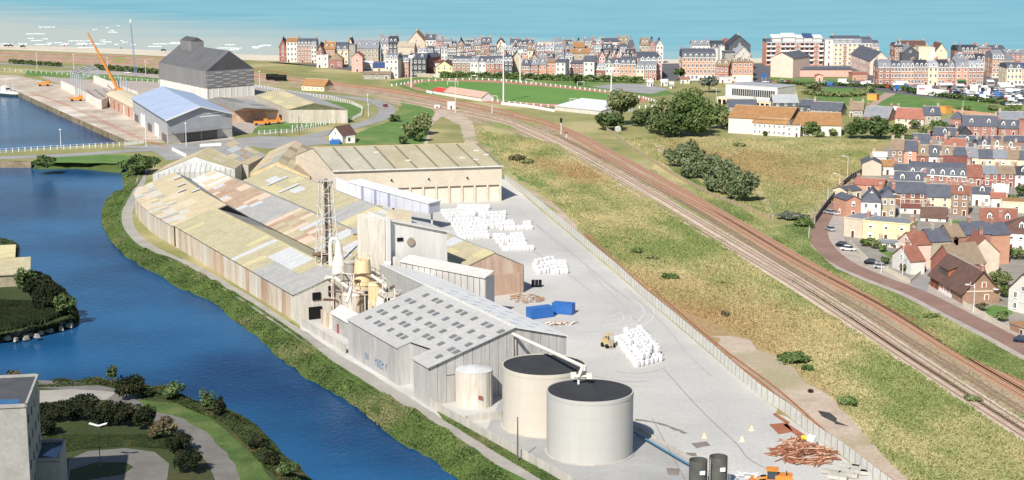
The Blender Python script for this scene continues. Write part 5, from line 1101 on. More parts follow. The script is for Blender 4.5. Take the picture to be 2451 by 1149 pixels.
equip(105,206,'orange machine on the building ground left of the steel frame','orange_machine'); equip(183,242,'red and orange machine at the foot of the steel frame','orange_machine')
# fences of the port
def post_fence(name, label, pts, h, sp, mat, rail=True, r=.09, px=True, cat='fence', pname='post', mesh_h=0):
    pts = [P(*p) if px else Vector(p) for p in pts]; o = W3(pts[0],0); t = thing(name, label, cat, o)
    me = MB().box(-r,r,-r,r,0,h).mesh(pname, mat); mb = MB()
    for a, b in zip(pts, pts[1:]):
        L_ = (b-a).length; n = max(1, round(L_/sp))
        for i in range(n): link(pname, me, t, a.lerp(b, i/n)-o)
        if rail:
            for z in ((h*.92,) if not mesh_h else (h*.92, h*.5, h*.12)): mb.tube(a-o+Vector((0,0,z)), b-o+Vector((0,0,z)), .05, 4)
    link(pname, me, t, pts[-1]-o)
    if rail: mb.build('rail', mat, t)
    return t
mpw = M('pole_white', '')
post_fence('lock_railing', 'white railing of many posts along the lock bridge below the dock', [(-40,370),(0,367),(90,361),(200,355),(300,350)], 1.9, 2.6, mpw, r=.13, mesh_h=1)
post_fence('road_fence', 'white post fence following the outside of the works around the curved road', [(560,203),(640,214),(720,228),(790,236),(842,249),(868,262),(866,277),(845,287),(800,296),(700,308)], 1.7, 3.0, mpw, r=.16, mesh_h=1)
post_fence('works_fence', 'white post fence in front of the works grass bank', [(620,322),(700,318),(780,300)], 1.9, 2.4, mpw, r=.14, mesh_h=1)
slab_wall('gate_wall_white', 'low white wall beside the works gate', [(412,360),(446,377)], 1.4, m_white, 3); slab_wall('gate_wall_white', 'short white wall on the forecourt right of the port hall', [(478,352),(530,349)], 1.3, m_white, 3)
post_fence('coast_fence', 'pale fence along the coast road at the far left', [(-40,166),(50,172),(200,184),(380,198)], 1.6, 5, mpw, r=.15)
slab_wall('quay_rail', 'white low barrier at the corner of the dock', [(300,348),(345,343)], 1.3, m_white, 3)
# yellow building on the peninsula and white flats bottom left
a, b = P(-120,700), P(30,664)
t = thing('yellow_riverside_hall', 'yellow ribbed building with low wing at the left edge across the river', 'building', P(34,668), .25)
my = M('yellow_clad', 'd9c384', 'cbb474', .4, amt=.4, streak=True)
MB().box(-40,0,0,13,0,6).build('wall', my, t); MB().slab([(-41,-.6,6),(.6,-.6,6),(.6,6.5,8),(-41,6.5,8)], .3).slab([(-41,13.6,6),(.6,13.6,6),(.6,6.5,8),(-41,6.5,8)], .3).build('roof', rm('yell'), t)
MB().hexa([(-.4,0,6),(0,0,6),(0,13,6),(-.4,13,6)],[(-.4,6.4,7.9),(0,6.4,7.9),(0,6.6,7.9),(-.4,6.6,7.9)]).build('gable_wall', my, t)
for k in range(5): MB().box(-.02,.18,2.5*k+1,2.5*k+1.3,.5,5.9).build('rib', my, t)
for k in range(6): MB().box(-3*k-1.4,-3*k-1,-.18,.02,.5,5.9).build('rib', my, t)
MB().box(-40,4,-9.5,-.1,0,3.4).build('low_wall', M('low_wall', 'a39a82', '8a8270', .4, amt=.5), t); MB().slab([(-40.5,-10,3.3),(4.5,-10,3.3),(4.5,-.2,5.8),(-40.5,-.2,5.8)], .25).build('low_roof', rm('olive'), t)
def flats():
    z = Vector((0,0,1)); m = M('flat_white', 'a9a8a3', '989792', .3, amt=.4); mr = M('flat_roof', '55575c', '484a4f', .3, amt=.6); mp = M('puddle', '2b6a9a', '245a86', .5, rough=.1, fine=False)
    c = P(105,1149+60); H1 = 20
    A = Vector((P(30,1000,H1+.3).x, P(30,1000,H1+.3).y, 0))
    fr = P(62,974,H1); bk = P(90,902,H1); d = (bk-fr); d.z = 0; L_ = d.length; u = d.normalized(); n = Vector((-u.y, u.x, 0))
    o = W3(fr, 0); t = thing('white_flats', 'tall pale block of flats with puddled flat roof in the bottom left corner', 'block of flats', o)
    q = [Vector((0,0,0)), u*L_, u*L_+n*40, n*40]
    MB().hexa(q, [p+z*H1 for p in q]).build('wall', m, t)
    q2 = [-u*.2-n*.2, u*(L_+.2)-n*.2, u*(L_+.2)+n*40, -u*.2+n*40]
    for a_, b_ in zip(q2, q2[1:]+q2[:1]):
        e = (b_-a_).normalized(); m_ = Vector((-e.y, e.x, 0))*.35; MB().hexa([a_+z*H1, b_+z*H1, b_+m_+z*H1, a_+m_+z*H1], [x+z*(H1+.5) for x in (a_, b_, b_+m_, a_+m_)]).build('parapet', m, t)
    MB().hexa([p+z*(H1) for p in q], [p+z*(H1+.12) for p in q]).build('roof', mr, t)
    MB().poly([u*.8+n*1+z*(H1+.14), u*4+n*1.5+z*(H1+.14), u*4.2+n*5+z*(H1+.14), u*1.5+n*7+z*(H1+.14), u*.6+n*6+z*(H1+.14)]).build('puddle', mp, t)
    for f in range(5):
        for k in range(4):
            p = u*(L_*(k+.5)/4)-n*.06+z*(2.5+f*3.6); MB().hexa([p-u*.5, p+u*.5, p+u*.5+n*.1, p-u*.5+n*.1], [x+z*1.3 for x in (p-u*.5, p+u*.5, p+u*.5+n*.1, p-u*.5+n*.1)]).build('window', m_glass, t)
    # front stair tower and wing
    H2 = 8.2; s = [P(82,1107,H2), P(143,1105,H2), P(158,1058,H2), P(95,1060,H2)]; s = [W3(x, 0)-o for x in s]
    t = thing('flat_roofed_wing', 'low pale wing with blue puddle on its flat roof beside the tall flats', 'building', o)
    MB().hexa(s, [p+z*H2 for p in s]).build('wall', m, t); MB().hexa([p+z*H2 for p in s], [p+z*(H2+.1) for p in s]).build('roof', mr, t)
    for a_, b_ in zip(s, s[1:]+s[:1]):
        e = (b_-a_).normalized(); m_ = Vector((-e.y, e.x, 0))*.3; MB().hexa([a_+z*(H2+.1), b_+z*(H2+.1), b_+m_+z*(H2+.1), a_+m_+z*(H2+.1)], [x+z*(H2+.6) for x in (a_, b_, b_+m_, a_+m_)]).build('parapet', m, t)
    c_ = [s[0].lerp(s[1], .25).lerp(s[3].lerp(s[2], .25), .3), s[0].lerp(s[1], .85).lerp(s[3].lerp(s[2], .85), .15), s[0].lerp(s[1], .9).lerp(s[3].lerp(s[2], .9), .8), s[0].lerp(s[1], .5).lerp(s[3].lerp(s[2], .5), .6)]
    MB().poly([p+z*(H2+.13) for p in c_]).build('puddle', mp, t)
flats()
# ------------------------------------------------------------------ stadium, town
def goal(px1, py1, px2, py2, lb):
    a, b = P(px1, py1), P(px2, py2); t = thing('football_goal', lb, 'goal', a); d = b-a; z = Vector((0,0,2.44)); n = Vector((-d.y, d.x, 0)).normalized()*1.8
    MB().tube((0,0,0), z, .12, 6).build('post', m_white, t); MB().tube(d, d+z, .12, 6).build('post', m_white, t); MB().tube(z, d+z, .12, 6).build('crossbar', m_white, t)
    MB().tube(z, n, .05, 4).tube(d+z, d+n, .05, 4).tube(n, d+n, .05, 4).build('net_frame', m_white, t)
goal(1071,204,1096,204.5,'white football goal on the left half of the pitch'); goal(1170,238,1190,241,'white goal behind the red roofed stand'); goal(1364,247,1388,249,'white goal above the white roofed hall')
goal(1128,190,1143,191,'small white goal beyond the far railing'); goal(1382,206,1398,205,'white goal at the foot of the far lawn near the court')
goal(1258,199,1276,201,'small white goal on the far edge of the track')
oval_far = [(938,206),(960,203),(985,199),(1010,195),(1075,192),(1140,191),(1200,194),(1260,200),(1330,207),(1400,215),(1460,222),(1540,236)]
post_fence('pitch_railing', 'railing with short white posts along the far side of the pitch', oval_far, 1.25, 4.4, m_white, r=.28)
post_fence('pitch_railing', 'railing with short white posts along the near side of the pitch', [(1165,241),(1205,246),(1260,252),(1330,257)], 1.25, 4.4, m_white, r=.28)
post_fence('pitch_railing', 'railing with short white posts curving round the right end behind the trees', [(1540,236),(1572,246),(1560,256),(1500,262)], 1.25, 4.4, m_white, r=.28)
bpx('red_stand', 'low stand with bright red roof beside the pitch', 'stand', 1035,224, 1070,230, 216, 211, 7, 'gable', wall='white', rk='vred', floors=1, cols=0, chim=0, side=False, band=False)
bpx('grey_pink_stand', 'long low stand with faded pink roof right of the red roofed stand', 'stand', 1063,229, 1152,243, 220, 214, 8, 'gable', wall='white', rk='palepink', floors=1, cols=0, chim=0, side=False, band=False)
slab_wall('pitch_wall', 'low white wall behind the railway on the near side of the pitch', [(1021,222),(1035,225)], 1.5, m_white, 3); slab_wall('stadium_wall', 'long low pale wall between pitch and railway', [(1200,250),(1265,257),(1328,268)], 1.3, m_white, 4)
bpx('white_roofed_hall', 'low hall with large bright white roof at the corner of the pitch', 'hall', 1328,264, 1438,276, 254, 238, 24, 'gable', wall='lgrey', rk='white', floors=1, cols=0, chim=0, side=False, rear=20)
# row facing the pitch:  (xl, xr, base, eave, ridge, D, roof, wall, rk, floors, cols, dormers, label)
ROW1 = [
 (922,953,187,141,127,12,'mansard','white','lslate',3,3,3,'narrow red and white house with grey mansard, first of the row by the pitch'),
 (953.5,979,184,147,131,12,'mansard','brick','slate',3,2,2,'brick house with slate mansard, second from the left of the pitch row'),
 (1083,1125,181,150,134,12,'mansard','brown','slate',2,4,3,'brown brick house behind the hedge with slate mansard right of the yellow gable'),
 (1125.3,1145,182,149,134,12,'mansard','white','lslate',2,2,1,'white house with round balcony, left of the white pair'),
 (1145.3,1163,182,149,134,12,'mansard','white','slate',2,2,1,'white house with round balcony, right of the white pair'),
 (1163.5,1184,183,151,133,12,'mansard','brick','slate',2,2,2,'red and white house between the white pair and the floodlight'),
 (1184.5,1206,184,151,133,12,'mansard','red','slate',2,2,2,'bright red fronted house next to the tallest floodlight mast'),
 (1249,1268,185,155.5,143,11,'gable','brick','slate',2,3,1,'brick house with dark slate roof, leftmost of the low terrace'),
 (1268.3,1288,185,155,141,11,'gable','brick','lslate',2,2,1,'brick house with pale slate roof and tall bay windows in the low terrace'),
 (1288.3,1308,185,154.5,141,11,'gable','orange','lslate',2,2,1,'orange brick house before the tan roofed pair'),
 (1308.3,1329,185,149,141,11,'gable','orange','tan',2,2,0,'orange brick house with plain tan roof beside the white tall house'),
 (1329.5,1353,186,149,141,16,'gable','white','slate',3,2,0,'narrow plain white house with slate roof and dark side'),
 (1367,1396,180,151.5,144,10,'gable','brick','slate',2,3,0,'small red and white house behind the dark bush by the pitch'),
 (1396.5,1422,190,147,133,14,'gable','white','slate',3,2,0,'tall white house with balconies and steep slate roof'),
 (1423,1448,189,167,151,11,'mansard','red','zinc',1,3,3,'red ground floor house with tall pale green mansard'),
 (1449,1466,190,153,140,12,'mansard','white','slate',3,2,1,'white three storey house with dark window bands'),
 (1466.5,1484,190,152,138,12,'mansard','pink','slate',3,2,1,'pink house with turquoise shopfront'),
 (1484.5,1522,191,153.5,135,12,'mansard','orange','slate',3,4,3,'wide orange brick house with slate mansard and two pointed dormers'),
 (1522.5,1542,192,166,147,11,'mansard','cream','lslate',2,2,2,'cream house with grey mansard near the end of the pitch row'),
 (1542.3,1571,192,166,147,11,'mansard','brick','lslate',2,3,3,'red house with orange topped mansard ending the pitch row'),
]
TD = dict(wh=1.9, ww=1.25)
for xl, xr, yb, ye, yr, D, rf, wl, rk, fl, co, dm_, lb in ROW1:
    bpx('terraced_house', lb, 'house', xl, yb, xr, yb+.4, ye, yr, D, rf, wall=wl, rk=rk, floors=fl, cols=co, dorm=dm_, group='terraced houses facing the football pitch', grnd=None, **TD)
bpx('yellow_gabled_house', 'yellow house with gable front and blue shutters behind the pitch hedge', 'house', 1043,179,1085,179.5,160,146,14,'front', wall='yellow', rk='brown', floors=2, cols=3, chim=0, **TD)
bpx('red_roofed_annex', 'small white house with red roof left of the yellow gable', 'house', 1037,170,1062,170,150,143,8,'gable', wall='white', rk='redm', floors=1, cols=1, chim=0, side=False)
bpx('small_pink_annex', 'low orange annex in front of the yellow gable house', 'annex', 1024,177,1042,178,166,163,6,'front', wall='orange', rk='tan', floors=1, cols=0, chim=0, side=False)
slab_wall('garden_wall', 'grey garden wall in front of the dark side street', [(999,184),(1036,186)], 2.4, M('wall_stone','') if 'wall_stone' in _M else wm('stone'), 5)
slab_wall('garden_wall', 'violet grey garden wall left of the hedge', [(1036,185),(1052,186)], 2.2, wm('lgrey'), 4)
bpx('side_street_block', 'house block with shade-darkened walls lining the side street behind the first terrace', 'house', 979.5,183,1020,183,141,128,38,'gable', wall='dark', rk='slate', floors=3, cols=4, dorm=2, side=False, **TD)  # shade of the street side is painted as a dark wall colour
bpx('red_gable_house', 'red brick blank gable beside the dark side street', 'house', 1000,172,1019,173,138,129,18,'front', wall='brick', rk='slate', floors=1, cols=0, chim=0, side=False, frontwin=False)
bpx('dark_sided_house', 'house with shade-darkened front right of the red fronted terrace', 'house', 1206.5,184,1226,184,145,130,26,'mansard', wall='slate', rk='slate', floors=3, cols=2, dorm=2, **TD)  # dark wall colour stands in for the shade on this front
bpx('tall_beige_gable', 'tall blank beige gable with rounded slate roof beside the floodlight mast', 'house', 1227,180,1248,180,138,124,16,'front', wall='beige', rk='slate', floors=1, cols=0, chim=0, side=False, frontwin=False)
bpx('corner_block', 'pinkish corner block with pale mansards and a long dark side to the street', 'building', 1531,189,1584,189,145,128,55,'mansard', wall='pink', rk='slate', floors=4, cols=5, dorm=4, side=True, sidek='dark', **TD)  # side colour set dark for the shade on the street side
bpx('cream_hotel', 'large cream and brick hotel with slate mansard and white dormers', 'hotel', 1632,193,1712,193,138,116,18,'mansard', wall='orange', rk='slate', floors=4, cols=8, dorm=6, chim=2, grnd='white', wh=2.3, ww=1.4)
bpx('small_brick_house', 'small brown roofed house between the hotel and the corner cafe', 'house', 1712.5,193,1743,194,157,144,12,'gable', wall='brick', rk='tan', floors=2, cols=3, dorm=2, **TD)
bpx('corner_cafe', 'orange brick corner building with white bays at the head of the street', 'building', 1752,195,1802,195,149,137,14,'hip', wall='orange', rk='tan', floors=3, cols=4, dorm=3, grnd='cream', **TD)
bpx('white_shop', 'low white shop with blue front before the small brick house', 'shop', 1722,199,1752,199,186,186,8,'flat', wall='white', rk='zinc', floors=1, cols=2, chim=0, side=False, band=False)
bpx('dark_gabled_mansion', 'tall dark slate gable with two white gabled strips and red chimney stack', 'house', 1743,168,1795,168,108,86,20,'front', wall='slate', rk='dslate', floors=3, cols=2, chim=1, side=False, **TD)
bpx('red_stack', 'tall red brick chimney wing left of the dark gable', 'house', 1733,160,1744,160,96,94,12,'flat', wall='brick', rk='tile', floors=1, cols=0, chim=0, side=False)
bpx('white_stair_wing', 'narrow white wing beside the red chimney stack', 'house', 1722,168,1733,168,112,112,10,'flat', wall='white', rk='zinc', floors=3, cols=1, chim=0, side=False)
bpx('black_dormer_house', 'dark roofed house with two white dormers behind the hotel', 'house', 1702,160,1733,160,115,97,14,'mansard', wall='white', rk='dslate', floors=3, cols=2, dorm=2, **TD)
bpx('pale_roof_house', 'pale zinc roofed house behind the hotel roof', 'house', 1656,158,1701,158,108,97,14,'gable', wall='white', rk='lslate', floors=3, cols=4, dorm=3, **TD)
bpx('grey_backed_house', 'grey blank rear building between the hotel and the corner cafe', 'house', 1734,182,1758,182,126,122,14,'gable', wall='grey', rk='slate', floors=1, cols=0, chim=0, side=False)
bpx('light_gable_house', 'light grey gabled roof above the corner cafe', 'house', 1758,184,1798,184,132,112,18,'front', wall='lgrey', rk='zinc', floors=3, cols=1, chim=0, side=False)
# apartments on the sea front
def apartments(xl, xr, yb, ye, yr, lb, nm, wall, bays, balc, D=18, tops=()):
    t = bpx(nm, lb, 'apartment building', xl, yb, xr, yb, ye, yr, D, 'mansard', wall=wall, rk='slate', floors=5, cols=0, dorm=0, chim=1, side=False)
    a, b = P(xl, yb), P(xr, yb); W = (b-a).length; he = zat(xl, ye, a.y); fh = he/5
    for k in range(bays):
        x = W*(k+.5)/bays; wdt = W/bays*.36
        if k % 4 == 2: MB().box(x-wdt, x+wdt, -.12, .1, 0, he).build('red_bay', wm('brick'), t)
        for f in range(5):
            if balc and k % 4 != 2:
                if f: MB().box(x-wdt*1.25, x+wdt*1.25, -1.1, 0, f*fh+.1, f*fh+1.15).build('balcony', m_white, t)
                MB().box(x-wdt, x+wdt, -.14, .05, f*fh+1.2, f*fh+fh*.85).build('window', m_glass, t)
            else:
                o = link('window', win_mesh('win'), t, (x, -.14, f*fh+1)); o.scale = (1.6, 1, 1.5)
    for (s0, s1, rk, h) in tops:
        z = he+.2; MB().box(W*s0, W*s1, .3, D*.5, z, z+h*.7).build('penthouse', wm('white'), t); MB().slab([(W*s0-.4,-.3,z+h*.7),(W*s1+.4,-.3,z+h*.7),(W*s1+.4,D*.5,z+h*1.15),(W*s0-.4,D*.5,z+h*1.15)], .25).build('roof_plane', rfm(rk), t)
    return t
apartments(1833,1970,157,102,92,'sea front apartments with white balconies and red bays, left of the two blocks','balcony_apartments','salmon',12,True,tops=((.1,.26,'white',4.2),(.28,.5,'white',5),(.51,.64,'white',4),(.65,.8,'blue',4.8),(.81,.97,'white',4)))
bpx('gate_tower', 'white and red gate tower between the two apartment blocks', 'building', 1973,157,1993,157,96,92,14,'flat', wall='white', rk='zinc', floors=5, cols=1, chim=0, side=False, **TD)
apartments(1993.5,2060,157,104,85,'cream sea front apartments with dark hipped mansard and white dormers','cream_apartments','cream',6,False,tops=((.07,.2,'white',3),(.28,.44,'white',3),(.52,.68,'white',3)))
apartments(2060.5,2086,157,104,88,'right wing of the cream sea front apartments','apartment_wing','cream',3,False)
bpx('round_roof_wing', 'small cream wing with dark rounded roof right of the cream apartments', 'building', 2086.5,150,2103,150,114,96,14,'mansard', wall='cream', rk='slate', floors=3, cols=1, dorm=1, side=False, **TD)
bpx('pink_gabled_hall', 'tall plain pink house with gable front on the hotel lawn', 'house', 1844,184,1897,187,137,126,24,'front', wall='lpink', rk='slate', floors=1, cols=0, chim=0, side=False, frontwin=False)
bpx('pink_arcade', 'long low pink building with grey roof behind the green lawn', 'building', 1900,184,2038,184,167,159,12,'gable', wall='pink', rk='slate', floors=1, cols=0, chim=0, side=False, band=False)
bpx('pink_kiosk', 'little pink pavilion with white door in the middle of the lawn', 'kiosk', 1953,194,1969.5,194,181,178,5,'front', wall='pink', rk='rtile', floors=1, cols=1, chim=0, side=False)
bpx('orange_pavilion', 'orange arched pavilion at the end of the pink building', 'pavilion', 2040,193,2076,193,177,172,12,'gable', wall='orange', rk='rtile', floors=1, cols=3, chim=0, side=False)
bpx('blue_roof_terrace', 'white terrace with blue grey roof running towards the sea beside the apartments', 'terrace', 2082,180,2131,180,146,124,60,'front', wall='lpink', rk='slate', floors=2, cols=2, chim=0, side=True, **TD)
# the long red terrace
ROW2 = [
 (2100,2131,204,161,142,'brick','lslate',3,2,'brick end house with white framed arched windows and rounded grey mansard'),
 (2131.4,2155,204,161,145,'brick','slate',3,3,'red and white house, second in the long red terrace'),
 (2155.4,2187,204,161,145,'orange','lslate',3,4,'red house with wrought balconies, third in the long red terrace'),
 (2187.4,2220,204,160,143,'brick','dslate',3,4,'red house with two white dormers on dark mansard, fourth in the long red terrace'),
 (2220.4,2244,205,160,145,'cream','zinc',3,2,'cream house with black balconies in the long red terrace'),
 (2244.4,2268,205,161,142,'orange','dslate',3,3,'orange house with square slate roof in the long red terrace'),
 (2268.4,2285,205,161,146,'brick','lslate',3,2,'narrow red house right of the square slate roof'),
 (2285.4,2317,206,161,141,'salmon','lslate',3,2,'salmon house with green shop awning in the long red terrace'),
 (2317.4,2353,206,161,145,'brick','zinc',3,4,'plain brick end house of the long red terrace'),
]
for xl, xr, yb, ye, yr, wl, rk, fl, co, lb in ROW2:
    tt = bpx('terraced_house', lb, 'house', xl, yb, xr, yb, ye, yr, 13, 'mansard', wall=wl, rk=rk, floors=fl, cols=co, dorm=max(1, co-1), group='long red terrace by the car park', wh=2.1, ww=1.3)
    if 'green shop' in lb: MB().slab([(1,-2.4,3.2),(6,-2.4,3.2),(6,0,3.9),(1,0,3.9)], .15).build('awning', M('awning_green', '2f8a4a', None, .5), tt)
bpx('brick_corner_house', 'brick house with grey roof facing the side street right of the red terrace', 'house', 2373,187,2401,187,140,120,16,'mansard', wall='orange', rk='lslate', floors=4, cols=3, dorm=3, grnd='cream', **TD)
bpx('stone_corner_wing', 'narrow stone corner wing beside the same side street', 'house', 2357,180,2372,184,142,125,14,'mansard', wall='stone', rk='lslate', floors=3, cols=2, dorm=2, **TD)
bpx('cream_red_panel_house', 'cream house with a red vertical panel at the right edge by the market', 'house', 2408,205,2445,205,164,149,16,'mansard', wall='cream', rk='slate', floors=3, cols=4, dorm=2, grnd='white', **TD)
bpx('edge_house', 'pink house cut by the right edge of the view near the market', 'house', 2445.5,205,2475,205,166,150,16,'mansard', wall='pink', rk='blue', floors=3, cols=3, dorm=2, grnd='white', **TD)
BACK = [  # (xl,xr,base,eave,ridge,D,roof,wall,rk,floors,cols,dorm,label)
 (669,686,148,112,94,14,'front','red','redm',3,1,0,'red gabled house at the left end of the sea front'),
 (686.5,712,149,100,91,14,'gable','white','ochre',4,3,0,'white balconied house with rusty orange roof at the left end of the sea front'),
 (712.5,745,150,108,92,14,'mansard','brick','slate',4,4,4,'brick house with slate mansard and white dormers at the left end'),
 (745.5,758,151,110,92,14,'mansard','white','slate',4,2,1,'white house front beside the dark rounded gable'),
 (758.5,775,160,120,106,20,'front','dbrick','dslate',3,1,0,'dark gabled house with mauve bay'),
 (776,802,158,118,100,16,'gable','orange','ochre',3,3,2,'orange roofed house with white gable dormers'),
 (802.5,834,157,119,101,16,'mansard','cream','slate',2,3,2,'cream house with slate mansard behind the red hip roof'),
 (832,846,150,110,91,16,'front','cream','dslate',3,1,0,'cream pointed gable with steep black roof'),
 (852,906,152,116,95,16,'gable','stone','lslate',3,6,3,'long stone house with grey slate roof and small dormers'),
 (912,931,150,104,86,16,'gable','lgrey','lslate',4,2,2,'tall grey roofed villa left of the dark gable'),
 (931.5,951,151,106,86,18,'gable','slate','dslate',4,2,2,'tall villa with dark slate hung front'),
 (758,786,162,134,131,12,'flat','white','white',2,2,0,'low white house with flat white roof by the grass slope'),
 (787,820,162,143,126,12,'hip','brick','tan',1,2,0,'small brick pavilion with pointed hip roof'),
 (842,868,172,136,126,14,'front','pink','rtile',2,1,0,'pink house with rounded gable'),
 (862,892,166,152,146,12,'gable','white','white',1,2,0,'low white roofed building behind the garden'),
 (893,922,171,162,149,14,'gable','cream','blue',1,1,0,'low garage with bright blue roof'),
 (870,935,190,178,171,10,'gable','grey','tan',1,3,0,'low grey shed with mossy roof at the field edge'),
 (836,851,158,108,108,12,'flat','grey','slate',1,0,0,'dark blank wall block beside the cream gable'),
 (952,992,152,112,100,16,'gable','beige','beige_' ,1,0,0,'broad blank beige gable wall'),
 (976,1018,150,100,76,26,'front','beige','ochre',1,1,0,'big house with beige gable and bright orange roof, tallest on the sea front'),
 (1019,1044,150,95,82,14,'gable','white','slate',4,3,1,'slate roofed house right of the orange roof'),
 (1044,1062,151,98,86,14,'gable','brick','lslate',4,2,1,'grey roofed house with white tall windows'),
 (1062.5,1082,152,108,95,14,'mansard','white','lslate',3,3,3,'white house with three dormers on the sea front'),
 (1082.5,1092,152,112,99,14,'mansard','pink','slate',3,1,1,'narrow pink house on the sea front'),
 (1138,1172,158,131,120,14,'gable','white','tan',2,3,1,'low house with brown slate roof behind the white pair'),
 (1186,1212,152,110,93,20,'front','cream','dslate',3,1,0,'cream pointed gable near the middle of the sea front'),
 (1222,1246,152,108,93,14,'gable','brick','slate',3,3,1,'brick house with blue slate roof near the middle'),
 (1443,1484,152,100,91,16,'gable','white','slate',3,4,0,'long slate roofed hall with end chimneys near the spire'),
 (1371,1398,156,114,101,18,'gable','grey','ochre',2,2,0,'grey house with vivid orange roof among the slate roofs'),
 (1350,1372,160,118,104,20,'gable','slate','lslate',2,0,0,'grey blank roofed house left of the vivid orange roof'),
 (1365,1412,164,127,117,12,'gable','stone','ochre',2,3,1,'low house with yellowish tiled roof'),
 (1288,1326,152,102,95,14,'flat','white','zinc',4,4,0,'white flat fronted block with cornice on the sea front'),
 (1500,1521,166,130,117,14,'gable','slate','dslate',3,1,0,'dark slate house below the spire'),
 (2157,2198,160,126,110,22,'front','slate','lslate',1,0,0,'dark slate gable with white edging'),
 (2140,2158,158,112,101,14,'gable','brick','dslate',4,2,2,'narrow ornate brick house at the left of the casino roofs'),
 (2157,2218,152,112,97,22,'gable','cream','brown',2,0,0,'large hall with dark brown roof'),
 (2197,2222,160,112,111,10,'flat','cream','tan',1,2,0,'blank cream block before the large brown roof'),
 (2222,2236,160,115,114,10,'flat','white','white',1,0,0,'blank white block right of the cream block'),
 (2236,2266,156,124,104,18,'front','cream','brown',1,0,0,'cream gable at the right end of the large hall'),
 (2289,2339,158,122,107,16,'mansard','brick','dslate',3,6,5,'dark mansard hotel with many white dormers on the right of the sea front'),
 (2340,2366,158,116,108,16,'gable','brick','lslate',3,3,1,'grey roofed brick house right of the dark mansard hotel'),
 (2366,2404,150,118,108,16,'gable','lgrey','slate',3,4,1,'slate roofed house with white skylights at the right'),
 (2405,2465,160,128,119,16,'gable','brick','lslate',3,5,3,'wide grey roofed brick building at the right edge'),
]
ROOFS['beige_'] = ('b9ad98','ab9f8a')
for xl, xr, yb, ye, yr, D, rf, wl, rk, fl, co, dm_, lb in BACK:
    bpx('town_house', lb, 'house', xl, yb, xr, yb, ye, yr, D, rf, wall=wl, rk=rk, floors=fl, cols=co, dorm=dm_, chim=1 if rnd() < .7 else 2, group='houses along the sea front', **TD)
# filler roofs between the rows: closely packed slate houses
fr_ = random.Random(11)
FILL = []
x = 1094
while x < 1500:
    w_ = fr_.uniform(15, 24)
    if not (1180 < x+w_/2 < 1248 or 1284 < x+w_/2 < 1328 or 1440 < x+w_/2 < 1486): FILL.append((x, x+w_, 152, fr_.uniform(104, 112), 0))
    x += w_+fr_.uniform(0, 2)
x = 1000
while x < 1520:
    w_ = fr_.uniform(14, 22)
    if not (1136 < x+w_/2 < 1175 or 1362 < x+w_/2 < 1412): FILL.append((x, x+w_, fr_.uniform(157,160), fr_.uniform(119, 126), 1))
    x += w_+fr_.uniform(0, 4)
x = 1100
while x < 1520:
    w_ = fr_.uniform(13, 20)
    if not (1136 < x+w_/2 < 1175 or 1226 < x < 1250 or 1362 < x+w_/2 < 1412): FILL.append((x, x+w_, fr_.uniform(167,169), fr_.uniform(136, 141), 2))
    x += w_+fr_.uniform(1, 6)
for x0 in (1535, 1552, 1570): FILL.append((x0, x0+17, 150, 108, 3))
for x0 in (2290, 2312, 2336): FILL.append((x0, x0+22, 172, 143, 4))
wn = {'white':'white','brick':'red brick','grey':'grey','cream':'cream','slate':'slate hung','orange':'orange brick','stone':'stone','lgrey':'pale grey','pink':'pink'}
rn = {'slate':'dark slate','lslate':'pale slate','dslate':'black slate','zinc':'zinc','tan':'mossy brown'}
rown = ['sea front line','second line back','line behind pitch terrace','on the sea front','inland line']
anc = [(1094,'behind the yellow gable house'),(1130,'behind the white pair'),(1170,'behind the red fronted house'),(1210,'near the tall beige gable'),(1250,'behind the low brick terrace'),(1290,'behind the tan roofed brick house'),(1330,'behind the narrow white house'),(1370,'near the vivid orange roof'),(1420,'behind the tall white house'),(1460,'behind the three storey white house'),(1490,'near the spire'),(1540,'above the corner block'),(2280,'behind the salmon house'),(1000,'above the red blank gable'),(1040,'behind the red roofed annex')]
for i, (xl, xr, yb, ye, row) in enumerate(FILL):
    wl = fr_.choice(['white','brick','grey','cream','slate','orange','stone','lgrey','pink','white','brick']); rk = fr_.choice(['slate','lslate','slate','lslate','dslate','zinc','tan','lslate'])
    rf = fr_.choice(['gable','mansard','gable','front','mansard']); a_ = min(anc, key=lambda q: abs(q[0]-xl))[1]
    side_ = ['left','right'][i % 2]
    bpx('town_house', f"{wn[wl]} house, {rn[rk]} {'gable' if rf == 'front' else 'mansard' if rf == 'mansard' else 'roof'}, {rown[row]}, {a_}", 'house', xl, yb, xr, yb, ye, ye-fr_.uniform(11, 16), fr_.uniform(11, 16), rf, wall=wl, rk=rk, floors=3, cols=fr_.choice([2,3]), dorm=fr_.choice([1,2,2,3]) if rf != 'front' else 0, chim=2, group='packed houses of the town centre', **TD)
def spire(px, yb, yt, lb, s=1):
    o = P(px, yb); h = zat(px, yt, o.y); t = thing('spire_tower', lb, 'tower', o); m = wm('lgrey')
    MB().box(-2.4*s,2.4*s,-2.4*s,2.4*s,0,h*.55).build('tower', m, t); MB().hexa([(-2.8*s,-2.8*s,h*.55),(2.8*s,-2.8*s,h*.55),(2.8*s,2.8*s,h*.55),(-2.8*s,2.8*s,h*.55)],[(-1.2*s,-1.2*s,h*.8),(1.2*s,-1.2*s,h*.8),(1.2*s,1.2*s,h*.8),(-1.2*s,1.2*s,h*.8)]).build('roof', rfm('slate'), t)
    MB().hexa([(-1.0*s,-1.0*s,h*.8),(1.0*s,-1.0*s,h*.8),(1.0*s,1.0*s,h*.8),(-1.0*s,1.0*s,h*.8)],[(-.05,-.05,h),(.05,-.05,h),(.05,.05,h),(-.05,.05,h)]).build('spire', rfm('lslate'), t)
spire(1510,158,80,'slender slate spire with white finial at the right end of the old town'); spire(1420,153,84,'small pointed spire left of the long slate hall', .7); spire(2295,158,95,'small pointed turret on the left of the dark mansard hotel', .6)
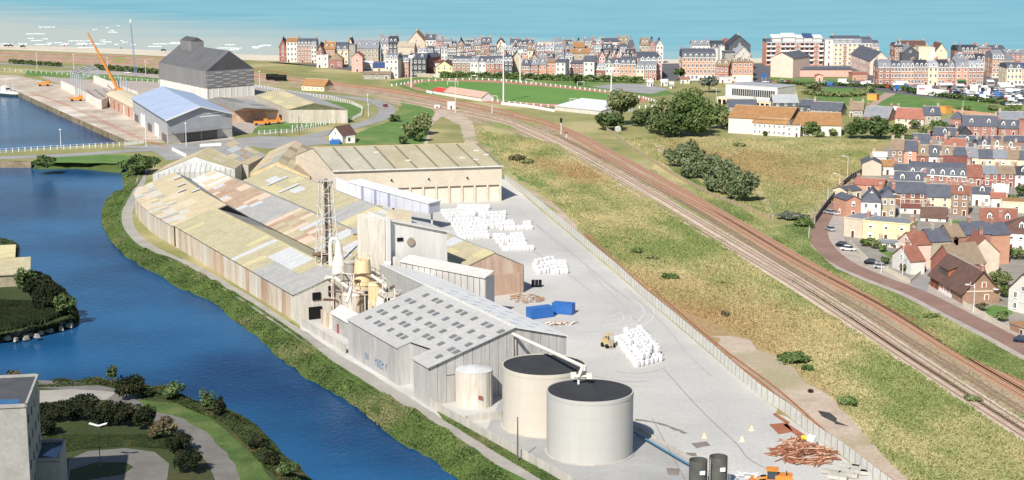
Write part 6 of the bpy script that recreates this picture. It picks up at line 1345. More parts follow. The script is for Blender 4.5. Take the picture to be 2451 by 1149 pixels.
# ------------------------------------------------------------------ buildings between town and village
def school():
    a, b = P(1736,243), P(1860,252); D = 20; he = zat(1736,203,a.y)
    t = building('white_school', 'long white flat roofed building with a band of dark windows above a white canopy', 'building', a, b, D, he, he, 'flat', wall='white', rk='zinc', floors=1, cols=0, chim=0, side=False, band=False)
    W = (b-a).length
    for k in range(20): x = W*(.13+.83*k/20); MB().box(x, x+W*.031, -.12, .05, he*.42, he*.82).build('window', m_glass, t)
    a2, b2 = P(1716,248), P(1853,262); t = building('white_canopy', 'white canopy on pillars in front of the long white building', 'canopy', a2, b2, 9, 3.4, 3.4, 'flat', wall='cream', rk='white', floors=1, cols=0, chim=0, side=False, band=False)
    W = (b2-a2).length
    for k in range(12): MB().box(W*k/12+.8, W*(k+1)/12-.3, -.1, .1, 0, 2.5).build('opening', m_dark, t)
    t = thing('white_dome', 'shallow white dome behind the roof of the long white building', 'dome', P(1780,206))
    mb = MB(); R_ = 5.5
    for k in range(5): a0, a1 = k*math.pi/10, (k+1)*math.pi/10; mb.cyl(0,0,3+3*math.sin(a0),3+3*math.sin(a1),R_*math.cos(a0)+.01,R_*math.cos(a1)+.01,20)
    mb.build('dome', m_white, t); MB().cyl(0,0,0,3,R_+.5,n=20).build('drum', wm('pink'), t)
school()
def otile(nm, lb, xl, yl, xr, yr, ye, yrdg, D, **k): return bpx(nm, lb, 'building', xl, yl, xr, yr, ye, yrdg, D, 'gable', rk='ochre', wall='white', band=False, chim=0, side=False, **k)
def sk(t, xs, m=None):
    pass
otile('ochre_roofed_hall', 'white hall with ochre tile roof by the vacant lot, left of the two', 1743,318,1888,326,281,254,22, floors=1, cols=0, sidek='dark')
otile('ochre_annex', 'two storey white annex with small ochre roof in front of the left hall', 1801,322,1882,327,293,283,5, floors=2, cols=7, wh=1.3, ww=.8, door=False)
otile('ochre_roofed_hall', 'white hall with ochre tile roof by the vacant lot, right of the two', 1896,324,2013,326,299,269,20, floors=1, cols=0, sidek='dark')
bpx('white_office', 'small white flat roofed office with red lettering between the two ochre halls', 'office', 1880,327,1915,328,302,302,9,'flat', wall='white', rk='tan', floors=2, cols=2, chim=0, side=False, wh=.9)
bpx('pale_roof_house', 'house with pale zinc roof behind the ochre hall', 'house', 1851,266,1910,266,246,227,11,'gable', wall='slate', rk='zinc', floors=2, cols=3, chim=1)
bpx('slate_cottage', 'pair of slate roofed cottages behind the ochre roofed hall', 'house', 1745,272,1812,272,255,238,11,'gable', wall='grey', rk='slate', floors=1, cols=2, chim=1)
bpx('grey_terrace', 'low grey terrace with slate roof and white shutters, left part', 'house', 1911,270,1944,272,252,238,10,'gable', wall='slate', rk='slate', floors=1, cols=2, chim=1)
bpx('grey_terrace', 'low grey terrace with slate roof and white shutters, right part', 'house', 1940,275,2010,279,262,244,10,'gable', wall='grey', rk='slate', floors=1, cols=5, chim=1)
bpx('yellow_block', 'small bright orange-yellow block in the park by the pink path', 'kiosk', 2075,240,2098,241,226,221,6,'flat', wall='amber', rk='lslate', floors=1, cols=0, chim=0, side=False, band=False)
bpx('yellow_block', 'bright yellow block beside the small slate house on the park edge', 'kiosk', 2245,270,2264,272,255,253,5,'flat', wall='amber', rk='ochre', floors=1, cols=0, chim=0, side=False, band=False)
# white tents and pavilions right of the pitch
for i, (px, py, w_, lb) in enumerate(((1556,207,14,'white pavilion at the end of the sports court'),(1590,206,16,'white marquee beside the market entrance'),(1608,212,9,'small white booth with blue panel'),(1640,200,22,'low pink roofed kiosk beside the dark tree'))):
    a, b = P(px-w_/2, py), P(px+w_/2, py); building('pavilion', lb, 'pavilion', a, b, 5, 2.6, 3.6, 'gable', wall='white', rk='white' if i < 3 else 'rtile', floors=1, cols=2, chim=0, side=False, band=False)
# ------------------------------------------------------------------ village on the right
V = [ # (xl,yl,xr,yr,eave,ridge,D,roof,wall,rk,floors,cols,dorm,label)
 (2032,279,2065,280,263,244,9,'gable','grey','tan',1,3,0,'grey house with tan roof left of the slate L-shaped house'),
 (2066,287,2126,291,279,254,10,'gable','brick','lslate',1,0,0,'low slate roofed house partly hidden by the big dark bushes'),
 (2128,282,2147,283,263,255,8,'gable','dbrick','white',1,1,0,'small house with white roof left of the orange-red roofed house'),
 (2142,306,2210,309,283,259,10,'gable','lpink','rtile',2,4,0,'pale house with large orange-red roof and two skylights facing the park'),
 (2212,309,2251,309,276,255,9,'gable','stone','slate',2,2,1,'stone house with slate roof right of the orange-red roof'),
 (2275,303,2303,304,284,267,9,'hip','brick','slate',1,1,0,'small brick house with dark hipped roof by the park edge'),
 (2303.5,325,2386,327,301,276,10,'gable','brick','slate',2,4,2,'brick terrace with slate roof and two white dormers'),
 (2392,308,2449,309,285,267,10,'gable','brick','lslate',1,2,0,'grey roofed house behind the white dormered brick house at the right edge'),
 (2389,325,2437,326,307,286,9,'gable','brick','slate',1,2,2,'brick house with white dormers next to the brick wall at the right edge'),
 (2438,326,2470,327,290,289,9,'flat','brick','tile',2,1,0,'blank brick block cut by the right edge of the view'),
 (2232,332,2286,335,323,305,10,'gable','brick','slate',1,2,1,'slate roofed house with triangular end beneath the green hedge'),
 (2290,333,2326,330,322,303,8,'front','slate','dslate',1,0,0,'dark roof with a row of small rooflights'),
 (2186,352,2226,353,347,320,11,'gable','stone','slate',1,0,0,'dark slate roof behind the corner houses'),
 (2131,391,2161,392,359,333,11,'gable','brown','tan',2,2,0,'brown brick corner house at the left end of the upper row'),
 (2162,391,2193,392,361,336,11,'gable','salmon','slate',2,1,0,'salmon house with slate roof and dark shuttered window'),
 (2193.5,392,2222,393,373,347,10,'gable','red','tan',1,1,1,'red and white fronted house with tan roof and one dormer'),
 (2222.5,393,2250,394,374,347,10,'gable','white','slate',1,1,1,'white fronted house with slate roof and one dormer in the upper row'),
 (2250.5,394,2281,395,374,349,10,'gable','white','tan',1,1,1,'white house with tan roof and wide dormer in the upper row'),
 (2281.5,395,2317,396,372,352,10,'gable','cream','slate',1,2,0,'slate roofed house right of the wide dormer'),
 (2317.5,397,2343,397,377,353,10,'gable','cream','lslate',1,1,0,'cream house with pale slate roof, first of the long cream row'),
 (2343.5,398,2377,399,379,357,10,'gable','cream','slate',1,2,0,'cream house with a dish on its grey roof in the long cream row'),
 (2377.5,399,2409,400,379,358,10,'gable','cream','lslate',1,2,0,'cream house with dark shutters in the long cream row'),
 (2409.5,400,2436,401,380,359,10,'gable','cream','tan',1,1,0,'cream house with brownish roof in the long cream row'),
 (2436.5,401,2470,402,382,360,10,'gable','cream','slate',1,1,0,'cream house cut by the right edge in the long cream row'),
 (2262,358,2311,359,351,331,10,'gable','white','rtile',1,0,0,'house with bright orange-red roof among the slate roofs'),
 (2250,356,2262,357,348,323,10,'gable','stone','slate',1,0,0,'narrow slate roof left of the bright orange-red roof'),
 (2287,340,2343,342,341,325,9,'gable','stone','slate',1,0,1,'slate roof with white chimney behind the orange-red roof'),
 (2312,358,2340,358,355,342,8,'gable','stone','slate',1,0,0,'low slate roof right of the bright orange-red roof'),
 (2341,362,2370,362,348,333,9,'mansard','lgrey','slate',1,1,1,'slate mansard house with one white dormer in the second row'),
 (2370.5,362,2401,363,349,333,9,'mansard','beige','tan',1,1,1,'tan roofed house with white dormer in the second row'),
 (2401.5,363,2435,364,352,340,9,'mansard','beige','tan',1,1,1,'mossy roofed house with pointed dormer in the second row'),
 (2356,344,2404,345,338,325,9,'gable','brick','slate',1,0,0,'long dark slate roof above the second row, left half'),
 (2404.5,345,2470,346,339,325,9,'gable','brick','slate',1,0,0,'long dark slate roof above the second row, right half'),
 (2250,398,2325,400,392,372,10,'gable','red','redm',1,0,0,'low house with brown-red roof in the middle of the cream row yards'),
 (2172,432,2243,436,416,387,11,'mansard','brick','slate',1,3,3,'long slate mansard row of brick houses, left half'),
 (2243.5,436,2315,440,420,389,11,'mansard','brick','slate',1,4,3,'long slate mansard row of brick houses, right half'),
 (2315.5,443,2350,444,424,394,11,'gable','brick','tile',1,2,0,'brick house with mottled red tile roof at the end of the slate mansard row'),
 (2140,426,2171,427,406,392,8,'gable','white','slate',1,1,0,'small white walled house with dark roof left of the slate mansard row'),
 (2063,420,2109,421,391,381,10,'front','beige','slate',1,0,0,'plain beige gabled house beside the top of the brick road'),
 (2108,418,2140,419,398,383,9,'gable','white','ochre',1,1,0,'white house with ochre-orange roof behind the beige gable'),
 (2088,384,2122,385,375,364,8,'gable','white','white',1,0,0,'white roofed shed beyond the beige gable at the field edge'),
 (2353,446,2390,447,416,397,10,'gable','red','lslate',2,2,0,'red brick house with grey roof, left part'),
 (2390.5,447,2428,448,416,397,10,'gable','red','tan',2,2,0,'red brick house with mossy roof, right part'),
 (2428.5,448,2470,449,418,398,10,'gable','white','dslate',2,2,1,'white house with black roof and white dormer at the right edge'),
 (2140,452,2214,455,436,411,9,'gable','stone','slate',1,0,2,'slate roof with two round dormers behind the long low brick house'),
 (2128,489,2217,492,461,435,10,'gable','dbrick','slate',2,4,0,'long brown brick house with white pillars and slate roof'),
 (2217.5,497,2275,499,471,441,9,'gable','cream','slate',2,2,0,'blank cream house with black lower roof'),
 (2275.5,515,2317,517,464,443,9,'gable','brown','tile',3,2,1,'tall brown brick house with red-brown roof'),
 (2060,523,2107,525,483,447,12,'hip','white','slate',2,2,1,'white corner house with grey hipped roof by the brick road'),
 (2107.5,522,2142,523,471,448,12,'hip','stone','slate',2,2,0,'grey stone house with slate roof attached to the white corner house'),
 (2028,478,2061,474,458,444,7,'gable','cream','slate',1,2,0,'narrow cream house beside the cars on the brick road'),
 (2046,452,2113,456,441,427,8,'gable','orange','rtile',1,1,0,'low house with orange roof above the cream one'),
 (2024,522,2059,520,479,469,8,'front','orange','slate',2,1,0,'small orange brick gable with a dark red bush on its wall'),
 (2154,511,2226,513,497,488,6,'gable','white','redm',1,3,0,'extension with red roof and white windows below the brown brick house'),
 (2203,529,2264,532,520,495,8,'gable','white','brown',1,2,0,'low house with dark brown roof and skylight'),
 (2064,572,2176,582,529,529,9,'flat','yellow','lslate',2,3,0,'long pale yellow windowless building by the gardens'),
 (2019,565,2063,571,521,521,9,'flat','beige','lslate',1,1,0,'beige flat end of the long yellow building'),
 (2098,590,2150,594,580,577,6,'gable','white','lslate',1,3,0,'low white garage row with blue grey doors behind the garden shrubs'),
 (2326,492,2372,494,463,447,8,'gable','white','slate',1,2,1,'white cottage with slate roof behind the yards'),
 (2372.5,492,2410,494,460,440,7,'gable','lpink','white',1,0,0,'blank pinkish white house with white roof'),
 (2372,500,2406,501,474,461,6,'gable','white','rtile',1,1,0,'white extension with pink-red roof'),
 (2396,508,2470,511,484,482,8,'flat','cream','ochre',1,1,0,'cream flat building with dark red garage door'),
 (2346,548,2432,552,534,498,11,'gable','cream','tile',1,3,2,'house with big orange-brown tile roof and arched dormers'),
 (2384,597,2500,604,556,518,14,'hip','white','brown',2,5,1,'large white villa with brown hipped roof at the right edge'),
 (2135,640,2180,658,609,590,4,'front','white','tile',1,1,0,'small pale gabled house with red roof inside the white garden wall'),
 (2227,655,2282,672,620,586,10,'front','red','tan',2,0,0,'large blank dark red brick gable'),
 (2316,655,2390,656,603,569,13,'front','beige','tile',2,0,0,'large blank beige gable with strip of red roof'),
 (2287,622,2318,640,606,590,5,'gable','slate','slate',1,0,0,'dark grey roof between the red and beige gables'),
]
for row in V:
    xl, yl, xr, yr, ye, yd, D, rf, wl, rk, fl, co, dm_, lb = row
    bpx('village_house', lb, 'house', xl, yl, xr, yr, ye, yd, D, rf, wall=wl, rk=rk, floors=fl, cols=co, dorm=dm_, chim=1 if rf == 'flat' or rnd() < .5 else 2, group='houses of the village on the right', side=(co > 0 and yl > 440), frontwin=co > 0, win='win' if rnd() < .8 else 'blind', wh=1.5, ww=1.0, over=.3, band=rnd() < .3)
a, b = P(2148,630), P(2198,650); b = a+(b-a).normalized()*8.5; u_ = (b-a).normalized(); n_ = Vector((-u_.y, u_.x, 0)); q_ = 0
for D_, he_, hr_, wl, rk, lb in ((5.2,6.6,9.4,'lpink','tile','pink gabled house with orange-red roof on the side street'),(6,7.2,10,'stone','slate','grey slate roofed house just behind the pink gabled house'),(4.5,8.2,11,'brown','tan','brick house with tan roof third up the side street'),(7.5,8.6,11.4,'brick','slate','dark slate roofed brick house fourth up the side street'),(6,8.2,10.8,'orange','slate','last brick house at the top of the side street row')):
    building('village_house', lb, 'house', a+n_*q_, b+n_*q_, D_-.02, he_, hr_, 'front', wall=wl, rk=rk, floors=2, cols=2 if q_ == 0 else 0, frontwin=q_ == 0, chim=1, group='houses of the village on the right', over=.25, band=False, side=False)
    q_ += D_
# brick gabled villa in the foreground
def brick_villa():
    a, b = P(2315,718), P(2352,712); 
    a, b = P(2303,728), P(2357,710); c = P(2226,683); D = (c-a).length
    # long front along the road from c to a, gable between a and b
    u = (a-c); W = u.length; he = zat(2226,663,c.y)
    t = building('brick_villa', 'brown brick villa with big brown roof and orange shutters at the street corner', 'villa', c, a, 9.5, 3.1, 8.2, 'gable', wall='brown', rk='brown', floors=1, cols=0, chim=1, side=False, band=False, over=.7)
    W = (a-c).length; mo = M('shutter_orange', 'b5673a', 'a35a30', .5, amt=.3); mgd = M('garage_wood', '8a4b2c', '7c4226', .5, amt=.3)
    for x in (1.6, 4.4): MB().box(x-1.1, x+1.1, -.1, .05, 0, 2.4).build('garage_door', mgd, t)
    for x in (7.6, 11.2, 13.4):
        o = link('window', win_mesh('win'), t, (x, -.05, .9)); o.scale = (1.2, 1, 1.5)
        for s in (-1, 1): MB().box(x+s*.95-.28, x+s*.95+.28, -.14, 0, .9, 2.4).build('shutter', mo, t)
    MB().box(9.2,10.3,-.12,.05,0,2.4).build('door', m_white, t); MB().box(6.4,14.6,-.18,-.02,0,.85).build('white_base', m_white, t)
    MB().box(3.6,9.5,1.0,3.6,3.8,6.1).build('dormer', mo, t); MB().slab([(3.2,.6,6.0),(9.9,.6,6.0),(9.9,4.6,7.6),(3.2,4.6,7.6)], .2).build('dormer_roof', rfm('brown'), t)
    for k in range(4): MB().box(4+k*1.35, 5+k*1.35, .9, 1.02, 4.3, 5.7).build('window', m_glass, t)
    for y, z in ((2.2,4.0),(5.2,4.0),(6,.9)):
        MB().box(W-.02, W+.1, y-.5, y+.7, z, z+1.4).build('window', m_win, t); MB().box(W+.1, W+.16, y-.3, y+.5, z+.1, z+1.3).build('shutter', mo, t)
    MB().box(W-.05, W+.08, .1, 9.4, 3.0, 3.25).build('band', wm('cream'), t)
    MB().cyl(W+.5,8.2,3.6,3.7,.75,.75,16).build('satellite_dish', m_white, t)
brick_villa()
bpx('edge_villa', 'white villa with dark brown roof and round window cut by the right edge', 'house', 2412,741,2480,760,690,655,12,'front', wall='white', rk='brown', floors=2, cols=2, chim=0)
bpx('roadside_shed', 'brown flat roofed shed with white door on the road at the right edge', 'shed', 2416,790,2475,812,774,774,4,'flat', wall='brown', rk='ochre', floors=1, cols=1, chim=0, side=False, band=False)
sheet('garden_lawn', [(2270,546),(2345,549),(2350,532),(2278,527)], m_lawn, .06); sheet('garden_lawn', [(2352,740),(2380,730),(2420,738),(2425,752),(2395,756),(2370,762)], m_lawn, .06)
sheet('garden_lawn', [(2100,600),(2150,604),(2170,618),(2140,622)], m_lawn, .06)
mwl = M('garden_wall', 'dcd3bf', 'cbc1ac', .4, amt=.4)
slab_wall('garden_wall', 'white garden wall running down the brick road below the yellow building', [(2035,585),(2075,625),(2120,648),(2178,678)], 1.1, mwl, 3); slab_wall('garden_wall', 'white posted garden wall below the brick villa', [(2306,733),(2350,757),(2380,775),(2415,797)], 1.2, mwl, 2.6)
slab_wall('garden_wall', 'plain grey wall behind the square green lawn', [(2278,568),(2380,575)], 2.2, wm('stone'), 4); slab_wall('low_wall', 'small white wall at the corner of the side street', [(2178,678),(2205,655)], 1.0, mwl, 3)
slab_wall('hedge_wall', 'pale crenellated wall along the lower edge of the park', [(2275,268),(2395,280)], 1.5, wm('orange'), 3)
slab_wall('dark_fence', 'tall dark fence on the inner side of the brick road bend', [(2062,418),(2035,432),(2012,452),(1990,482),(1970,507),(1950,535)], 2.2, M('fence_dark', '4c4c4a', '3e3e3c', .5), 2.6, cat='fence')
slab_wall('rail_fence', 'weathered straw coloured fence leading from the white dish towards the pines', [(1440,305),(1470,325),(1500,350),(1560,388),(1610,420),(1700,470),(1790,505),(1850,528)], 1.5, M('fence_straw', 'b3a27a', '9c8c66', .5), 3, cat='fence')
# ------------------------------------------------------------------ railway
m_rust = M('rail_rust', 'b0683f', '96583a', .6, amt=.5, rough=.7); m_sleeper = M('sleeper', 'a6927e', '94816c', .8, amt=.6); m_railg = M('rail_grey', '9a7a66', '866856', .5, amt=.4)
def track(lb, pts, m, bed=None, bw=4.2, gauge=1.5, sl=True, wobble=0, z=.1, rw=.1):
    c_ = smooth_line([P(*p) for p in pts], 6); o = W3(c_[len(c_)//2], 0); t = thing('railway_track', lb, 'railway track', o)
    if bed:
        L_, R_ = offs(c_, bw); mb = MB()
        for i in range(len(c_)-1): mb.hexa([L_[i]-o, R_[i]-o, R_[i+1]-o, L_[i+1]-o], [c_[i].lerp(L_[i],.8)-o+Vector((0,0,z)), c_[i].lerp(R_[i],.8)-o+Vector((0,0,z)), c_[i+1].lerp(R_[i+1],.8)-o+Vector((0,0,z)), c_[i+1].lerp(L_[i+1],.8)-o+Vector((0,0,z))])
        mb.build('ballast_bed', bed, t)
    L_, R_ = offs(c_, gauge)
    for q in (L_, R_):
        mb = MB()
        for a, b in zip(q, q[1:]):
            d = (b-a).normalized(); n = Vector((-d.y, d.x, 0))*rw; a_, b_ = a-o, b-o; h = Vector((0,0,z+.15)); l = Vector((0,0,z))
            mb.hexa([a_-n+l, b_-n+l, b_+n+l, a_+n+l], [a_-n*.7+h, b_-n*.7+h, b_+n*.7+h, a_+n*.7+h])
        mb.build('rail', m, t)
    if sl:
        mb = MB(); acc = 0
        for a, b in zip(c_, c_[1:]):
            d = b-a; L0 = d.length; d.normalize(); n = Vector((-d.y, d.x, 0))*1.25; k = 0
            while acc < L0:
                p = a+d*acc-o+Vector((0,0,z)); e = d*.14; mb.hexa([p-n-e, p+n-e, p+n+e, p-n+e], [x+Vector((0,0,.03)) for x in (p-n-e, p+n-e, p+n+e, p-n+e)]); acc += .9
            acc -= L0
        mb.build('sleepers', m_sleeper, t, kind='stuff')
BRr = M('ballast_rusty',''); BG = M('ballast_grey', 'd2c0b0', 'bca998', .2, amt=.5)
track('rust orange main track curving from the coast down to the lower right corner', [(-100,140),(150,149),(400,157),(640,187),(800,203),(930,220),(1060,243),(1200,274),(1343,312),(1492,400),(1700,508),(1900,627),(2100,734),(2286,850),(2451,947),(2700,1095)], m_rust, BRr, 4.6)
track('second rusty track running close beside the orange main track', [(-100,133),(150,141),(400,150),(640,181),(800,198),(930,214),(1060,236),(1200,264),(1345,305),(1500,385),(1710,500),(1915,620),(2120,730),(2305,842),(2470,937),(2700,1072)], m_rust, BRr, 4.2)
track('pale double ballast track left of the main line, right hand rails', [(930,232),(1060,255),(1200,283),(1279,312),(1340,340),(1431,388),(1560,462),(1700,545),(1905,668),(2045,757),(2177,845),(2330,945),(2451,1022),(2700,1180)], m_railg, BG, 4.4)
track('pale double ballast track left of the main line, left hand rails', [(940,240),(1060,262),(1200,291),(1260,314),(1330,348),(1420,400),(1540,468),(1680,552),(1885,674),(2025,764),(2155,851),(2310,952),(2440,1035),(2700,1205)], m_railg, BG, 4.4)
track('faint overgrown track between the pale and the rusty tracks', [(1330,322),(1440,378),(1560,442),(1700,524),(1900,648),(2080,755),(2230,850),(2400,955),(2600,1080)], m_railg, None)
track('rusty siding running close behind the concrete yard fence', [(1405,560),(1480,630),(1580,715),(1713,829),(1849,931),(1986,1052),(2060,1106),(2123,1149),(2240,1230)], m_rust, None, z=.06, rw=.16)
track('northern coast siding below the beach grass', [(-100,126),(150,131),(400,141),(560,158),(700,178)], m_rust, None)
track('pair of old rails set in the quay beside the dock', [(70,222),(150,248),(240,288),(330,330),(400,352)], m_rust, None, sl=False, z=.06)
for px, yb, yt, lb in ((1343,322,290,'dark railway signal on a white post beside the main track'),(1356,330,322,'white marker post beside the railway signal'),(1178,272,252,'small white signal post by the curve')):
    q_ = mast('railway_signal', lb, px, yb, yt, r=.25, head=None, cat='signal')
    if 'dark' in lb: SIG = q_
o = P(1343,322); h = zat(1343,290,o.y); MB().box(-.5,.5,-.35,.35,h-.6,h+1.3).build('signal_head', m_dark, SIG)
for px, py, w_, h, lb in ((1080,262,4,3.5,'white railway cabin below the thin white pole'),(1046,259,3,1.2,'small white trestle beside the railway cabin'),(1302,0,0,0,'')):
    if w_: a, b = P(px-w_*2.2, py), P(px+w_*2.2, py); building('railway_cabin', lb, 'cabin', a, b, 3, h, h, 'flat', wall='white', rk='white', floors=1, cols=1, chim=0, side=False, band=False)
for px, py in ((652,192),(671,194)):
    o = P(px,py); t = thing('tank_wagon', 'black tank wagon on the siding, %s of the two' % ('left' if px < 660 else 'right'), 'wagon', o, -.1, 'tank wagons on the siding'); md = M('tyre','')
    MB().tube((-3.6,0,2.4),(3.6,0,2.4),1.5,14).build('barrel', md, t); MB().box(-4,4,-1.2,1.2,.6,1.1).build('chassis', md, t)
    for x in (-2.6,2.6):
        for y in (-.8,.8): MB().tube((x,y-.1,.45),(x,y+.1,.45),.45,10).build('wheel', md, t)
# ------------------------------------------------------------------ big bags
m_bag = M('bag_white', 'dcdcdc', 'cfcfd0', 1.2, amt=.25, rough=.7)
bagm = []
for s in range(4):
    mb = MB(); r_ = random.Random(s); rings = []
    for z, f in ((0,.86),(.25,1),(.85,1.02),(1.05,.86),(1.12,.3)):
        rings.append([(f*.52*(1 if abs(math.cos(a)) > .3 else .95)*math.copysign(abs(math.cos(a))**.6, math.cos(a))+r_.uniform(-.03,.03), f*.52*math.copysign(abs(math.sin(a))**.6, math.sin(a))+r_.uniform(-.03,.03), z) for a in [k*math.pi/5 for k in range(10)]])
    for a, b in zip(rings, rings[1:]):
        for i in range(10): j = (i+1) % 10; mb.poly([a[i], a[j], b[j], b[i]])
    mb.poly(rings[-1]); mb.poly(rings[0][::-1])
    for x, y in ((-.35,-.35),(.35,.35)): mb.tube((x,y,1.0),(x*.3,y*.3,1.32),.05,3)
    bagm.append(mb.mesh('big_bag', m_bag, True))
nbag = 0; ORD = 'first second third fourth fifth sixth seventh eighth ninth tenth'.split()
def bags(pa, pb, pc, nx, ny, lb, grp, layers=1, drop=.06, h=1.12, sc=1.0):
    """rows of bags: from pixel pa to pb along, towards pc across"""
    global nbag
    a, b, c = P(*pa), P(*pb), P(*pc); ang = math.atan2(b.y-a.y, b.x-a.x)
    for l in range(layers):
        for i in range(nx):
            for j in range(ny):
                if l and (i in (0,) or j in (0, ny-1) and rnd() < .5 or rnd() < .12): continue
                if rnd() < drop and l == 0 and layers == 1: continue
                p = a+(b-a)*(i/max(1, nx-1))+(c-a)*(j/max(1, ny-1))+Vector((ru(-.12,.12), ru(-.12,.12), l*h*sc))
                o = link('big_bag', bagm[int(rnd()*4)], None, p, ang+ru(-.25,.25)); o.scale = (sc, sc, sc*ru(.95,1.1)); tag(o, f"{lb}, {['lower','upper'][l]+' ' if layers > 1 else ''}{ORD[i]} in the {ORD[j]} row", 'bulk bag', grp); nbag += 1
bags((1060,512),(1108,508),(1070,526),7,3,'white bulk bag, far left stack by the hall','bulk bags, far left stack', sc=1.35)
bags((1100,500),(1168,500),(1090,516),9,3,'white bulk bag, stack nearest the hall bays','bulk bags, far stack', sc=1.35)
bags((1078,533),(1148,530),(1092,552),8,3,'white bulk bag, middle left stack','bulk bags, middle left stack', sc=1.35)
bags((1096,560),(1158,556),(1104,574),8,3,'white bulk bag, stack nearest the process building','bulk bags, near left stack', sc=1.35)
bags((1160,518),(1206,515),(1158,536),6,3,'white bulk bag, middle stack','bulk bags, middle stack', sc=1.35)
bags((1158,541),(1225,536),(1160,548),8,2,'white bulk bag, long double row','bulk bags, long double row', sc=1.35)
bags((1196,541),(1266,539),(1200,551),8,2,'white bulk bag, beyond the long double row','bulk bags, right of the long row', sc=1.35)
bags((1186,571),(1246,567),(1192,582),7,3,'white bulk bag, upper right small stack','bulk bags, upper right stack', sc=1.35)
bags((1200,592),(1266,590),(1206,600),8,2,'white bulk bag, lower right stack','bulk bags, lower right row', sc=1.35)
bags((1274,634),(1322,626),(1290,656),6,4,'white bulk bag, loose pile left half','bulk bags, loose pile left', sc=1.35)
bags((1318,636),(1350,634),(1322,656),4,4,'white bulk bag, loose pile right half','bulk bags, loose pile right', sc=1.35)
bags((1478,818),(1530,806),(1524,878),6,10,'white bulk bag, block by the forklift','bulk bags, block stack by the forklift', layers=2, sc=1.25)
# ------------------------------------------------------------------ containers, loader, yard clutter
def container(pa, pb, lb, ang=None, L_=6.06):
    a, b = P(*pa), P(*pb); an = math.atan2(b.y-a.y, b.x-a.x) if ang is None else ang; t = thing('blue_container', lb, 'container', a, an, 'blue containers in the yard'); m = M('container_blue', '2f6fbd', '2a64ab', .5, amt=.3, rough=.5)
    MB().box(0,L_,0,2.44,.1,2.55).build('body', m, t); n = 14
    mb = MB()
    for k in range(n): x = L_*(k+.25)/n; mb.box(x, x+L_/n*.5, -.06, 0, .25, 2.4)
    mb.build('side_ribs', m, t); MB().box(-.03,L_+.03,-.04,2.48,2.56,2.66).build('roof', m, t); MB().box(L_,L_+.08,.1,1.18,.2,2.5).build('door', m, t); MB().box(L_,L_+.08,1.26,2.34,.2,2.5).build('door', m, t)
    for x in (0,L_-.15):
        MB().box(x-.02,x+.17,-.09,-.01,.1,2.6).build('corner_post', m, t)
    return t
container((1271,766),(1340,757),'bright blue shipping container nearest the camera of the pair'); container((1321,751),(1362,757),'bright blue shipping container set at an angle behind the first', ang=-.35, L_=5)
def loader():
    o = P(1455,831); t = thing('forklift', 'small cream forklift standing left of the block of white bags', 'forklift', o, math.radians(-60)); m = M('loader_cream', 'cdb98a', 'b8a373', .5, amt=.4)
    MB().box(-1.5,1.2,-.8,.8,.5,1.6).build('body', m, t); MB().box(-1.4,-.6,-.8,.8,1.6,2.1).build('counterweight', m, t)
    for x in (-.6,.9):
        for y in (-.7,.7): MB().tube((x,y,1.5),(x,y,2.9),.07,4).build('roof_post', m, t)
    MB().box(-.75,1.05,-.85,.85,2.9,3.0).build('roof', m, t)
    for x in (-.9,.9):
        for y in (-.85,.85): MB().tube((x,y-.18,.5),(x,y+.18,.5),.5,12).build('wheel', M('tyre',''), t)
    for y in (-.35,.35): MB().box(1.3,1.42,y-.06,y+.06,.1,3.3).build('mast', m_conc, t); MB().box(1.4,2.5,y-.07,y+.07,.15,.22).build('fork', m_conc, t)
loader()
def wheel_loader():
    o = P(1852,1166); t = thing('orange_loader', 'orange wheel loader with glazed cab cut by the bottom edge', 'loader', o, math.radians(170)); m = M('crane_orange','')
    MB().box(-3,-.2,-1.1,1.1,.9,2.3).build('engine_hood', m, t); MB().box(-.4,1.3,-1,1,1.0,1.6).build('frame', m, t); MB().box(-.5,1.1,-.85,.85,1.6,3.0).build('cab', m_glass, t); MB().box(-.7,1.3,-1,1,3.0,3.2).build('cab_roof', m, t)
    for x in (-2,1.6):
        for y in (-1.2,1.2): MB().tube((x,y-.25,.8),(x,y+.25,.8),.8,14).build('wheel', M('tyre',''), t)
    MB().tube((1,0,1.6),(3.4,0,1.2),.2,6).build('arm', m, t); MB().hexa([(3.3,-1.4,.2),(4.4,-1.4,.2),(4.4,1.4,.2),(3.3,1.4,.2)],[(3.3,-1.4,1.4),(3.7,-1.4,1.4),(3.7,1.4,1.4),(3.3,1.4,1.4)]).build('bucket', m, t)
    MB().tube((-2,.5,2.3),(-2,.5,3.1),.08,6).build('exhaust', m_dark, t)
wheel_loader()
m_scrap = M('scrap_rust', 'a5694a', '7d4a34', 1.0, amt=.8); m_scrapw = M('scrap_pale', 'c9a58a', 'b08a6c', 1.0, amt=.6)
def pile(name, lb, cx_, cy_, rx, ry, n, ln, mats, h=1.0, cat='scrap heap', r=.12, seed=1):
    r_ = random.Random(seed); o = P(cx_, cy_); t = thing(name, lb, cat, o)
    for k in range(n):
        a = r_.uniform(0, 6.28); q = math.sqrt(r_.random()); x, y = q*rx*math.cos(a), q*ry*math.sin(a); z = .1+h*(1-q)*r_.random()+.1; d = r_.gauss(.35, .7); l = ln*r_.uniform(.4, 1.1); dz = r_.uniform(-.25,.35)
        MB().tube((x-math.cos(d)*l/2, y-math.sin(d)*l/2, max(.1, z-dz)), (x+math.cos(d)*l/2, y+math.sin(d)*l/2, max(.1, z+dz)), r*r_.uniform(.6,1.3), 5).build('pipe', mats[k % len(mats)], t)
    return t
pile('rusty_pipe_heap', 'heap of rusty pipes and bars lying by the concrete fence', 1925, 1090, 5.2, 5.5, 190, 3.6, [m_scrap, m_scrapw, m_scrap], 1.1)
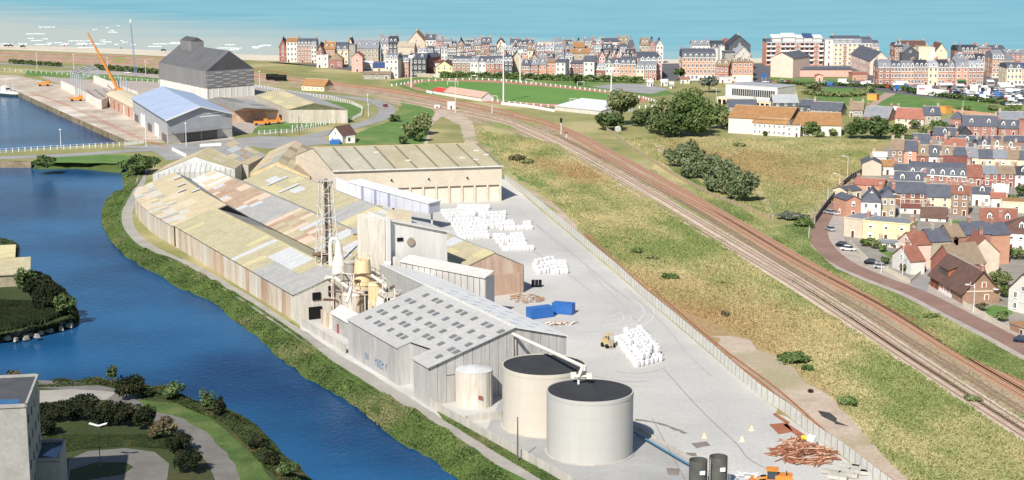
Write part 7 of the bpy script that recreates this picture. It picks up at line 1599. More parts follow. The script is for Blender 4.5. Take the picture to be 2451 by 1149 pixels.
pile('rusty_pipe_heap', 'smaller scatter of pale rusty bars above the main heap', 1905, 1062, 3.2, 2.4, 45, 2.6, [m_scrapw, m_scrap], .5, seed=4)
pile('scrap_pieces', 'brown scrap timber behind the blue containers', 1262, 716, 4, 5, 40, 3, [M('scrap_brown', 'a48672', '8a6a56', .8), m_scrapw], .4, seed=2)
pile('scrap_pieces', 'brown scrap lying in front of the blue containers', 1340, 776, 4, 1.2, 30, 1.6, [m_scrapw, M('scrap_brown',''), m_white], .5, seed=3)
pile('drain_pipes', 'thin white curved pipes lying near the orange loader', 1790, 1141, 1.8, 1.2, 14, 2.4, [m_white], .5, seed=6, r=.08)
for i, (pp, lb) in enumerate((([(1842,1018),(1882,1014),(1897,1034),(1864,1040)],'flat rust coloured steel plate, leftmost of the plates'),([(1874,1019),(1885,1016),(1930,1046),(1918,1052)],'long narrow rust coloured plate beside the fence'),([(1850,993),(1856,991),(1890,1013),(1884,1016)],'thin rusty strip lying against the fence'))):
    q = [P(*p) for p in pp]; o = q[0].copy(); t = thing('steel_plate', lb, 'steel plate', o); MB().slab([p-o+Vector((0,0,.22)) for p in q], .15).build('plate', M('plate_rust', 'a86a4c', '96593e', .5, amt=.4), t)
for i, (px, py) in enumerate(((1990,1135),(2012,1128),(2034,1122),(2005,1148),(2030,1142),(2055,1134),(2062,1124),(2082,1138))):
    o = P(px,py); t = thing('concrete_slab_stack', 'grey concrete slab bundle by the fence corner, ' + ('upper' if i < 3 else 'lower' if i < 6 else 'fence side') + ' group, ' + ('left','middle','right')[i % 3], 'slab stack', o, -.55+.03*i, 'concrete slab bundles')
    MB().box(-1.6,1.6,-.6,.6,.15,.75).build('slab', m_conc, t); MB().box(-1.2,-1,-.6,.6,0,.15).box(1,1.2,-.6,.6,0,.15).build('bearer', m_scrap, t)
o = P(1935,1062); t = thing('yellow_mixer', 'yellow and white mixer drum beside the fence', 'mixer', o, -.7); my_ = M('yellow_paint', 'e6c22a', None, .5)
MB().tube((-1.3,0,.9),(0,0,1.0),.45,10).build('arm', my_, t); MB().tube((0,0,1),(1.4,0,.9),.75,14).build('drum', m_white, t); MB().box(-.6,1.2,-.5,.5,0,.4).build('frame', m_scrap, t)
for px, py, lb in ((1685,1048,'small pale stone pyramid, leftmost of three on the yard'),(1775,1056,'small pale stone pyramid, nearest of three on the yard'),(1798,1030,'small pale stone pyramid, farthest of three on the yard')):
    o = P(px,py); t = thing('anchor_block', lb, 'concrete block', o); MB().hexa([(-.5,-.5,0),(.5,-.5,0),(.5,.5,0),(-.5,.5,0)],[(-.1,-.1,1.0),(.15,-.1,.9),(.15,.15,.9),(-.1,.15,1.0)]).build('block', M('stone_pale', 'd9c4a8', 'c7b091', .8), t)
o = P(1276,687); t = thing('black_crates', 'black stacked frames beside the rusty gable shed', 'crates', o)
for k in range(3): MB().box(k*.9-.4,k*.9+.4,-.6+.1*k,.6,0,1.8).build('crate', m_dark, t)
# ------------------------------------------------------------------ cars
m_tyre = M('tyre','')
CARC = {'white':'e4e4e2','silver':'a9adb3','black':'1b1c20','dark blue':'22304f','red':'a3282a','blue':'3f6fae','grey':'70747a','yellow':'dba93a','beige':'c4b9a0'}
def cm(k): return M('car_'+k.replace(' ','_'), CARC[k], CARC[k], .5, rough=.3, amt=.05, fine=False, spec=.5)
def car_protos(kind):
    if kind == 'car': L_, Wd, hb, hr, x0, x1, x2, x3 = 4.2, 1.75, .85, 1.45, -1.9, -1.3, .55, 1.15
    elif kind == 'van': L_, Wd, hb, hr, x0, x1, x2, x3 = 5.2, 2.0, 1.15, 2.3, -2.55, -2.5, 1.4, 2.0
    else: L_, Wd, hb, hr, x0, x1, x2, x3 = 6.4, 2.3, 1.2, 3.0, -3.15, -3.1, 2.4, 2.7
    h = L_/2; w = Wd/2
    body = MB().hexa([(-h,-w,.3),(h,-w,.3),(h,w,.3),(-h,w,.3)],[(-h+.05,-w*.97,hb),(h-.15,-w*.95,hb-.12),(h-.15,w*.95,hb-.12),(-h+.05,w*.97,hb)])
    roof = MB().hexa([(x1,-w*.8,hr-.05),(x2,-w*.8,hr-.05),(x2,w*.8,hr-.05),(x1,w*.8,hr-.05)],[(x1+.05,-w*.75,hr),(x2-.05,-w*.75,hr),(x2-.05,w*.75,hr),(x1+.05,w*.75,hr)])
    if kind != 'car': roof.hexa([(x0,-w*.96,hb),(x2-.6,-w*.96,hb),(x2-.6,w*.96,hb),(x0,w*.96,hb)],[(x1,-w*.85,hr-.06),(x2-.6,-w*.85,hr-.06),(x2-.6,w*.85,hr-.06),(x1,w*.85,hr-.06)])
    glass = MB().hexa([(x0,-w*.92,hb-.02),(x3,-w*.92,hb-.1),(x3,w*.92,hb-.1),(x0,w*.92,hb-.02)],[(x1,-w*.8,hr-.06),(x2,-w*.8,hr-.06),(x2,w*.8,hr-.06),(x1,w*.8,hr-.06)])
    wheel = MB().tube((0,-.11,0),(0,.11,0),.32,10); wheel_m = wheel.mesh('wheel', m_tyre)
    return body, roof, glass, wheel_m, h, w
_cars = {}
ncar = 0
def car(kind, colour, px, py, ang, lb, grp):
    global ncar
    ncar += 1; o = P(px, py)
    if (kind, colour) in _cars:
        return copy_tree(_cars[(kind, colour)], (o.x, o.y, .1), ang, lb, grp)
    body, roof, glass, wmsh, h, w = car_protos(kind); nm = {'car':'parked_car','van':'parked_van','camper':'camper_van'}[kind]
    t = thing(nm, lb, {'car':'car','van':'van','camper':'camper van'}[kind], (o.x, o.y, .1), ang, grp)
    body.build('body', cm(colour), t); roof.build('roof', cm(colour), t); glass.build('windows', m_glass, t)
    for x in (-h*.62, h*.62):
        for y in (-w+.08, w-.08): link('wheel', wmsh, t, (x, y, .22))
    _cars[(kind, colour)] = t; return t
car('car','silver',2006,487,-2.2,'silver car farthest up the brick road','cars on the brick road'); car('car','black',2014,499,-2.2,'black car with white rear window next to the dark red bush','cars on the brick road')
car('car','silver',1985,512,2.1,'silver car beside the dark fence','cars on the brick road'); car('car','silver',2007,514,-2.1,'silver car parked at the house side opposite the fence','cars on the brick road')
car('car','silver',1987,552,1.75,'silver car driving in the bend of the brick road','cars on the brick road')
car('car','black',2018,591,-.55,'black car parked before the white one by the garden wall','cars on the brick road'); car('car','white',2031,600,-.55,'white car parked behind the black one by the garden wall','cars on the brick road')
car('car','black',2087,633,-.45,'black car parked in front of a silver one below the pink gable','cars on the brick road'); car('car','silver',2110,643,-.45,'silver car parked behind the black one below the pink gable','cars on the brick road')
car('van','silver',2201,651,1.0,'silver people carrier in the mouth of the side street','cars on the brick road'); car('car','dark blue',2449,820,-.5,'dark blue car at the right edge of the brick road','cars on the brick road')
car('car','red',922,256,2.0,'small red car on the curved road','cars on the curved road'); car('car','white',307,176,.1,'white car on the coast road beside the radio mast','cars on the coast road')
car('car','white',1852,176,0,'white car near the blue sign','cars by the hotel lawn')
LN = [('car','white',1832,198),('car','yellow',1857,199),('car','white',1872,197),('car','red',1889,197),('car','dark blue',1942,202),('car','white',1956,201),('car','white',1974,199),('car','grey',1990,203),('van','blue',1989,206),('camper','white',2018,201),('car','white',2043,204),('car','silver',2052,206),('van','white',2070,205),('van','white',2080,203)]
for i, (k, c_, x, y) in enumerate(LN): car(k, c_, x, y, ru(-.15,.15), f"{c_} {'camper van' if k == 'camper' else k} parked before the green lawn, {['nearest the blue sign','second from the blue sign','beside the yellow one','in front of the pink hall','left of the kiosk','just right of the dark blue car','beside the pink kiosk','beside the blue van','in the middle','right of centre','at the right end','between white ones','by the orange pavilion','last before the terrace'][i]}", 'cars parked by the hotel lawn')
cr = random.Random(5)
rows = [(2110,2445,210,'the row under the red terrace'),(2135,2445,216,'the second row from the red terrace'),(2175,2445,222,'the middle row'),(2230,2450,228,'the row before the hedge'),(2290,2450,235,'the row along the hedge'),(2350,2450,243,'the lowest row'),(2400,2450,251,'the corner by the green bushes')]
for x0, x1, y, nm in rows:
    x = x0
    while x < x1:
        k = 'van' if cr.random() < .25 else 'car'; c_ = cr.choice(['white','white','white','silver','black','dark blue','grey','red','white','blue'])
        if not (2192 < x < 2262 and 212 < y+(x-x0)*.02 < 230): car(k, c_, x, y+(x-x0)*.02+cr.uniform(-1,1), 1.4+cr.uniform(-.2,.2) if cr.random() < .5 else cr.uniform(-.2,.2), f"{c_} {k}, {('left','middle','right')[min(2, int(3*(x-x0)/(x1-x0)))]} of {nm}, market car park", f'{c_} {k}s in {nm} of the crowded car park')
        x += cr.uniform(10, 17)
def stall(px, py, w_, lb, red=False, g='market stalls in the car park', h=2.6):
    a, b = P(px-w_/2, py), P(px+w_/2, py); t = thing('market_stall', lb, 'market stall', a, 0, g); W = (b-a).length
    MB().slab([(0,0,h),(W,0,h),(W,3.2,h+.8),(0,3.2,h+.8)], .15).build('canopy', m_white, t); MB().box(.2,W-.2,.4,2.8,0,1).build('counter', M('counter', 'b8a89a', None, .5), t)
    for x in (.1, W-.1):
        for y in (.1, 3): MB().tube((x,y,0),(x,y,h),.06,4).build('pole', m_white, t)
stall(2150,214,26,'white market stall canopy beside the blue sign'); stall(2265,214,30,'long white market canopy before the green awning shop'); stall(2300,216,20,'white market canopy right of the green awning shop'); stall(2405,213,30,'long white market canopy under the cream house'); stall(2412,219,34,'second long white canopy under the cream house'); stall(2430,228,24,'white canopy near the right edge'); stall(2160,209,30,'white canopy at the left end of the market'); stall(2372,206,17,'cream canopy standing in the side street'); stall(2352,220,26,'white canopy in the middle of the market')
def lorry():
    a, b = P(2194,227), P(2258,233); W = (b-a).length; t = thing('white_trailer', 'long white stepped trailer with red lettering in the car park', 'trailer', a, math.atan2(b.y-a.y, b.x-a.x))
    MB().box(0,W*.36,0,5,.4,5.4).build('high_box', m_white, t); MB().box(W*.36+.05,W,0,5,.4,3.6).build('low_box', m_white, t)
    mr = M('red_letter', 'b8322c', None, .5); x = W*.09
    for k in range(5): MB().box(x, x+.5, -.12, -.02, 3.2, 4.1).build('letter', mr, t); x += .75
lorry()
bpx('white_lorry_box', 'tall white box lorry right of the middle of the car park', 'lorry', 2321,221,2340,222,205,205,6,'flat', wall='white', rk='white', floors=1, cols=0, chim=0, side=False, band=False)
for px, py, lb in ((1829,190,'blue sign board at the head of the street'),(2147,218,'blue sign board at the end of the pink path')):
    o = P(px,py); t = thing('blue_sign', lb, 'sign', o); MB().box(-1.3,1.3,-.1,.1,1,3.6).build('board', M('blue_paint',''), t); MB().box(-1.2,-1,-.05,.05,0,1).box(1,1.2,-.05,.05,0,1).build('post', m_white, t)
for px, py, lb in ((1479,321,'large white round dish by the straw coloured fence'),(2312,452+40,'white satellite dish beside the tall brown brick house')):
    o = P(px,py); t = thing('round_dish', lb, 'dish', o); MB().tube((0,-.3,2.2),(0,.1,2.4),1.4,18).build('dish', m_white, t); MB().tube((0,0,0),(0,0,2),.15,6).build('stand', m_conc, t)
# people on the beach, a few pixels tall
for px, py, c_, lb in ((155,111,'a33a2c','person in red standing on the beach near the dark cars'),(203,112,'5a4036','person in brown standing on the beach left of the crane'),(290,118,'3a3f55','person in dark clothes walking on the beach right of the crane tip')):
    o = P(px,py); t = thing('person', lb, 'person', o); m = M('cloth_'+c_, c_, None, .5); sk_ = M('skin', 'c99a7c', None, .5)
    MB().hexa([(-.2,-.14,0),(.2,-.14,0),(.2,.14,0),(-.2,.14,0)],[(-.2,-.14,.85),(.2,-.14,.85),(.2,.14,.85),(-.2,.14,.85)]).hexa([(-.2,-.13,.85),(.2,-.13,.85),(.2,.13,.85),(-.2,.13,.85)],[(-.26,-.13,1.45),(.26,-.13,1.45),(.26,.13,1.45),(-.26,.13,1.45)]).tube((-.3,0,1.4),(-.34,0,.8),.07,5).tube((.3,0,1.4),(.34,0,.8),.07,5).tube((0,0,1.44),(0,0,1.52),.07,6).hexa([(-.1,-.11,1.5),(.1,-.11,1.5),(.1,.11,1.5),(-.1,.11,1.5)],[(-.09,-.1,1.76),(.09,-.1,1.76),(.09,.1,1.76),(-.09,.1,1.76)]).build('body', m, t)
for px, py, c_, lb in ((16,111,'black','black car parked on the beach at the far left'),(26,111,'black','second black car parked on the beach at the far left'),(55,113,'black','black car alone on the beach right of the black pair'),(392,122,'dark blue','dark blue car on the beach left of the grey silo hall')): car('car', c_, px, py, 0, lb, 'cars on the beach')
# surf
m_foam = M('foam', 'dfe3e0', None, .5, amt=.1)
mb = MB(); fr2 = random.Random(3)
def foam(px, py, wpx):
    a, b = P(px-wpx/2, py, WZ), P(px+wpx/2, py, WZ); n = max(3, int(wpx/4)); d = (b-a)
    for k in range(n):
        p = a+d*(k/n); q = a+d*((k+1)/n); w0 = (.8+2.2*math.sin(math.pi*(k+.5)/n))*fr2.uniform(.3,1.3); o_ = fr2.uniform(-1.5,1.5)
        mb.hexa([(p.x,p.y-w0+o_,WZ-.2),(q.x,q.y-w0+o_,WZ-.2),(q.x,q.y+w0+o_,WZ-.2),(p.x,p.y+w0+o_,WZ-.2)],[(p.x,p.y-w0*.4+o_,WZ+.25),(q.x,q.y-w0*.4+o_,WZ+.25),(q.x,q.y+w0*.7+o_,WZ+.25),(p.x,p.y+w0*.7+o_,WZ+.25)])
for x, y, w_ in ((112,65,40),(86,81,45),(88,97,26),(110,93,12),(190,98,50),(228,70,10),(246,96,12),(248,100,8),(271,77,24),(270,73,10),(258,66,8),(284,62,6),(292,97,6),(300,101,14),(320,107,12),(385,105,36),(372,111,34),(420,102,24),(280,106,10),(545,115,50),(560,119,24),(615,112,24),(140,102,20),(640,108,20),(235,105,20),(690,100,10),(75,92,14)): foam(x, y, w_)
for k in range(22):
    foam(fr2.uniform(-20,640), 105+fr2.uniform(-2,11)+0, fr2.uniform(10,40)) if k % 2 else foam(fr2.uniform(-20,300), fr2.uniform(100,107), fr2.uniform(10,30))
mb.build('surf', m_foam)['kind'] = 'stuff'
# ------------------------------------------------------------------ vegetation
def leafm(name, c1, c2, c3=None):
    m = M(name, c1, c2, .7, amt=.9, rough=.75, col3=c3, spec=.15)
    b = m.node_tree.nodes['Principled BSDF']
    return m
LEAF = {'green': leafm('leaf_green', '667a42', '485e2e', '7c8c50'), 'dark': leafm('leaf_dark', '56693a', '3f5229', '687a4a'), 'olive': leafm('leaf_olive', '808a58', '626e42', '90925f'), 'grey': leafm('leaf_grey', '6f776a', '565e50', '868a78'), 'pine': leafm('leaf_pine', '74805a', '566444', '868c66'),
        'red': leafm('leaf_red', '5a3a33', '43292a', '6a4a3a'), 'shade': leafm('leaf_shade', '2a331c', '1a2112', '3a3a24'), 'brown': leafm('leaf_brown', '6e6448', '524a34', '8a7f62')}  # leaf_shade: shade of the lower left mixed into the leaf greens
m_bark = M('bark', '5d5044', '463b31', 1.5, amt=.7)
def crown_mesh(w, d, h, n, leaf, mat, seed, lobes=9, z0=0.0, flat=0.0):
    r = np.random.default_rng(seed)
    lobes = lobes*2; c = r.normal(size=(lobes, 3)); c /= np.linalg.norm(c, axis=1)[:, None]; c *= r.uniform(.25, .74, (lobes, 1)); c[:, 2] = c[:, 2]*.8
    rad = r.uniform(.18, .4, lobes)
    k = r.integers(0, lobes, n); v = r.normal(size=(n, 3)); v /= np.linalg.norm(v, axis=1)[:, None]; q = r.uniform(.55, 1.06, (n, 1))**.6
    p = c[k]+v*q*rad[k][:, None]; p += r.normal(size=(n, 3))*.03
    ctr = p*np.array([w/2, d/2, h/2])*1.08+np.array([0, 0, z0+h/2])
    nor = v*.8+r.normal(size=(n, 3))*.55+np.array([0, 0, .25]); nor /= np.linalg.norm(nor, axis=1)[:, None]
    t = np.cross(nor, r.normal(size=(n, 3))); t /= np.linalg.norm(t, axis=1)[:, None]; b = np.cross(nor, t); s = leaf*r.uniform(.6, 1.4, (n, 1))
    ctr[:, 2] = np.maximum(ctr[:, 2], .1)
    V_ = np.stack([ctr-t*s-b*s*.6, ctr+t*s-b*s*.6, ctr+t*s*.5+b*s, ctr-t*s*.5+b*s*.8], 1).reshape(-1, 3)
    me = bpy.data.meshes.new('foliage'); me.vertices.add(4*n); me.vertices.foreach_set('co', V_.ravel()); me.loops.add(4*n); me.loops.foreach_set('vertex_index', np.arange(4*n)); me.polygons.add(n)
    me.polygons.foreach_set('loop_start', np.arange(0, 4*n, 4)); me.polygons.foreach_set('loop_total', np.full(n, 4)); me.update(calc_edges=True); me.materials.append(mat); return me
_ts = [100]
def tree(px, py, wpx, ytop, kind, lb, name='tree', cat='tree', grp=None, trunk=.3, dens=1.0, depth=1.0, leaf=None, core=True):
    _ts[0] += 1; o = P(px, py); w = wpx/ppm(py)*1.0; h = zat(px, ytop, o.y+w*.0); t = thing(name, lb, cat, o, 0, grp)
    z0 = h*trunk if trunk > .12 else 0; hh = h-z0; lf = leaf or max(.16, min(.6, o.y*.00062))
    n = int(min(11000, max(400, dens*2.6*(w*hh+w*w)/(lf*lf)/2.2)))
    if trunk > .12:
        mb = MB(); mb.tube((0,0,-.2),(0,0,h*.55),.05*h*.7+.05,7,0,.03*h*.6); r_ = random.Random(_ts[0])
        for k in range(5): a = r_.uniform(0,6.28); mb.tube((0,0,h*r_.uniform(.25,.5)),(math.cos(a)*w*.28,math.sin(a)*w*.28,h*r_.uniform(.6,.85)),.12,5,0,.05)
        mb.build('trunk', m_bark, t)
    link('crown', crown_mesh(w, w*depth, hh*1.05, n, lf, LEAF[kind], _ts[0], lobes=9 if w < 14 else 14, z0=z0), t)
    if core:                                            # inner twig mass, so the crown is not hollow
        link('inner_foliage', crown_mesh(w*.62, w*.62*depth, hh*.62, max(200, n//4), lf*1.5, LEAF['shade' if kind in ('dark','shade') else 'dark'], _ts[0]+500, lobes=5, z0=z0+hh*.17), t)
    return t
T = tree
T(1487,300,100,208,'olive','large ragged tree on the left of the pair at the end of the pitch', trunk=.2); T(1462,312,90,262,'dark','dark bushy mass at the foot of the ragged tree', trunk=0, name='bush', cat='bush'); T(1530,302,60,262,'dark','dark bush between the two large trees', trunk=0, name='bush', cat='bush')
T(1640,325,135,204,'green','largest leafy green tree at the edge of the vacant lot', trunk=.12, dens=1.1); T(1590,322,80,226,'olive','olive green tree merging with the left of the largest tree', trunk=.12); T(1715,308,66,246,'green','round green tree between the largest tree and the ochre roofed hall', trunk=0)
T(1560,318,70,252,'dark','dark bush filling the gap between ragged tree and largest tree', trunk=0, name='bush', cat='bush'); T(1605,330,80,262,'dark','dark undergrowth at the foot of the largest tree, left side', trunk=0, name='bush', cat='bush'); T(1670,326,80,260,'green','leafy undergrowth at the foot of the largest tree, right side', trunk=0, name='bush', cat='bush'); T(1735,312,44,262,'olive','olive bush just left of the ochre roofed hall', trunk=0, name='bush', cat='bush')
T(1628,193,34,160,'dark','dark tree in front of the cream hotel'); T(1697,222,50,178,'grey','grey leaved tree right of the cream hotel front', trunk=.2)
T(1384,203,34,172,'dark','dark reddish bush at the hedge before the row of houses', trunk=.1, name='bush', cat='bush')
T(1787,319,24,290,'green','small green tree against the white wall of the ochre hall', trunk=.1); T(1945,325,50,288,'green','green tree between the two ochre roofed halls', trunk=.1); T(1960,328,30,312,'olive','bright small bush in front of the tree between the halls', trunk=0, name='bush', cat='bush'); T(1994,326,22,307,'olive','small bush before the right ochre hall', trunk=0, name='bush', cat='bush'); T(1832,326,10,314,'olive','tiny bush at the foot of the ochre annex', trunk=0, name='bush', cat='bush'); T(1877,326,9,310,'olive','tiny pointed bush beside the small white office', trunk=0, name='bush', cat='bush')
T(2050,331,72,278,'dark','big dark bush, left of the mass before the slate cottages', trunk=0, name='bush', cat='bush', dens=1.1); T(2100,332,80,276,'dark','big dark bush, right of the mass before the slate cottages', trunk=0, name='bush', cat='bush', dens=1.1); T(2150,328,44,288,'green','green bush below the orange-red roofed house', trunk=0, name='bush', cat='bush'); T(2187,310,30,286,'olive','small tree in front of the pale wall of the orange-red roofed house'); T(2162,338,60,320,'dark','low dark hedge bush at the corner of the vacant lot', trunk=0, name='bush', cat='bush'); T(2220,326,40,296,'olive','olive shrubs beside the stone house', trunk=0, name='bush', cat='bush'); T(2245,318,60,286,'green','bright green hedge between the stone house and hip roof', trunk=0, name='bush', cat='bush'); T(2215,322,44,304,'green','lower part of the bright green hedge', trunk=0, name='bush', cat='bush')
for i, (x, y, w_, yt) in enumerate(((1622,400,64,338),(1650,414,76,330),(1676,427,76,356),(1700,442,78,364),(1725,454,80,378),(1752,468,82,386),(1782,484,70,398),(1640,430,34,392),(1700,462,46,420),(1745,478,40,432))): T(x, y, w_, yt, 'pine', ['leftmost pine of the clump on the vacant lot','tallest pine near the left of the clump','third pine from the left in the clump','pine left of the middle of the clump','pine in the middle of the clump','broad pine right of the middle of the clump','rightmost pine of the clump beside the dirt path','low pine at the front left of the clump','low pine at the front middle of the clump','low pine at the front right of the clump'][i], name='pine_tree', grp='pines clumped on the vacant lot', trunk=.05, dens=1.2)
T(982,332,46,288,'olive','ragged shrub on the green slope behind the beige hall', name='bush', cat='bush', trunk=.1); T(1012,322,60,262,'olive','tall scrub on the dirt track side of the green slope', name='bush', cat='bush', trunk=.1); T(1002,338,50,300,'dark','dark scrub nearest the beige hall roof', name='bush', cat='bush', trunk=.1); T(945,291,34,273,'dark','dark bush beside the curved road', trunk=0, name='bush', cat='bush'); T(965,346,24,322,'dark','dark bush peeping over the beige hall roof', trunk=0, name='bush', cat='bush')
T(334,416,102,366,'dark','large round bush on the pond corner below the lock road', trunk=0, name='bush', cat='bush', dens=1.2); T(108,402,64,370,'dark','round bush left on the pond bank', trunk=0, name='bush', cat='bush', dens=1.2)
for i, (x, y, w_, yt, k) in enumerate(((64,700,60,640,'dark'),(98,718,84,655,'shade'),(132,740,84,668,'shade'),(158,756,60,700,'dark'),(100,742,60,700,'shade'))): T(x, y, w_, yt, k, ['dark bush beside the yellow building','dark bush second from the yellow building','tall dark bush in the middle of the peninsula','dark bush at the tip of the peninsula','low dark bush behind the bush at the tip'][i], name='bush', cat='bush', trunk=0, dens=1.1)
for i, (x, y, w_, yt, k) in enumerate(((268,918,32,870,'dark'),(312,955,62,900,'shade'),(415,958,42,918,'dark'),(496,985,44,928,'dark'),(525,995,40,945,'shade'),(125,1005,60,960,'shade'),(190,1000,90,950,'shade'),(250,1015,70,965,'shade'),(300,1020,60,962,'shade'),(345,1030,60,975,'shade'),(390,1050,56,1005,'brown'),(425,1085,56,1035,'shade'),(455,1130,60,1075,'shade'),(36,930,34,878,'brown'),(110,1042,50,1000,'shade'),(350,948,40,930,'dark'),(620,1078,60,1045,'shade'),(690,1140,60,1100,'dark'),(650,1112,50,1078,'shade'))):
    T(x, y, w_*(1.35 if 100 < x < 470 and i else 1), yt-(6 if 100 < x < 470 and i else 0), k, ['small round tree standing alone on the left river bank','dark brownish bush right of the lone round tree','dark bush on the riverside lawn edge','pointed dark bush on the left bank, left of the two','dark bush on the left bank, right of the two','dark bush directly right of the pale flats','large dark bush above the shade-toned lawn','dark bush left of the grey curved path','dark bush by the bend of the grey path','dark bush at the path corner','brownish shrub beside the grey path','dark shrub between turning circle and path','lowest dark shrub beside the grey path','bare brown shrub behind the flats roof','bush with shade-dark leaves under the flats','low dark scrub at the water edge','scrub on the lower left river bank','bush at the bottom of the left river bank','scrub between the two lower bank bushes'][i], name='bush' if i else 'tree', cat='bush' if i else 'tree', trunk=.15 if i == 0 else 0, dens=1.0)
for x, y, w_, yt, k, lb in ((2128-90,505,30,478,'red','dark red bush on the orange gable wall'),(2075,590,40,566,'green','garden shrub left in front of the long yellow building'),(2095,596,30,572,'olive','garden shrub right in front of the long yellow building'),(2112,602,24,588,'green','small shrub beside the white garage row'),(2137,592,14,580,'olive','small shrub at the pink gable corner'),(2120,632,22,612,'dark','dark round bush left of the small pale gable'),(2168,652,24,630,'green','bush at the corner before the small pale gable'),(2393,690,60,640,'olive','big olive tree behind the brick villa garden'),(2400,712,44,680,'green','green bush right of the brick villa'),(2347,745,32,722,'brown','brown shrub in front of the brick villa gable'),(2396,770,34,742,'green','green hedge bush behind the posted wall'),(2440,740,50,690,'brown','bare tree before the edge villa'),(2445,470,34,440,'dark','dark tree between the white houses at the right edge'),(2425,486,40,466,'green','green bush below the dark tree at the right edge'),(2430,620,50,590,'olive','shrubs below the large white villa'),(2452,548,30,520,'green','green bush at the right edge behind the tile roof'),(1955,226,24,200,'brown','brownish tree in the park left of the white posts'),(1942,212,40,196,'olive','low shrub at the park corner'),(2080,222,36,206,'olive','spreading shrub near the end of the pink building'),(2310,268,40,254,'green','bush in the park beside the thin pole'),(2420,270,60,252,'green','large bush at the right of the park'),(2375,264,36,252,'olive','olive bush left of the large park bush'),(1650,262,0,0,'',''),(2345,548,0,0,'','')):
    if w_: T(x, y, w_, yt, k, lb, name='bush', cat='bush', trunk=0)
for i, (x, y, w_, yt, k, lb) in enumerate(((1238,384,50,370,'brown','low brown scrub in the field right of the beige hall'),(1262,392,40,380,'olive','low olive scrub beside the brown scrub'),(1525,606,34,592,'green','low green clump in the field beyond the fence'),(1605,668,50,654,'green','wide low green clump in the middle of the field'),(1560,620,40,612,'olive','flat olive clump above the wide green one'),(1735,758,26,742,'brown','small red brown scrub near the dirt strip'),(1900,868,84,842,'green','widest green clump beside the dirt strip'),(1932,888,40,872,'green','green clump below the widest one'),(2028,970,66,950,'green','green clump at the end of the dirt strip'),(1940,940,14,932,'red','tiny dark scrub in the dry grass'),(1770,350,40,340,'olive','low scrub in the vacant lot'),(1895,525,90,508,'grey','grey green reed bed at the corner of the vacant lot'),(1925,545,60,522,'green','green bushes beside the bend of the brick road'),(1393,268,18,258,'green','small green bush before the white roofed hall'),(1685,790,0,0,'',''),(2230,762,40,750,'green','low green clump between track and brick road'),(2330,960,50,948,'olive','low clump by the pale tracks'))):
    if w_: T(x, y, w_, yt, k, lb, name='bush', cat='bush', trunk=0, depth=.8, core=False)
# hedges
def hedge(name, label, pts, wd, h, k, dens=14, lf=.45):
    c_ = [P(*p) for p in pts]; o = c_[0].copy(); t = thing(name, label, 'hedge', o); r = np.random.default_rng(int(abs(o.x))+5); A = []
    for a, b in zip(c_, c_[1:]):
        L_ = (b-a).length; n = int(L_*dens); s = r.random(n); a_, b_ = np.array(a-o), np.array(b-o); d = (b_-a_)/L_; nn = np.array([-d[1], d[0], 0])
        p = a_+(b_-a_)*s[:, None]+nn*(r.random((n,1))-.5)*wd; p[:, 2] = h*np.sqrt(r.random(n))*(1+.15*np.sin(s*L_*.7)); A.append(p)
    p = np.concatenate(A); n = len(p); nor = r.normal(size=(n,3)); nor /= np.linalg.norm(nor, axis=1)[:, None]; q = np.cross(nor, r.normal(size=(n,3))); q /= np.linalg.norm(q, axis=1)[:, None]; b = np.cross(nor, q); s = lf*r.uniform(.6,1.3,(n,1))
    V_ = np.stack([p-q*s-b*s, p+q*s-b*s, p+q*s+b*s, p-q*s+b*s], 1).reshape(-1,3); me = bpy.data.meshes.new('foliage'); me.vertices.add(4*n); me.vertices.foreach_set('co', V_.ravel()); me.loops.add(4*n); me.loops.foreach_set('vertex_index', np.arange(4*n)); me.polygons.add(n); me.polygons.foreach_set('loop_start', np.arange(0,4*n,4)); me.polygons.foreach_set('loop_total', np.full(n,4)); me.update(calc_edges=True); me.materials.append(LEAF[k])
    link('foliage', me, t)
hedge('pitch_hedge', 'long clipped green hedge between the pitch and the row of houses', [(1054,186),(1200,188),(1300,192),(1450,196),(1540,199)], 4, 3.4, 'green', 26)
hedge('park_hedge', 'dark hedge between the car park and the park', [(1860,203),(2000,206),(2140,212)], 3, 1.8, 'dark', 16); hedge('park_hedge', 'dark hedge from the blue sign down to the right below the car park', [(2160,215),(2200,226),(2300,238),(2420,252)], 4, 2.2, 'dark', 18)
hedge('park_shrubs', 'rows of low shrubs crossing the park behind the slate cottages', [(1925,225),(2000,232),(2060,230),(2060,222)], 8, 2, 'olive', 24); hedge('coast_hedge', 'dark hedge along the coast road behind the building site', [(25,152),(145,160)], 4, 2.5, 'dark', 16); hedge('coast_hedge', 'dark hedge along the coast road left of the grey silo hall', [(230,166),(378,178)], 5, 3, 'dark', 20)
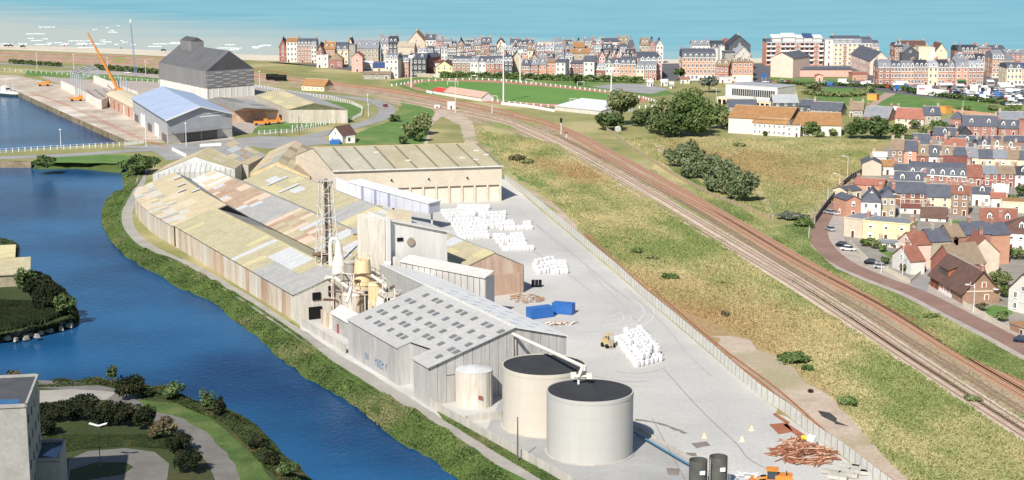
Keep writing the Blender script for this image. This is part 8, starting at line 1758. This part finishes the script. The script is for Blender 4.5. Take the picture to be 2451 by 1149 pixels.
# grass and scrub as ground cover
def tuft_field(name, polys, n, mat, hmin, hmax, wd, seed, z=.0, clump=.0, px=True, lines=None):
    r = np.random.default_rng(seed); pts = []
    for poly in polys:
        w_ = [P(*p) if px else p for p in poly]; tri = tessellate_polygon([[Vector((p.x, p.y, 0)) for p in w_]]); ar = []
        for t in tri:
            a, b, c = (w_[i] for i in t); ar.append(abs((b.x-a.x)*(c.y-a.y)-(c.x-a.x)*(b.y-a.y))/2)
        ar = np.array(ar); pr_ = np.array([1/(((w_[t[0]].y+w_[t[1]].y+w_[t[2]].y)/3)**1.2) for t in tri]); k = r.choice(len(ar), n//len(polys), p=ar*pr_/(ar*pr_).sum())
        W = np.array([[tuple(w_[i][:2]) for i in t] for t in tri]); u = r.random((len(k), 2)); m_ = u.sum(1) > 1; u[m_] = 1-u[m_]
        pts.append(W[k, 0]+(W[k, 1]-W[k, 0])*u[:, :1]+(W[k, 2]-W[k, 0])*u[:, 1:])
    p = np.concatenate(pts); n = len(p); f = .5+.5*np.sin(p[:, 0]*.21+np.sin(p[:, 1]*.13)*2)*np.sin(p[:, 1]*.17+1); hgt = (hmin+(hmax-hmin)*r.random(n)*f)[:, None]
    V_ = []
    for q in range(2):
        a = r.random(n)*6.283; d = np.stack([np.cos(a), np.sin(a)], 1)*wd*r.uniform(.6,1.4,(n,1)); l = r.normal(size=(n,2))*.15
        V_.append(np.stack([np.concatenate([p-d, np.full((n,1), z)], 1), np.concatenate([p+d, np.full((n,1), z)], 1), np.concatenate([p+l+d*.3, z+hgt], 1)], 1))
    V_ = np.concatenate(V_).reshape(-1, 3); N_ = len(V_)//3; me = bpy.data.meshes.new(name); me.vertices.add(3*N_); me.vertices.foreach_set('co', V_.ravel()); me.loops.add(3*N_); me.loops.foreach_set('vertex_index', np.arange(3*N_)); me.polygons.add(N_); me.polygons.foreach_set('loop_start', np.arange(0,3*N_,3)); me.polygons.foreach_set('loop_total', np.full(N_,3)); me.update(calc_edges=True); me.materials.append(mat)
    o = link(name, me); o['kind'] = 'stuff'; return o
m_tuft = M('tuft_straw', 'b8ac7a', '808c4e', .045, amt=.6, col3='a88e60', aniso=AN, hard=.1); m_tuftg = M('tuft_green', '8c965a', '667a3e', .08, amt=.6, col3='bdb27c', aniso=AN, hard=.1)
tuft_field('dry_grass', [[(1140,310),(1335,345),(1440,410),(1600,500),(1750,600),(1900,700),(2100,825),(2300,960),(2451,1060),(2700,1230),(2270,1230),(2130,1110),(2000,960),(1860,850),(1750,790),(1640,745),(1545,690),(1440,590),(1305,470),(1215,400)]], 90000, m_tuft, .15, .7, .22, 1, .05)
tuft_field('dry_grass', [[(1480,335),(1560,325),(1700,330),(1900,335),(2100,336),(2085,390),(2040,430),(2000,475),(1955,520),(1850,525),(1780,490),(1600,400)]], 40000, m_tuft, .15, .7, .25, 2, .05)
tuft_field('rail_side_grass', [[(1590,392),(1640,410),(1770,497),(1850,550),(1940,530),(1940,590),(2000,645),(2120,700),(2250,757),(2451,865),(2700,990),(2700,1060),(2451,915),(2300,850),(2100,720),(1900,600),(1700,485)]], 45000, m_tuftg, .15, .7, .22, 3, .05)
tuft_field('track_weeds', [[(1060,240),(1200,266),(1340,304),(1420,349),(1560,429),(1750,535),(1900,616),(2000,675),(2200,796),(2451,935),(2700,1085),(2700,1185),(2451,1030),(2300,935),(2100,795),(1900,686),(1700,565),(1500,445),(1340,360),(1240,314),(1100,282)]], 16000, m_tuftg, .05, .35, .16, 33, .05)
def bank_tufts(name, top, bot, n, mat, hmin, hmax, wd, seed):
    r = np.random.default_rng(seed); T_ = smooth_line([P(*p) for p in top], 3); B = smooth_line([P(p[0], p[1], WZ) for p in bot], 3); a = np.array([tuple(p) for p in T_]); b = np.array([tuple(p) for p in B])
    s = r.random(n)*(len(a)-1.001); i = s.astype(int); f = (s-i)[:, None]; q = r.random((n,1))*1.02-.04; A = a[i]*(1-f)+a[i+1]*f; Bb = b[i]*(1-f)+b[i+1]*f; p = A+(Bb-A)*q; p[:, 2] = WZ*np.clip(q[:, 0], 0, 1)**1.3
    nor = r.normal(size=(n,3))+np.array([0,-.3,.5]); nor /= np.linalg.norm(nor, axis=1)[:, None]; t = np.cross(nor, r.normal(size=(n,3))); t /= np.linalg.norm(t, axis=1)[:, None]; c = np.cross(nor, t); s_ = wd*r.uniform(.5,1.5,(n,1)); cl = np.clip(np.sin(p[:, 0]*.9+p[:, 1]*.4)+np.sin(p[:, 1]*.55+2), 0, 2)[:, None]
    p[:, 2:] += r.random((n,1))*(hmin+(hmax-hmin)*cl/2)
    V_ = np.stack([p-t*s_-c*s_*.7, p+t*s_-c*s_*.7, p+c*s_], 1).reshape(-1,3); me = bpy.data.meshes.new(name); me.vertices.add(3*n); me.vertices.foreach_set('co', V_.ravel()); me.loops.add(3*n); me.loops.foreach_set('vertex_index', np.arange(3*n)); me.polygons.add(n); me.polygons.foreach_set('loop_start', np.arange(0,3*n,3)); me.polygons.foreach_set('loop_total', np.full(n,3)); me.update(calc_edges=True); me.materials.append(mat); o = link(name, me); o['kind'] = 'stuff'
m_bt = M('bank_leaf', '667c3a', '465c2a', .12, amt=.9, col3='7c7c50'); m_bt2 = M('bank_leaf_shade', '3f4f24', '2b3818', .3, amt=.9, col3='5a5430')  # second material is the bank green with shade painted in
bank_tufts('bank_vegetation', BT, WL, 150000, m_bt, .15, .9, .17, 4)
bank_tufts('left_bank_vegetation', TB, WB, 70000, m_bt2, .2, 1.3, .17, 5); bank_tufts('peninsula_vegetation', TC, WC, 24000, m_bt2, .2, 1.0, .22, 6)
m_bt3 = M('scrub_shade', '2c3a1c', '202c14', .4, amt=.9, col3='3c4426')  # scrub green darkened, shade painted into the colour
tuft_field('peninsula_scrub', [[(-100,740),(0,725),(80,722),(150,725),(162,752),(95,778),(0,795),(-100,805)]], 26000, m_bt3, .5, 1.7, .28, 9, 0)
tuft_field('shade_toned_grass', [[(100,1040),(380,1040),(420,1060),(400,1075),(300,1068),(200,1075),(110,1090)]], 16000, m_bt2, .1, .3, .12, 8, 0)  # tufts take the bank green that has shade in its colour
tuft_field('verge_grass', [[(1030,960),(1075,992),(1200,1062),(1330,1140),(1400,1190),(1370,1190),(1290,1145),(1180,1078),(1060,1004)]], 12000, m_bt, .1, .4, .15, 7, .03)
# stones along the peninsula
for i, (x, y) in enumerate([(6,806),(18,808),(30,800),(44,803),(56,797),(70,800),(82,792),(96,796),(108,788),(120,790),(134,782),(146,785),(158,776),(168,778),(176,768),(88,803),(62,808),(38,812)]):
    o = P(x, y, -1.6+.3*ru(-1,1)); mb = MB(); s = ru(.5,1.0); mb.hexa([(-s,-s*.7,-.5),(s,-s*.6,-.5),(s*.9,s*.7,-.5),(-s*.8,s*.6,-.5)],[(-s*.6,-s*.4,s*.6),(s*.6,-s*.5,s*.5),(s*.5,s*.4,s*.6),(-s*.5,s*.4,s*.7)])
    b = mb.build('bank_stone', M('bank_stone', 'a5a296', '86837a', 1, amt=.6), None, loc=o); b.rotation_euler.z = ru(0,3); tag(b, 'pale grey boulder on the %s of the left peninsula waterline' % ('left part','middle part','tip')[0 if x < 50 else 1 if x < 110 else 2], 'boulder', 'boulders on the peninsula waterline')
